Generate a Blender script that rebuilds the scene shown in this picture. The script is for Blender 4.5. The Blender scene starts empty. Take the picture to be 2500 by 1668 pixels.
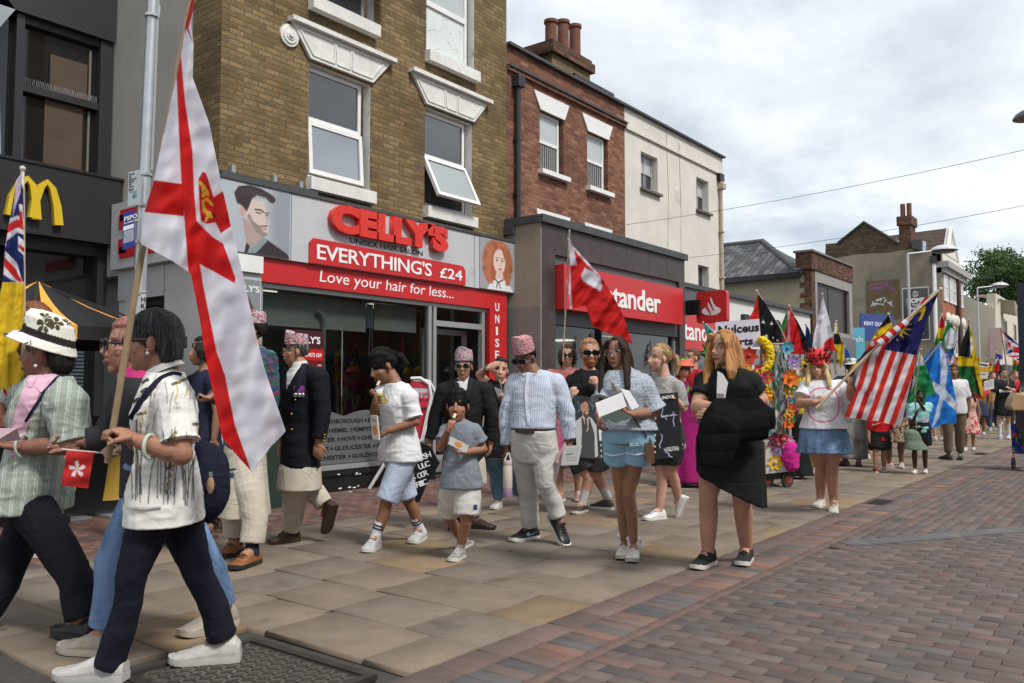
import bpy, math, random
import numpy as np
from mathutils import Vector
rnd = random.Random(7); RS = np.random.RandomState(5)
S = bpy.context.scene; COL = S.collection
# ---------------- camera, world, sun, exposure ----------------
FL = 2046.0; PIT = math.atan(116/FL); YAW = math.radians(37.6); HC = 1.27
F0 = np.array([math.cos(YAW), math.sin(YAW), 0]); RT = np.array([math.sin(YAW), -math.cos(YAW), 0]); ZU = np.array([0, 0, 1.])
FW = F0*math.cos(PIT)+ZU*math.sin(PIT); UP = -F0*math.sin(PIT)+ZU*math.cos(PIT); CP = np.array([0, 0, HC])
cam = bpy.data.cameras.new('camera'); camo = bpy.data.objects.new('camera', cam); COL.objects.link(camo)
cam.sensor_width = 36; cam.lens = 36*FL/2500; cam.clip_end = 2000; cam.clip_start = 0.05
camo.location = CP; camo.rotation_euler = (math.pi/2+PIT, 0, YAW-math.pi/2)
S.camera = camo
SUN_EL = 52; SUN_AZ = -98   # azimuth measured from +X towards +Y
W = bpy.data.worlds.new('World'); S.world = W; W.use_nodes = True
def world():
    nt = W.node_tree; nt.nodes.clear(); N = nt.nodes.new; L = nt.links.new
    out = N('ShaderNodeOutputWorld'); bg = N('ShaderNodeBackground'); bg.inputs[1].default_value = 0.11
    sky = N('ShaderNodeTexSky'); sky.sky_type = 'NISHITA'; sky.sun_disc = False
    sky.sun_elevation = math.radians(SUN_EL); sky.sun_rotation = math.radians(90-SUN_AZ)
    tc = N('ShaderNodeTexCoord'); sep = N('ShaderNodeSeparateXYZ'); L(tc.outputs['Generated'], sep.inputs[0])
    # flatten the clouds towards the horizon: divide by height
    ma = N('ShaderNodeMath'); ma.operation = 'ADD'; ma.inputs[1].default_value = .28; L(sep.outputs[2], ma.inputs[0])
    mx = N('ShaderNodeMath'); mx.operation = 'MAXIMUM'; mx.inputs[1].default_value = .05; L(ma.outputs[0], mx.inputs[0])
    dv = N('ShaderNodeVectorMath'); dv.operation = 'DIVIDE'; L(tc.outputs['Generated'], dv.inputs[0])
    cb = N('ShaderNodeCombineXYZ'); [L(mx.outputs[0], cb.inputs[i]) for i in range(3)]; L(cb.outputs[0], dv.inputs[1])
    def noise(sc, det, off, dist=.3):
        mp = N('ShaderNodeMapping'); mp.inputs['Location'].default_value = off; L(dv.outputs[0], mp.inputs[0])
        n = N('ShaderNodeTexNoise'); n.inputs['Scale'].default_value = sc; n.inputs['Detail'].default_value = det
        n.inputs['Distortion'].default_value = dist; n.inputs['Roughness'].default_value = .56; L(mp.outputs[0], n.inputs[0]); return n
    n1 = noise(2.0, 6, (3.1, 1.7, .4), .12); n2 = noise(1.0, 4, (7.2, 4.3, 2.0), .1)
    r1 = N('ShaderNodeValToRGB'); e = r1.color_ramp.elements
    e[0].position = .30; e[0].color = (3.9, 4.4, 4.95, 1); e[1].position = .62; e[1].color = (7.9, 8.0, 8.1, 1)
    m_ = e.new(.46); m_.color = (6.3, 6.55, 6.8, 1)
    L(n1.outputs[0], r1.inputs[0])
    r2 = N('ShaderNodeValToRGB'); e = r2.color_ramp.elements
    e[0].position = .33; e[0].color = (.66, .7, .745, 1); e[1].position = .62; e[1].color = (1.08, 1.08, 1.08, 1); L(n2.outputs[0], r2.inputs[0])
    mu = N('ShaderNodeMixRGB'); mu.blend_type = 'MULTIPLY'; mu.inputs[0].default_value = 1; L(r1.outputs[0], mu.inputs[1]); L(r2.outputs[0], mu.inputs[2])
    mk_ = N('ShaderNodeMixRGB'); mk_.inputs[0].default_value = .93; L(sky.outputs[0], mk_.inputs[1]); L(mu.outputs[0], mk_.inputs[2])
    L(mk_.outputs[0], bg.inputs[0]); L(bg.outputs[0], out.inputs[0])
world()
sl = bpy.data.lights.new('sun', 'SUN'); so = bpy.data.objects.new('sun', sl); COL.objects.link(so)
sl.energy = 2.5; sl.angle = math.radians(11); sl.color = (1, .96, .9)
sd = Vector((math.cos(math.radians(SUN_EL))*math.cos(math.radians(SUN_AZ)), math.cos(math.radians(SUN_EL))*math.sin(math.radians(SUN_AZ)), math.sin(math.radians(SUN_EL))))
so.rotation_euler = sd.to_track_quat('Z', 'Y').to_euler(); so.location = (5, -15, 20)
S.view_settings.view_transform = 'Standard'; S.view_settings.look = 'None'; S.view_settings.exposure = 0.5; S.view_settings.gamma = 1
S.render.engine = 'CYCLES'; S.cycles.max_bounces = 6; S.cycles.transparent_max_bounces = 12

# ---------------- helpers ----------------
def A(*p): return np.array(p, float)
def ray(px, py): return FW+RT*(px-1250)/FL-UP*(py-834)/FL
def onY(px, py, Y): r = ray(px, py); return CP+r*(Y/r[1])
def onX(px, py, X): r = ray(px, py); return CP+r*(X/r[0])
def onZ(px, py, z=0.): r = ray(px, py); return CP+r*((z-HC)/r[2])
def at(px, py, d): return CP+ray(px, py)*d
def gd(px, py): return float((onZ(px, py)-CP)@FW)      # camera depth of a ground point
def nrm(v): v = np.asarray(v, float); return v/max(np.linalg.norm(v), 1e-9)
MATS = {}
def lin(c):
    c = np.asarray(c, float); return tuple(np.where(c <= .04045, c/12.92, ((c+.055)/1.055)**2.4))
def hx(s): return lin([int(s[i:i+2], 16)/255 for i in (0, 2, 4)])
def mat(name, col=None, rough=.7, var=.12, vs=6., bump=0., bs=60., metal=0., attr=False, spec=.4, sss=0., sheen=0., emit=0., alpha=1., trans=0., dirt=None, stretch=None, spots=None, fold=0.):
    if name in MATS: return MATS[name]
    m = bpy.data.materials.new(name); m.use_nodes = True; nt = m.node_tree; N = nt.nodes.new; L = nt.links.new
    b = nt.nodes['Principled BSDF']; b.inputs['Roughness'].default_value = rough; b.inputs['Metallic'].default_value = metal
    b.inputs['Specular IOR Level'].default_value = spec
    tc = N('ShaderNodeTexCoord'); src = tc.outputs['Object']
    if stretch:
        mp = N('ShaderNodeMapping'); mp.inputs['Scale'].default_value = stretch; L(src, mp.inputs[0]); src = mp.outputs[0]
    if attr:
        a = N('ShaderNodeAttribute'); a.attribute_name = 'Col'; cs = a.outputs['Color']
    else:
        a = N('ShaderNodeRGB'); a.outputs[0].default_value = (*col, 1); cs = a.outputs[0]
    if var > 0:
        n = N('ShaderNodeTexNoise'); n.inputs['Scale'].default_value = vs; n.inputs['Detail'].default_value = 5; n.inputs['Roughness'].default_value = .65; L(src, n.inputs[0])
        r = N('ShaderNodeMapRange'); r.inputs[1].default_value = .25; r.inputs[2].default_value = .75; r.inputs[3].default_value = 1-var; r.inputs[4].default_value = 1+var; L(n.outputs[0], r.inputs[0])
        v = N('ShaderNodeVectorMath'); v.operation = 'SCALE'; L(cs, v.inputs[0]); L(r.outputs[0], v.inputs[3]); cs = v.outputs[0]
    if dirt:   # (colour, scale, threshold)
        n = N('ShaderNodeTexNoise'); n.inputs['Scale'].default_value = dirt[1]; n.inputs['Detail'].default_value = 8; n.inputs['Roughness'].default_value = .7; L(src, n.inputs[0])
        r = N('ShaderNodeMapRange'); r.inputs[1].default_value = dirt[2]; r.inputs[2].default_value = dirt[2]+.16; r.inputs[4].default_value = .85; L(n.outputs[0], r.inputs[0])
        x = N('ShaderNodeMixRGB'); L(r.outputs[0], x.inputs[0]); L(cs, x.inputs[1]); x.inputs[2].default_value = (*dirt[0], 1); cs = x.outputs[0]
    if spots:
        n = N('ShaderNodeTexVoronoi'); n.inputs['Scale'].default_value = spots; L(src, n.inputs[0]); r = N('ShaderNodeMapRange'); r.inputs[1].default_value = .05; r.inputs[2].default_value = .09; r.inputs[3].default_value = .55; r.inputs[4].default_value = 1.; L(n.outputs['Distance'], r.inputs[0]); v = N('ShaderNodeVectorMath'); v.operation = 'SCALE'; L(cs, v.inputs[0]); L(r.outputs[0], v.inputs[3]); cs = v.outputs[0]
    L(cs, b.inputs['Base Color'])
    if bump > 0:
        n = N('ShaderNodeTexNoise'); n.inputs['Scale'].default_value = bs; n.inputs['Detail'].default_value = 3; L(src, n.inputs[0])
        bp = N('ShaderNodeBump'); bp.inputs['Strength'].default_value = bump; bp.inputs['Distance'].default_value = .01; L(n.outputs[0], bp.inputs['Height']); L(bp.outputs[0], b.inputs['Normal'])
    if fold:   # soft creases of the cloth
        mp = N('ShaderNodeMapping'); mp.inputs['Scale'].default_value = (1, 1, 1.5); L(tc.outputs['Object'], mp.inputs[0]); n = N('ShaderNodeTexNoise'); n.inputs['Scale'].default_value = 3.4; n.inputs['Detail'].default_value = 2; n.inputs['Distortion'].default_value = .9; L(mp.outputs[0], n.inputs[0])
        q = N('ShaderNodeMath'); q.operation = 'PINGPONG'; q.inputs[1].default_value = .11; L(n.outputs[0], q.inputs[0]); b2 = N('ShaderNodeBump'); b2.inputs['Strength'].default_value = fold; b2.inputs['Distance'].default_value = .1; L(q.outputs[0], b2.inputs['Height'])
        old = b.inputs['Normal'].links
        if old: L(b2.outputs[0], [k for k in nt.nodes if k.type == 'BUMP' and k != b2][0].inputs['Normal'])
        else: L(b2.outputs[0], b.inputs['Normal'])
    if sss: b.inputs['Subsurface Weight'].default_value = sss; b.inputs['Subsurface Radius'].default_value = (.012, .005, .003); b.inputs['Subsurface Scale'].default_value = 1.
    if sheen: b.inputs['Sheen Weight'].default_value = sheen
    if emit: L(cs, b.inputs['Emission Color']); b.inputs['Emission Strength'].default_value = emit
    if trans:   # thin cloth that lets some light through
        t = N('ShaderNodeBsdfTranslucent'); L(cs, t.inputs[0]); mxs = N('ShaderNodeMixShader'); mxs.inputs[0].default_value = trans
        o = [k for k in nt.nodes if k.type == 'OUTPUT_MATERIAL'][0]; L(b.outputs[0], mxs.inputs[1]); L(t.outputs[0], mxs.inputs[2]); L(mxs.outputs[0], o.inputs[0])
    MATS[name] = m; return m
def brickmat(name, c1, c2, mortar, bw=.19, bh=.06, ms=.008, stain=(.05, .04, .03), st=.6, bumpd=.006):
    if name in MATS: return MATS[name]
    m = bpy.data.materials.new(name); m.use_nodes = True; nt = m.node_tree; N = nt.nodes.new; L = nt.links.new
    b = nt.nodes['Principled BSDF']; b.inputs['Roughness'].default_value = .9; b.inputs['Specular IOR Level'].default_value = .2
    uv = N('ShaderNodeUVMap'); uv.uv_map = 'UVMap'
    nw = N('ShaderNodeTexNoise'); nw.inputs['Scale'].default_value = 9; L(uv.outputs[0], nw.inputs[0])
    ad = N('ShaderNodeVectorMath'); ad.operation = 'MULTIPLY_ADD'; ad.inputs[1].default_value = (.012, .012, 0); L(nw.outputs['Color'], ad.inputs[0]); L(uv.outputs[0], ad.inputs[2])
    t = N('ShaderNodeTexBrick'); L(ad.outputs[0], t.inputs[0]); t.offset = .5
    for k, v in (('Scale', 1.), ('Mortar Size', ms), ('Mortar Smooth', .4), ('Bias', 0.), ('Brick Width', bw), ('Row Height', bh)): t.inputs[k].default_value = v
    t.inputs['Color1'].default_value = (0, 0, 0, 1); t.inputs['Color2'].default_value = (1, 1, 1, 1); t.inputs['Mortar'].default_value = (.5, .5, .5, 1)
    r = N('ShaderNodeValToRGB'); e = r.color_ramp.elements; e[0].color = (*c1, 1); e[1].color = (*c2, 1)
    k = e.new(.5); k.color = (*[(x*.75+y*.25)*1.1 for x, y in zip(c1, c2)], 1); L(t.outputs['Color'], r.inputs[0])
    mm = N('ShaderNodeMixRGB'); L(t.outputs['Fac'], mm.inputs[0]); L(r.outputs[0], mm.inputs[1]); mm.inputs[2].default_value = (*mortar, 1)
    n = N('ShaderNodeTexNoise'); n.inputs['Scale'].default_value = 1.1; n.inputs['Detail'].default_value = 9; n.inputs['Roughness'].default_value = .72; L(uv.outputs[0], n.inputs[0])
    mr = N('ShaderNodeMapRange'); mr.inputs[1].default_value = .46; mr.inputs[2].default_value = .72; mr.inputs[4].default_value = st; L(n.outputs[0], mr.inputs[0])
    m2 = N('ShaderNodeMixRGB'); L(mr.outputs[0], m2.inputs[0]); L(mm.outputs[0], m2.inputs[1]); m2.inputs[2].default_value = (*stain, 1)
    nf = N('ShaderNodeTexNoise'); nf.inputs['Scale'].default_value = 45; nf.inputs['Detail'].default_value = 5; L(uv.outputs[0], nf.inputs[0])
    mf = N('ShaderNodeMapRange'); mf.inputs[1].default_value = .3; mf.inputs[2].default_value = .7; mf.inputs[3].default_value = .7; mf.inputs[4].default_value = 1.3; L(nf.outputs[0], mf.inputs[0])
    sc = N('ShaderNodeVectorMath'); sc.operation = 'SCALE'; L(m2.outputs[0], sc.inputs[0]); L(mf.outputs[0], sc.inputs[3]); L(sc.outputs[0], b.inputs['Base Color'])
    h = N('ShaderNodeMath'); h.operation = 'MULTIPLY_ADD'; h.inputs[1].default_value = -1.; L(t.outputs['Fac'], h.inputs[0]); L(nf.outputs[0], h.inputs[2])
    bp = N('ShaderNodeBump'); bp.inputs['Strength'].default_value = .8; bp.inputs['Distance'].default_value = bumpd; L(h.outputs[0], bp.inputs['Height']); L(bp.outputs[0], b.inputs['Normal'])
    MATS[name] = m; return m
def glassmat(name, tint=(.9, .95, .95), ior=1.6, haze=0.):
    if name in MATS: return MATS[name]
    m = bpy.data.materials.new(name); m.use_nodes = True; nt = m.node_tree; nt.nodes.clear(); N = nt.nodes.new; L = nt.links.new
    o = N('ShaderNodeOutputMaterial'); t = N('ShaderNodeBsdfTransparent'); t.inputs[0].default_value = (*tint, 1); g = N('ShaderNodeBsdfGlossy'); g.inputs['Roughness'].default_value = .02
    lw = N('ShaderNodeLayerWeight'); pw = N('ShaderNodeMath'); pw.operation = 'POWER'; pw.inputs[1].default_value = 4; L(lw.outputs['Facing'], pw.inputs[0]); f = N('ShaderNodeMath'); f.operation = 'MULTIPLY_ADD'; f.inputs[1].default_value = .8; f.inputs[2].default_value = (ior-1)*.1; L(pw.outputs[0], f.inputs[0]); mx = N('ShaderNodeMixShader'); L(f.outputs[0], mx.inputs[0]); L(t.outputs[0], mx.inputs[1]); L(g.outputs[0], mx.inputs[2]); L(mx.outputs[0], o.inputs[0])
    MATS[name] = m; return m
def mesh(name, V, F, m=None, parent=None, cols=None, smooth=False, uv=False, loc=None, sharp=None):
    me = bpy.data.meshes.new(name); V = np.asarray(V, float)
    me.from_pydata(V.tolist(), [], [tuple(int(i) for i in f) for f in F]) if not isinstance(F, np.ndarray) else fast(me, V, F)
    if m is not None:
        for k in (m if isinstance(m, (list, tuple)) else [m]): me.materials.append(k)
    if cols is not None:
        ca = me.color_attributes.new('Col', 'FLOAT_COLOR', 'POINT'); c = np.ones((len(V), 4), np.float32); c[:, :3] = np.asarray(cols)[:, :3]; ca.data.foreach_set('color', c.ravel())
    if smooth: me.polygons.foreach_set('use_smooth', [True]*len(me.polygons))
    if sharp is not None and smooth: me.set_sharp_from_angle(angle=math.radians(sharp))
    if uv: boxuv(me)
    o = bpy.data.objects.new(name, me); COL.objects.link(o)
    if parent is not None:
        o.parent = parent
        if parent.name in EMPINV: o.matrix_parent_inverse = EMPINV[parent.name]
    return o
def fast(me, V, F):
    n, k = F.shape; me.vertices.add(len(V)); me.vertices.foreach_set('co', V.astype(np.float32).ravel()); me.loops.add(n*k); me.loops.foreach_set('vertex_index', F.astype(np.int32).ravel())
    me.polygons.add(n); me.polygons.foreach_set('loop_start', np.arange(n, dtype=np.int32)*k); me.update(calc_edges=True); me.validate()
def boxuv(me):
    u = me.uv_layers.new(name='UVMap'); nl = len(me.loops); vi = np.empty(nl, np.int32); me.loops.foreach_get('vertex_index', vi)
    co = np.empty(len(me.vertices)*3, np.float32); me.vertices.foreach_get('co', co); co = co.reshape(-1, 3)[vi]
    pn = np.empty(len(me.polygons)*3, np.float32); me.polygons.foreach_get('normal', pn); pn = np.abs(pn.reshape(-1, 3)); lt = np.empty(len(me.polygons), np.int32); me.polygons.foreach_get('loop_total', lt)
    ax = np.repeat(np.argmax(pn*A(1, 1, .9), 1), lt); out = np.where((ax == 0)[:, None], co[:, [1, 2]], np.where((ax == 1)[:, None], co[:, [0, 2]], co[:, [0, 1]]))
    u.data.foreach_set('uv', out.astype(np.float32).ravel())
EMPINV = {}
def tag(o, label=None, cat=None, group=None, kind=None):
    for k, v in (('label', label), ('category', cat), ('group', group), ('kind', kind)):
        if v: o[k] = v
    return o
def empty(name, loc, label=None, cat=None, group=None):
    o = bpy.data.objects.new(name, None); COL.objects.link(o); o.location = tuple(float(x) for x in loc); o.empty_display_size = .1
    from mathutils import Matrix
    EMPINV[o.name] = Matrix.Translation(o.location).inverted(); return tag(o, label, cat, group)
class MB:
    def __init__(s): s.V = []; s.F = []; s.C = []; s.n = 0; s.FM = []
    def add(s, V, F, col=None, mi=0):
        V = np.asarray(V, float).reshape(-1, 3); s.V.append(V); s.F += [tuple(i+s.n for i in f) for f in F]; s.FM += [mi]*len(F)
        s.C.append(np.tile(np.asarray(col if col is not None else (1, 1, 1), float), (len(V), 1))); s.n += len(V); return s
    def box(s, lo, hi, col=None, mi=0):
        x0, y0, z0 = lo; x1, y1, z1 = hi
        return s.add([(x0, y0, z0), (x1, y0, z0), (x1, y1, z0), (x0, y1, z0), (x0, y0, z1), (x1, y0, z1), (x1, y1, z1), (x0, y1, z1)],
                     [(3, 2, 1, 0), (4, 5, 6, 7), (0, 1, 5, 4), (1, 2, 6, 5), (2, 3, 7, 6), (3, 0, 4, 7)], col, mi)
    def hexa(s, P, col=None, mi=0):     # 8 corners: bottom ring then top ring
        return s.add(P, [(3, 2, 1, 0), (4, 5, 6, 7), (0, 1, 5, 4), (1, 2, 6, 5), (2, 3, 7, 6), (3, 0, 4, 7)], col, mi)
    def bar(s, a, b, w, h, up=(0, 0, 1), col=None):
        a = np.asarray(a, float); b = np.asarray(b, float); d = nrm(b-a); x = nrm(np.cross(d, up)); y = np.cross(x, d)
        return s.hexa([p+x*i*w/2+y*j*h/2 for p in (a, b) for i, j in ((-1, -1), (1, -1), (1, 1), (-1, 1))], col)
    def loft(s, rings, cap=True, col=None, closed=True, mi=0):
        R = [np.asarray(r, float) for r in rings]; n = len(R[0]); F = []; V = np.concatenate(R)
        for i in range(len(R)-1):
            for j in range(n if closed else n-1):
                k = (j+1) % n; F.append((i*n+j, i*n+k, (i+1)*n+k, (i+1)*n+j))
        if cap: F.append(tuple(range(n))[::-1]); F.append(tuple((len(R)-1)*n+j for j in range(n)))
        return s.add(V, F, col, mi)
    def tube(s, P, r, n=10, col=None, flat=1., up=(0, 0, 1), cap=True):
        P = [np.asarray(p, float) for p in P]; r = [r]*len(P) if np.isscalar(r) else r; R = []; ref = None
        for i, p in enumerate(P):
            d = nrm(P[min(i+1, len(P)-1)]-P[max(i-1, 0)])
            if ref is None: ref = np.asarray(up, float); ref = ref if abs(ref@d) < .95 else A(1, 0, 0)
            x = nrm(np.cross(d, ref)); y = np.cross(x, d); ref = y
            R.append([p+(x*math.cos(t)+y*math.sin(t)*flat)*r[i] for t in np.linspace(0, 2*math.pi, n, endpoint=False)])
        return s.loft(R, cap, col)
    def ell(s, c, rx, ry=None, rz=None, ax=None, n=12, m=8, col=None):
        ry = ry or rx; rz = rz or rx; ax = np.eye(3) if ax is None else np.asarray(ax); c = np.asarray(c, float); R = []
        for i in range(m+1):
            t = math.pi*(i/m); t = min(max(t, .03), math.pi-.03)
            R.append([c+ax[0]*rx*math.sin(t)*math.cos(p)+ax[1]*ry*math.sin(t)*math.sin(p)-ax[2]*rz*math.cos(t) for p in np.linspace(0, 2*math.pi, n, endpoint=False)])
        return s.loft(R, True, col)
    def prism(s, poly, o, x, y, depth, col=None):       # 2-D outline extruded along x cross y
        o, x, y = (np.asarray(k, float) for k in (o, x, y)); z = nrm(np.cross(x, y)); a = [o+x*p[0]+y*p[1] for p in poly]
        return s.loft([a, [p+z*depth for p in a]], True, col)
    def make(s, name, m, parent=None, smooth=False, uv=False, sharp=40):
        V = np.concatenate(s.V) if s.V else np.zeros((0, 3)); cols = np.concatenate(s.C)
        o = mesh(name, V, s.F, m, parent, cols, smooth, uv, sharp=sharp)
        if max(s.FM, default=0): o.data.polygons.foreach_set('material_index', s.FM)
        return o
DG = None
def modded(o, *mods):       # apply modifiers by reading the evaluated mesh back
    for t, kw in mods:
        md = o.modifiers.new(t, t)
        for k, v in kw.items(): setattr(md, k, v)
    dg = bpy.context.evaluated_depsgraph_get(); dg.update(); me = bpy.data.meshes.new_from_object(o.evaluated_get(dg)); old = o.data; o.modifiers.clear(); o.data = me; me.name = old.name; bpy.data.meshes.remove(old); return o
def text(name, body, o, x, y, w, h, m, parent=None, ext=.004, bold=0., depth=0., spacing=1., align='L', cols=None):
    cu = bpy.data.curves.new('lettering', 'FONT'); cu.body = body; cu.size = 1; cu.offset = bold; cu.extrude = .5; cu.space_character = spacing; cu.resolution_u = 3
    ob = bpy.data.objects.new('lettering', cu); COL.objects.link(ob); dg = bpy.context.evaluated_depsgraph_get(); dg.update(); me = bpy.data.meshes.new_from_object(ob.evaluated_get(dg))
    COL.objects.unlink(ob); bpy.data.objects.remove(ob); bpy.data.curves.remove(cu)
    n = len(me.vertices); co = np.empty(n*3, np.float32); me.vertices.foreach_get('co', co); co = co.reshape(-1, 3).astype(float); lo = co.min(0); sz = co.max(0)-lo
    w = w or h*sz[0]/sz[1]; h = h or w*sz[1]/sz[0]; o = np.asarray(o, float); x = nrm(x); y = nrm(y); z = np.cross(x, y); q = (co-lo)/np.maximum(sz, 1e-6)
    P = o+q[:, :1]*w*x+q[:, 1:2]*h*y+(q[:, 2:]*ext+depth)*z; me.vertices.foreach_set('co', P.astype(np.float32).ravel()); me.materials.clear(); me.materials.append(m); me.name = name; me.update()
    ob = bpy.data.objects.new(name, me); COL.objects.link(ob)
    if parent is not None:
        ob.parent = parent
        if parent.name in EMPINV: ob.matrix_parent_inverse = EMPINV[parent.name]
    return ob
# a small painter for printed panels and cloth: colours on a grid
class Paint:
    def __init__(s, w, h, bg): s.w = w; s.h = h; s.c = np.tile(np.asarray(bg, float), (h, w, 1)); s.X, s.Y = np.meshgrid((np.arange(w)+.5)/w, (np.arange(h)+.5)/h)
    def put(s, mask, col, a=1.): mask = np.clip(mask, 0, 1)[..., None]*a; s.c = s.c*(1-mask)+np.asarray(col, float)*mask; return s
    def ell(s, cx, cy, rx, ry, col, rot=0., soft=.06, a=1.):
        t = math.radians(rot); dx = s.X-cx; dy = s.Y-cy; u = (dx*math.cos(t)+dy*math.sin(t))/rx; v = (-dx*math.sin(t)+dy*math.cos(t))/ry
        return s.put((1-np.sqrt(u*u+v*v))/soft+.5, col, a)
    def poly(s, P, col, a=1.):
        ins = np.zeros(s.X.shape, bool); n = len(P)
        for i in range(n):
            (x0, y0), (x1, y1) = P[i], P[(i+1) % n]
            if y0 == y1: continue
            c = ((y0 > s.Y) != (y1 > s.Y)) & (s.X < (x1-x0)*(s.Y-y0)/(y1-y0)+x0); ins ^= c
        return s.put(ins.astype(float), col, a)
    def line(s, P, wd, col, a=1., asp=1.):
        for (x0, y0), (x1, y1) in zip(P[:-1], P[1:]):
            dx, dy = (x1-x0)*asp, y1-y0; L2 = dx*dx+dy*dy+1e-12; t = np.clip(((s.X-x0)*asp*dx+(s.Y-y0)*dy)/L2, 0, 1)
            d = np.hypot((s.X-x0)*asp-t*dx, s.Y-y0-t*dy); s.put((wd-d)/(wd*.5)+.5, col, a)
        return s
    def blur(s, n=1):
        for _ in range(n):
            for ax in (0, 1): s.c = (np.roll(s.c, 1, ax)+2*s.c+np.roll(s.c, -1, ax))/4
        return s
    def star(s, cx, cy, r, col, rot=0., asp=1., n=5, inner=.42):
        return s.poly([(cx+(r if i % 2 == 0 else r*inner)*math.sin(math.pi*i/n+rot)/asp, cy-(r if i % 2 == 0 else r*inner)*math.cos(math.pi*i/n+rot)) for i in range(2*n)], col)
def surf(name, P, pt, m, parent=None, thick=0.):      # P: (h,w,3) positions of a sheet coloured by painter pt of the same size
    h, w = P.shape[:2]; i = np.arange(h*w).reshape(h, w); F = np.stack([i[:-1, :-1], i[1:, :-1], i[1:, 1:], i[:-1, 1:]], -1).reshape(-1, 4); V = P.reshape(-1, 3); C = pt.c.reshape(-1, 3)
    if thick:
        du = np.gradient(P, axis=1); dv = np.gradient(P, axis=0); nn = np.cross(du, dv); nn /= np.maximum(np.linalg.norm(nn, axis=-1, keepdims=True), 1e-9)
        b = np.concatenate([i[0], i[1:, -1], i[-1, -2::-1], i[-2:0:-1, 0]]); k = h*w; V = np.concatenate([V, (P-nn*thick).reshape(-1, 3)]); C = np.concatenate([C, C])
        b2 = np.roll(b, -1); F = np.concatenate([F, F[:, ::-1]+k, np.stack([b, b2, b2+k, b+k], -1)])
    return mesh(name, V, F, m, parent, C, True, sharp=60)
def panel(name, o, x, y, w, h, pt, m, parent=None, thick=.004):
    o, x, y = (np.asarray(k, float) for k in (o, x, y)); g = o+(np.linspace(0, 1, pt.w)*w)[None, :, None]*x+(np.linspace(1, 0, pt.h)*h)[:, None, None]*y
    return surf(name, g, pt, m, parent, thick)
def vnoise(P, seed=0):      # smooth 3-D value noise, vectorised, in -1..1
    P = np.asarray(P, float); i = np.floor(P).astype(np.int64); f = P-i; f = f*f*(3-2*f); r = 0
    for dx in (0, 1):
        for dy in (0, 1):
            for dz in (0, 1):
                q = i+A(dx, dy, dz).astype(np.int64); hsh = (q[..., 0]*374761393+q[..., 1]*668265263+q[..., 2]*2147483647+seed*974634) & 0x7fffffff; hsh = (hsh ^ (hsh >> 13))*1274126177 & 0x7fffffff
                r = r+((hsh ^ (hsh >> 16)) % 20001/10000.-1)*(f[..., 0] if dx else 1-f[..., 0])*(f[..., 1] if dy else 1-f[..., 1])*(f[..., 2] if dz else 1-f[..., 2])
    return r
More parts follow.
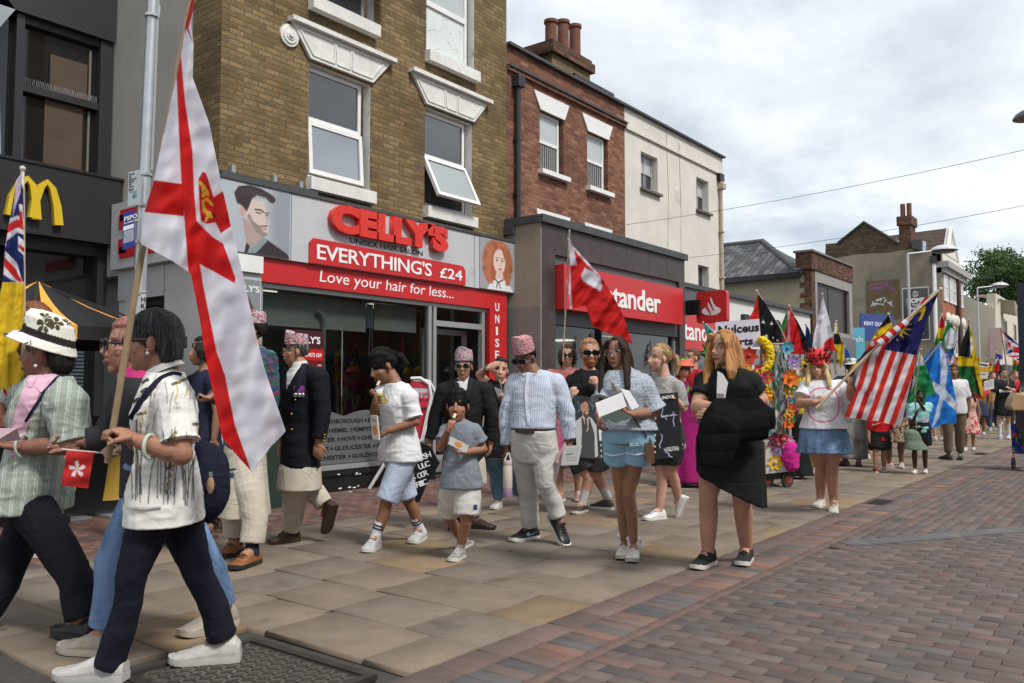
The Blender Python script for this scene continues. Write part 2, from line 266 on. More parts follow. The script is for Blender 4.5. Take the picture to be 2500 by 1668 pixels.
# ---------------- ground ----------------
def ground():
    V = A((-60, -120, -.03), (400, -120, -.03), (400, 120, -.03), (-60, 120, -.03)); tag(mesh('ground', V, [(0, 1, 2, 3)], mat('joint_grit', (.05, .045, .04), .95, .3, 30)), kind='structure')
    def tiles(name, R, cols, m, ch=.004, zj=.0025, mask=None, rot=None):
        R = A(*R); n = len(R); x0, x1, y0, y1 = R.T; cx, cy = (x0+x1)/2, (y0+y1)/2; hx_, hy_ = (x1-x0)/2, (y1-y0)/2; z = RS.uniform(-zj, zj, n); tx, ty = RS.uniform(-.004, .004, (2, n)); P = []
        for dz, ins in ((-.028, 0), (-ch, 0), (0, ch)):
            for sx, sy in ((-1, -1), (1, -1), (1, 1), (-1, 1)):
                dx = sx*(hx_-ins); dy = sy*(hy_-ins); P.append(np.stack([cx+dx, cy+dy, z+dz+dx*tx+dy*ty], 1))
        V = np.stack(P, 1).reshape(-1, 3); b = (np.arange(n)*12)[:, None]; F = [[8, 9, 10, 11]]
        for k in (0, 4):
            for j in range(4): F.append([k+j, k+(j+1) % 4, k+4+(j+1) % 4, k+4+j])
        F = (b[:, :, None]+np.array(F)[None]).reshape(-1, 4); C = np.repeat(np.asarray(cols), 12, 0)
        return tag(mesh(name, V, F, m, cols=C), kind='structure')
    ms = mat('slab_stone', None, .82, .2, 3.2, .25, 130, attr=True, dirt=((.07, .06, .048), 2.1, .57), spec=.3, spots=2.6); mb_ = mat('paver_clay', None, .8, .2, 5, .3, 160, attr=True, dirt=((.055, .05, .05), 1.3, .58), spec=.3)
    R, C = [], []; x = -1.2
    while x < 46:
        w = .485 if rnd.random() < .8 else .56; y = 2.69-rnd.random()*.4
        while y < 6.33:
            l = rnd.choice((.52, .6, .75, .9)); a, b = max(y, 2.69), min(y+l, 6.34)
            if b-a > .06 and not (1.25 < x+w/2 < 2.66 and b > 2.79 and a < 3.72):
                R.append((x+.005, x+w-.005, a+.005, b-.005)); q = rnd.random(); g = rnd.uniform(.93, 1.07)
                C.append(A(.205, .145, .088)*g if q < .1 else A(.178, .14, .104)*g if q < .5 else A(.166, .135, .106)*g if q < .87 else A(.148, .124, .1)*g)
            y += l
        x += w
    tiles('pavement', R, C, ms, .005, .004)
    R, C = [], []
    def col(q=None):
        q = rnd.random() if q is None else q; g = rnd.uniform(.8, 1.2)
        return (A(.116, .088, .079) if q < .5 else A(.13, .084, .072) if q < .64 else A(.095, .082, .079) if q < .84 else A(.108, .087, .077))*g
    def put(x0, x1, y0, y1, c, g=.0025): R.append((x0+g, x1-g, y0+g, y1-g)); C.append(c)
    x = -1.
    while x < 40:                                        # border: square red pavers, banded channel, thin strip
        put(x, x+.3, 2.49, 2.685, A(.135, .094, .082)*rnd.uniform(.8, 1.12)); x += .3
    x = -1.
    while x < 40:
        q = rnd.random(); put(x, x+.105, 2.235, 2.487, (A(.185, .108, .082) if q < .28 else A(.098, .092, .09) if q < .55 else A(.14, .1, .088))*rnd.uniform(.8, 1.15)); x += .105
    x = -1.
    while x < 40: put(x, x+.22, 2.165, 2.232, A(.13, .086, .074)*rnd.uniform(.9, 1.1)); x += .22
    x = -1.; k = 0; bx, by = .1, .205
    while x < 26:
        y = 2.16+(by/2 if k % 2 else 0)
        while y > -4:
            t = 6.9+(2.13-y+by/2)*1.63
            if x+bx < t+.12: put(x, x+bx, y-by if y-by > -4 else -4, min(y, 2.16), col())
            y -= by
        x += bx; k += 1
    y = 2.16; k = 0
    while y > -1.2:                                      # past the diagonal band the courses run along the street
        x = 5.6+(by/2 if k % 2 else 0)
        while x < 34:
            if x > 6.9+(2.13-y+bx/2)*1.63+.04: put(x, x+by, y-bx, y, col(rnd.random()*.95))
            x += by
        y -= bx; k += 1
    y = 8.6
    x = -1.; 
    while x < 30:                                        # red bricks along the shop fronts
        yy = 6.35+(0 if int(round(x/.105)) % 2 else -.1)
        while yy < 10.2: put(x, x+.105, max(yy, 6.35), min(yy+.21, 10.2), (A(.15, .08, .065) if rnd.random() < .6 else A(.105, .072, .064))*rnd.uniform(.7, 1.1)); yy += .21
        x += .105
    tiles('street_paving', R, C, mb_, .003, .002)
    # diagonal soldier course
    R2, C2 = [], []; d = nrm((1.63, -1, 0)); p = nrm((1, 1.63, 0)); mbv = MB(); s = 0
    s = -.4
    while s < 6:
        o = A(6.9, 2.13, 0)+d*s; c = A(.115, .11, .112)*rnd.uniform(.85, 1.15); q = [o+d*.003, o+d*.107, o+d*.107+p*.2, o+d*.003+p*.2]
        if all(k[1] < 2.17 for k in q): q = [A(k[0], min(k[1], 2.16), .005) for k in q]; mbv.hexa([k-ZU*.03 for k in q]+list(q), c)
        s += .11
    tag(mbv.make('paving_band', mb_), kind='structure')
    far = MB(); far.add([(26, -30, -.012), (160, -30, -.012), (160, 2.4, -.012), (26, 2.4, -.012)], [(0, 1, 2, 3)], (.13, .112, .106)); far.add([(40, 2.4, -.008), (160, 2.4, -.008), (160, 8.3, -.008), (40, 8.3, -.008)], [(0, 1, 2, 3)], (.17, .15, .125))
    far.add([(-8, -30, -.012), (26, -30, -.012), (26, -3.9, -.012), (-8, -3.9, -.012)], [(0, 1, 2, 3)], (.13, .112, .106)); tag(far.make('far_street', mb_), kind='structure')
    # ribbed iron cover
    e = empty('manhole_cover', (1.95, 3.25, 0), 'large dark iron cover with a herringbone tread set in the paving slabs', 'manhole cover'); im = mat('iron', (.06, .05, .044), .55, .35, 9, .3, 90, metal=.55, spec=.5, dirt=((.1, .075, .055), 5, .6))
    m = MB(); m.box((1.27, 2.80, -.03), (2.64, 3.71, -.006)); m.make('plate', im, e)
    m = MB(); [m.box(a, b) for a, b in (((1.27, 2.795, -.02), (2.65, 2.84, .004)), ((1.27, 3.67, -.02), (2.65, 3.715, .004)), ((2.605, 2.84, -.02), (2.65, 3.67, .004)), ((1.94, 2.84, -.02), (1.965, 3.67, .002)))]; m.make('rim', im, e)
    m = MB(); i = 0; y = 2.86
    while y < 3.64:
        x = 1.3; j = 0
        while x < 2.58:
            s = 1 if (i+j) % 2 else -1; c = A(x, y, 0); d = nrm((1, s*.75, 0))
            if not 1.915 < x < 1.985: m.bar(c-d*.034-ZU*.004, c+d*.034-ZU*.004, .014, .012)
            x += .052; j += 1
        y += .04; i += 1
    m.make('tread', mat('worn_iron', (.2, .18, .16), .42, .3, 20, metal=.7), e)
    for px, py, w in ((2150, 1226, .5), (2395, 1108, .6)):
        g = onZ(px, py); m = MB(); d = empty('drain_grate', g, 'dark drain grate by the brick border, nearer the camera' if py > 1200 else 'dark drain cover farther up the brick border', 'drain')
        m.box((g[0]-w/2, g[1]-.12, -.02), (g[0]+w/2, g[1]+.12, .003)); m.make('frame', im, d); m = MB(); [m.box((g[0]-w/2+.02+k*w/9, g[1]-.09, 0), (g[0]-w/2+.02+k*w/9+.02, g[1]+.09, .008)) for k in range(8)]; m.make('bars', im, d)
ground()

# ---------------- building helpers ----------------
def holes_wall(m, x0, x1, z0, z1, Y, holes, dep=.12, col=None, mi=0, rcol=None):
    xs = sorted({x0, x1, *[h[0] for h in holes], *[h[1] for h in holes]}); zs = sorted({z0, z1, *[h[2] for h in holes], *[h[3] for h in holes]})
    for a, b in zip(xs[:-1], xs[1:]):
        for c, d in zip(zs[:-1], zs[1:]):
            if any(h[0] <= a and b <= h[1] and h[2] <= c and d <= h[3] for h in holes): continue
            m.add([(a, Y, c), (b, Y, c), (b, Y, d), (a, Y, d)], [(0, 1, 2, 3)], col, mi)
    for a, b, c, d in holes:
        q = [(a, c), (b, c), (b, d), (a, d)]
        for (u, v), (s, t) in zip(q, q[1:]+q[:1]): m.add([(u, Y, v), (s, Y, t), (s, Y+dep, t), (u, Y+dep, v)], [(3, 2, 1, 0)], rcol or col, mi)
UPVC = mat('white_frame', (.72, .72, .71), .45, .08, 5, spec=.5); DARKF = mat('dark_frame', (.022, .023, .026), .4, .15, 4, spec=.5)
WHITEP = mat('white_masonry_paint', (.66, .65, .62), .8, .16, 5, .3, 40, dirt=((.14, .12, .1), 3.2, .6))
GLU = mat('upper_glass', (.012, .014, .018), .04, .0, spec=1.0); GLU.node_tree.nodes['Principled BSDF'].inputs['IOR'].default_value = 1.7
BLIND = mat('pale_blind', (.42, .46, .46), .25, .1, 3, spec=.8); SHG = glassmat('shop_glass', (.62, .66, .66), 1.55)
def window(par, x0, x1, z0, z1, Y, bars=(), fw=.05, pane=GLU, frame=UPVC, low=None, vb=(), nm='window', curtain=None):
    m = MB(); y0, y1 = Y-.025, Y+.03
    m.box((x0, y0, z0), (x0+fw, y1, z1)); m.box((x1-fw, y0, z0), (x1, y1, z1)); m.box((x0+fw, y0, z0), (x1-fw, y1, z0+fw)); m.box((x0+fw, y0, z1-fw), (x1-fw, y1, z1))
    for z, t in bars: m.box((x0+fw, y0-.008, z-t/2), (x1-fw, y1, z+t/2))
    for x, t in vb: m.box((x-t/2, y0+.006, z0+fw), (x+t/2, y1-.004, z1-fw))
    w = m.make(nm, frame, par)
    zb = bars[0][0] if bars else z1
    g = MB(); g.box((x0+fw, Y-.004, z0+fw), (x1-fw, Y+.012, zb)); g.make('pane', low or pane, w)
    if bars: g = MB(); g.box((x0+fw, Y-.004, zb), (x1-fw, Y+.012, z1-fw)); g.make('pane', pane, w)
    if curtain: g = MB(); [g.tube([(x, Y-.012, z0+fw), (x, Y-.012, zb)], .006, 5) for x in np.linspace(x0+fw+.02, x1-fw-.02, curtain)]; g.make('vertical_blind', mat('cream_blind', (.5, .46, .38), .8, .1, 8), w)
    return w
def prismwin(par, name, P, y0, y1, m):   # outline in (x,z) on a facade
    b = MB(); b.prism([(p[0], p[1]) for p in P], (0, y1, 0), (1, 0, 0), (0, 0, 1), y1-y0); return b.make(name, m, par)
YB = brickmat('yellow_stock_brick', (.145, .098, .042), (.27, .185, .085), (.13, .108, .075), .2, .064, .009, (.04, .03, .018), .75)
RB = brickmat('red_brick', (.14, .056, .034), (.29, .135, .085), (.16, .115, .09), .2, .064, .007, (.06, .03, .02), .6)
DB = brickmat('brown_brick', (.06, .03, .02), (.2, .085, .05), (.1, .08, .06), .21, .075, .01, (.04, .03, .022), .7)
CREAM = mat('cream_render', (.6, .57, .52), .85, .1, 2, .15, 50, dirt=((.3, .26, .22), .9, .6), spec=.2)
GREYR = mat('grey_side_render', (.36, .345, .32), .85, .12, 1.6, .15, 50, dirt=((.2, .185, .17), 1.1, .62), spec=.2)
TAN = mat('tan_render', (.27, .235, .175), .9, .16, .9, .2, 30, dirt=((.12, .105, .08), .45, .5), spec=.15)
BLACKP = mat('black_gloss_paint', (.012, .012, .013), .25, .2, 6, spec=.5); REDS = mat('red_sign', (.5, .022, .025), .38, .1, 2, spec=.4, dirt=((.3, .03, .03), 3, .66)); GREYS = mat('grey_sign_panel', (.47, .48, .5), .35, .08, 1.5, spec=.5, dirt=((.36, .36, .37), 2.5, .6)); WHT = mat('white_letter', (.78, .78, .78), .4, .04, 4); BLK = mat('black_letter', (.015, .015, .018), .4, .1, 4)
PRINT = mat('print', None, .4, .03, 3, attr=True, spec=.5); CLADW = mat('white_cladding', (.5, .51, .52), .35, .06, 2, spec=.5); LEAD = mat('lead', (.06, .062, .066), .6, .25, 5, .3, 20)
STEEL = mat('galvanised_steel', (.42, .44, .46), .42, .15, 8, metal=.75, spec=.5)
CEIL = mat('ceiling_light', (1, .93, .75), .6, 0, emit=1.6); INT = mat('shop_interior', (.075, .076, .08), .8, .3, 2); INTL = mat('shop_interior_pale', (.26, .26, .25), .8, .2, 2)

# ---------------- hair salon under yellow brick ----------------
def salon():
    B = empty('salon_building', (5.3, 8.2, 0), 'yellow stock brick building with white trapezoid lintels and a red and grey hair salon shopfront', 'building')
    H = [(6.53, 7.55, 3.87, 5.32), (8.6, 9.64, 3.87, 5.32), (6.53, 7.6, 6.14, 7.9), (8.62, 9.69, 6.14, 7.9)]
    m = MB(); holes_wall(m, 5.3, 10.5, 2.75, 9.2, 8.2, H, .14); m.box((5.3, 8.2, 9.2), (10.5, 8.6, 9.5)); m.add([(5.3, 8.2, 2.7), (5.3, 8.78, 2.7), (5.3, 8.78, 9.5), (5.3, 8.2, 9.5)], [(0, 3, 2, 1)]); m.add([(10.5, 8.2, 2.7), (10.5, 13, 2.7), (10.5, 13, 9.5), (10.5, 8.2, 9.5)], [(0, 1, 2, 3)])
    m.make('brick_wall', YB, B, uv=True)
    m = MB(); m.box((5.3, 8.78, 2.7), (5.5, 13, 9.5)); m.make('rendered_side_wall', GREYR, B)
    m = MB(); [m.add([(a-.0, 8.197, c), (a+.0, 8.34, c), (a, 8.34, d), (a, 8.197, d)], [(0, 1, 2, 3)]) for a, c, d in ()]
    for a, b, c, d in H: m.box((b-.004, 8.205, c), (b+.0, 8.335, d)); m.box((a, 8.205, d-.003), (b, 8.335, d))
    m.make('painted_reveals', WHITEP, B)
    for i, (a, b, c, d) in enumerate(H):
        s = MB(); s.box((a-.03, 8.09, c-.16), (b+.03, 8.3, c-.002)); s.make('window_sill', WHITEP, B)
        if i < 2:
            x0, x1 = a-.01, b+.01; l = MB(); P = [(x0, d+.03), (x1, d+.03), (x1+.33, d+.4), (x0-.29, d+.4)]; l.prism(P, (0, 8.197, 0), (1, 0, 0), (0, 0, 1), .045)
            l.prism([(x0-.33, d+.4), (x1+.37, d+.4), (x1+.37, d+.455), (x0-.33, d+.455)], (0, 8.197, 0), (1, 0, 0), (0, 0, 1), .115)
            wd = x1-x0
            for u0, u1, t0, t1 in ((.03, .36, -.18, .35), (.4, .6, .375, .625), (.64, .97, .65, 1.18)):     # three sunk panels outlined by ribs
                q = [(x0+wd*u0, d+.08), (x0+wd*u1, d+.08), (x0+wd*t1, d+.35), (x0+wd*t0, d+.35)]
                for s_, e_ in zip(q, q[1:]+q[:1]): l.bar((s_[0], 8.15, s_[1]), (e_[0], 8.15, e_[1]), .02, .02, (0, 1, 0))
            l.make('window_lintel', WHITEP, B)
    w = window(B, 6.53, 7.46, 3.95, 5.3, 8.31, [(4.63, .07)], .05, GLU); sg = mat('sky_glass', (.03, .04, .055), .03, 0, spec=1.); sg.node_tree.nodes['Principled BSDF'].inputs['IOR'].default_value = 2.6; sash(w, 6.55, 7.44, 4.6, .67, 4, sg)
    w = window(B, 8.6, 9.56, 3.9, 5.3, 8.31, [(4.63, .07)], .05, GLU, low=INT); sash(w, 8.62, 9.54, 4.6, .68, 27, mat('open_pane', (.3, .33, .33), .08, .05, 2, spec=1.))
    w = window(B, 6.53, 7.5, 6.2, 7.9, 8.31, [(6.95, .07)], .05, mat('slatted_blind', (.1, .1, .1), .5, .1, 3)); m = MB(); [m.box((6.58, 8.285, z), (7.42, 8.30, z+.014)) for z in np.arange(6.26, 6.9, .03)]; m.make('blind', mat('blind_slats', (.2, .2, .19), .6, .1, 5), w)
    sash(w, 6.6, 7.7, 6.95, .62, 38)
    w = window(B, 8.62, 9.61, 6.2, 7.9, 8.31, [(6.92, .08)], .055, BLIND, low=mat('film_covered_pane', (.62, .66, .64), .25, .12, 4, .5, 6, spec=.8)); m = MB()
    for k in range(16):
        a = A(rnd.uniform(8.7, 9.5), 8.298, rnd.uniform(6.3, 6.85)); b = a+A(rnd.uniform(-.2, .2), 0, rnd.uniform(-.2, .2)); b[0] = min(max(b[0], 8.69), 9.54); b[2] = min(max(b[2], 6.27), 6.86); m.tube([a, (a+b)/2+A(.015, 0, .02), b], .0025, 4)
    m.make('film_creases', WHT, w)
    m = MB(); c = A(6.21, 8.2, 5.54)
    for r, t in ((.135, .03), (.1, .045), (.06, .055), (.03, .075)): m.prism([(r*math.cos(a), r*math.sin(a)) for a in np.linspace(0, 2*math.pi, 24, endpoint=False)], c, (1, 0, 0), (0, 0, 1), t)
    m.make('round_boss', WHITEP, B, True)
    # sign board
    Y = 8.03
    m = MB(); m.box((5.22, Y, 2.78), (10.5, 8.19, 3.58)); m.make('sign_board', GREYS, B)
    m = MB(); m.box((5.2, Y-.02, 3.582), (10.54, 8.26, 3.62)); m.bar((5.25, 8.12, 3.64), (6.6, 8.15, 3.66), .12, .07); m.make('lead_flashing', LEAD, B)
    for x in (5.42, 5.98, 6.36): m = MB(); m.box((x, 8.13, 3.6), (x+.05, 8.198, 3.78)); m.make('bracket', STEEL, B)
    m = MB(); [m.box((x, Y-.003, 2.785), (x+.006, Y+.01, 3.578)) for x in (6.16, 9.5)]; m.make('panel_seams', LEAD, B)
    f = lambda px, py, yy=Y: onY(px, py, yy)
    P_ = lambda a, b: (450+a*.4783, b*.4783)
    # portraits printed on the board
    p = Paint(220, 200, lin((.66, .69, .72))); p.ell(1.0, .4, .3, .9, lin((.55, .57, .6)), soft=.6)
    p.poly([(.33, 1.02), (.36, .86), (.46, .74), (.62, .74), (.74, .8), (.97, .93), (1.02, 1.02)], lin((.2, .17, .19))); p.poly([(.42, .86), (.55, .62), (.66, .78), (.5, .98), (.38, 1.0)], lin((.52, .55, .57))); p.poly([(.30, .5), (.36, .84), (.44, .92), (.6, .72), (.55, .6)], lin((.66, .58, .55)))
    p.poly([(.28, .22), (.6, .2), (.66, .35), (.655, .43), (.70, .505), (.675, .53), (.68, .58), (.675, .62), (.66, .7), (.6, .725), (.5, .66), (.38, .5), (.3, .45)], lin((.79, .72, .69))); p.poly([(.36, .46), (.5, .67), (.6, .727), (.66, .7), (.665, .66), (.6, .65), (.56, .58), (.45, .52), (.4, .42)], lin((.47, .4, .39)), .8); p.line([(.57, .575), (.66, .555)], .012, lin((.4, .32, .3)))
    p.ell(.62, .608, .04, .014, lin((.72, .45, .43))); p.ell(.53, .385, .045, .011, lin((.28, .22, .2))); p.ell(.655, .395, .02, .01, lin((.3, .25, .22))); p.line([(.48, .345), (.56, .335), (.6, .36)], .012, lin((.25, .2, .19))); p.line([(.63, .365), (.67, .36)], .01, lin((.25, .2, .19))); p.line([(.62, .37), (.665, .5), (.64, .52)], .006, lin((.6, .5, .48)))
    p.ell(.3, .4, .045, .075, lin((.72, .6, .57))); p.poly([(.22, .3), (.18, .16), (.24, .05), (.4, .0), (.56, .015), (.68, .06), (.76, .1), (.78, .15), (.74, .2), (.7, .2), (.62, .14), (.5, .13), (.43, .2), (.4, .3), (.36, .4), (.3, .33)], lin((.22, .17, .18)))
    for k in range(9): p.line([(.24+.05*k, .05+.012*abs(k-3)), (.27+.055*k, .16)], .008, lin((.36, .28, .28)), .6)
    p.blur(2); panel('portrait_panel', f(*P_(185, 905))*A(1, 0, 0)+A(0, Y-.008, 2.79), (1, 0, 0), (0, 0, 1), .92, .77, p, PRINT, B)
    p = Paint(160, 180, lin((.6, .6, .62))); p.ell(.5, .42, .42, .44, lin((.62, .36, .25)), soft=.2)
    for k in range(60): a = rnd.uniform(0, 6.28); x, y = .5+.36*math.cos(a), .5+.4*math.sin(a); p.ell(x, y, .09, .07, np.array(lin((.66, .4, .28)))*rnd.uniform(.6, 1.3), rnd.uniform(0, 90), .5, .8)
    p.ell(.55, .42, .17, .25, lin((.86, .76, .72)), 0, .1); p.poly([(.47, .6), (.64, .6), (.68, .78), (.42, .8)], lin((.82, .72, .68))); p.poly([(.2, 1), (.3, .86), (.46, .78), (.66, .76), (.85, .86), (.95, 1)], lin((.85, .85, .86))); p.line([(.42, .78), (.52, .84), (.66, .77)], .014, lin((.12, .12, .14))); p.line([(.5, .84), (.46, .95)], .012, lin((.12, .12, .14))); p.line([(.52, .84), (.58, .95)], .012, lin((.12, .12, .14)))
    for x in (.48, .63): p.ell(x, .4, .035, .016, lin((.25, .2, .22))); p.line([(x-.05, .355), (x+.04, .35)], .009, lin((.45, .28, .2)))
    p.ell(.57, .57, .05, .02, lin((.66, .28, .28))); p.line([(.57, .42), (.6, .5), (.56, .51)], .006, lin((.7, .58, .55)))
    for k in range(14): t = k/13; p.line([(.38-.12*t, .12+.05*t), (.3-.12*t, .5), (.26+.1*t, .86)], .018, np.array(lin((.68, .42, .3)))*rnd.uniform(.6, 1.25), .9); p.line([(.6+.15*t, .1+.08*t), (.76+.06*t, .45), (.74+.1*t, .86)], .018, np.array(lin((.66, .4, .28)))*rnd.uniform(.6, 1.25), .9)
    p.blur(2); panel('portrait_panel', A(9.62, Y-.008, 2.79), (1, 0, 0), (0, 0, 1), .86, .77, p, PRINT, B)
    X3 = (1, 0, 0); Z3 = (0, 0, 1)
    text('red_letters', "CELLY'S", A(6.7, Y-.002, 3.2), X3, Z3, 2.13, .37, mat('bright_red_letter', (.62, .03, .018), .35, .03, 2, spec=.5), B, .09, .07, spacing=1.0)
    text('small_lettering', 'UNISEX HAIR SALON', A(7.07, Y-.001, 3.115), X3, Z3, 1.32, .066, BLK, B, .006)
    q = [(6.42, 2.785), (9.28, 2.785), (9.28, 3.0), (9.22, 3.07), (6.48, 3.09), (6.42, 3.03)]; prismwin(B, 'price_tab', q, Y-.022, Y-.003, REDS)
    text('price_lettering', "EVERYTHING'S", A(6.53, Y-.023, 2.84), X3, Z3, 2.02, .19, WHT, B, .006, .012, spacing=.95); text('price_lettering', '£24', A(8.72, Y-.023, 2.845), X3, Z3, .48, .15, WHT, B, .006, .012)
    m = MB(); m.box((5.79, 8.07, 2.5), (10.34, 8.19, 2.777)); m.box((9.92, 8.07, .25), (10.34, 8.19, 2.5)); m.make('red_band', REDS, B)
    text('slogan_lettering', 'Love your hair for less...', A(6.62, 8.069, 2.535), X3+(), A(.0, 0, 1)+A(.12, 0, 0), 2.45, .19, WHT, B, .004)
    for k, ch in enumerate('UNISEX'): text('pillar_lettering', ch, A(10.1-(.03 if ch == 'I' else .05), 8.069, 2.47-k*.185), X3, Z3, .045 if ch == 'I' else .1, .13, WHT, B, .004, .015)
    m = MB(); m.box((5.3, 8.07, .0), (5.79, 8.19, 2.58)); m.make('left_pilaster', GREYS, B); m = MB(); m.box((5.28, 8.03, 2.582), (5.786, 8.19, 2.775)); m.make('white_header', UPVC, B)
    p = Paint(60, 200, lin((.5, .52, .54))); p.ell(.45, .45, .45, .36, lin((.33, .2, .17)), soft=.1)
    for k in range(20): x = .1+.7*rnd.random(); p.line([(x, .2), (x+.1, .5), (x, .8)], .02, np.array(lin((.42, .27, .23)))*rnd.uniform(.6, 1.2), .7, .3)
    p.ell(.2, .4, .16, .18, lin((.75, .62, .56)), soft=.1); panel('hair_poster', A(5.34, 8.064, .9), X3, Z3, .43, 1.6, p, PRINT, B); text('poster_lettering', "CELLY'S", A(5.36, 8.06, 2.36), X3, Z3, .4, .075, WHT, B, .003, .02)
    # side cladding with the return sign
    m = MB(); m.box((5.22, 8.2, 0), (5.295, 9.12, 2.72)); m.box((5.22, 9.14, 2.36), (5.295, 10.2, 2.72)); m.box((5.24, 10.02, 0), (5.295, 10.2, 2.36)); m.box((5.22, 9.9, 0), (5.29, 10.02, 2.36)); m.make('side_cladding', CLADW, B); m = MB(); m.box((5.3, 9.1, 0), (5.45, 10.0, 2.4)); m.make('side_window', DARKF, B); m = MB(); m.box((5.26, 9.12, 2.26), (5.3, 9.92, 2.3)); m.box((5.26, 9.12, 2.1), (5.3, 9.92, 2.16)); m.make('shutter_guide', DARKF, B)
    m = MB(); m.box((5.14, 8.2, 2.74), (5.22, 10.25, 3.56)); m.make('return_sign', GREYS, B)
    ci = [(10.02-.0, 0)]
    m = MB(); cx_, cz, r0, r1 = 9.72, 3.15, .3, .14
    for a0, a1, b in ((9.45, 9.9, .1), (9.45, 9.9, -.1)): pass
    m.box((5.13, 9.2, 2.86), (5.14, 10.02, 3.0)); m.box((5.13, 9.2, 3.32), (5.14, 10.02, 3.46)); m.box((5.13, 9.86, 2.92), (5.139, 10.05, 3.1)); m.box((5.13, 9.86, 3.22), (5.139, 10.05, 3.4)); m.make('return_sign_letter', REDS, B)
    # shop window, door and interior
    fr = MB(); G = 8.16
    for a, b in (((5.79, .27), (9.92, .33)), ((5.79, 2.44), (9.92, 2.5))): fr.box((a[0], G-.04, a[1]), (b[0], G+.04, b[1]))
    for x in (5.79, 8.62, 8.72, 9.8): fr.box((x, G-.04, .33), (x+.06, G+.04, 2.44))
    fr.box((8.78, G-.035, 2.17), (9.8, G+.035, 2.25)); W_ = fr.make('shop_window', mat('aluminium', (.4, .41, .41), .4, .06, 3, metal=.5), B)
    g = MB(); g.box((5.85, G-.004, .33), (8.62, G+.004, 2.44)); g.make('pane', SHG, W_); g = MB(); g.box((8.78, G-.004, 2.25), (9.8, G+.004, 2.44)); g.make('pane', SHG, W_)
    D = empty('door', (8.8, 8.4, 0)); D.parent = B; D.matrix_parent_inverse = EMPINV[B.name]
    dm = MB(); [dm.box(*k) for k in (((8.8, 8.42, .05), (8.88, 8.47, 2.16)), ((9.7, 8.42, .05), (9.79, 8.47, 2.16)), ((8.88, 8.42, 2.08), (9.7, 8.47, 2.16)), ((8.88, 8.42, .05), (9.7, 8.47, .25)))]; dm.make('door_frame', STEEL, D); g = MB(); g.box((8.88, 8.44, .25), (9.7, 8.45, 2.08)); g.make('door_pane', SHG, D); g = MB(); g.tube([(8.93, 8.38, .9), (8.93, 8.38, 1.35)], .012); g.make('handle', STEEL, D)
    m = MB(); m.box((5.79, 8.12, 0), (8.78, 8.2, .27)); m.box((5.79, 8.09, .2), (8.78, 8.14, .245)); m.make('stall_riser', BLACKP, B)
    m = MB()
    for k in range(40): x = rnd.uniform(5.9, 8.6); z = rnd.choice((.02, .03, .04, .19, .21)); s = rnd.uniform(.008, .04); m.prism([(x, z), (x+s*2, z-.004), (x+s*2.4, z+s*.4), (x+s*.8, z+s*.55)], (0, 8.118 if z < .1 else 8.088, 0), X3, Z3, .0015)
    m.make('peeling_paint', WHT, B)
    # frosted film with town names
    p = Paint(8, 4, lin((.4, .44, .44))); m = MB(); q = [(6.0, .34), (8.6, .34), (8.6, .93)]+[(8.6-2.6*t, .93+.07*abs(math.sin(t*11))) for t in np.linspace(.02, 1, 40)]
    m.prism(q, (0, G-.0045, 0), X3, Z3, .002); m.make('frosted_film', mat('frosted_film', (.1, .11, .11), .5, .05, 3), W_)
    for k, (t, x) in enumerate((('★ CAMBERLEY ★ FARNBOROUGH ★ EALING', 6.08), ('★ BOURNEMOUTH ★ HEMEL HEMPSTEAD', 6.04), ('READING ★ EXETER ★ HOVE ★ CHELTENHAM', 6.05), ('★ SWINDON ★ FARE ★ GLOUCESTER ★ GRAVESEND', 6.02), ('LONDON ★ CHICHESTER ★ GUILDFORD ★ CAMDEN', 6.04))):
        z = .84-k*.112; w = 2.48; parts = t.split('★'); n = len(t); x = 6.08
        for wd in parts:
            wd = wd.strip()
            if wd: lw = .062*len(wd); 
            else: x += .02; continue
            if x+lw > 8.58: break
            text('town_lettering', wd, A(x, G-.007, z), X3, Z3, lw, .055, BLK, W_, .002, .03); x += lw+.03
            st = MB(); st.prism([((.028 if j % 2 == 0 else .012)*math.sin(math.pi*j/5), (.028 if j % 2 == 0 else .012)*math.cos(math.pi*j/5)) for j in range(10)][::-1], (x+.02, G-.007, z+.027), X3, Z3, .002)
            if x < 8.5: st.make('star', BLK, W_)
            x += .06
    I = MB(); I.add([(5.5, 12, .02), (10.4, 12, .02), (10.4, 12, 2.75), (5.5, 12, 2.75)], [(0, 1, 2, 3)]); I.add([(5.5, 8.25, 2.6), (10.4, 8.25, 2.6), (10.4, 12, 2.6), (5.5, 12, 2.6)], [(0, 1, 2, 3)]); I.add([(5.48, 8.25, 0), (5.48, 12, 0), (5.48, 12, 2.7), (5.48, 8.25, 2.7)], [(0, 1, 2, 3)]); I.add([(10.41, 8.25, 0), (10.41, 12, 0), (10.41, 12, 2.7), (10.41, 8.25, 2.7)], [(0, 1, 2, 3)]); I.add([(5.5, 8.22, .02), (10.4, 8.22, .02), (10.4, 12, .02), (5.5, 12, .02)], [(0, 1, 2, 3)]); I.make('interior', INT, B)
    I = MB(); I.box((7.6, 10.6, 0), (8.2, 11.2, 1.4)); I.box((6.3, 11.0, 0), (7.0, 11.5, 1.1)); I.box((8.3, 11.7, .8), (8.9, 11.9, 1.9)); I.make('salon_furniture', INTL, B)
    for x, y in ((6.5, 9.4), (7.3, 10.2), (6.3, 10.6), (8.9, 9.6)): g = MB(); g.box((x, y, 2.56), (x+.5, y+.3, 2.59)); g.make('ceiling_light', CEIL, B)
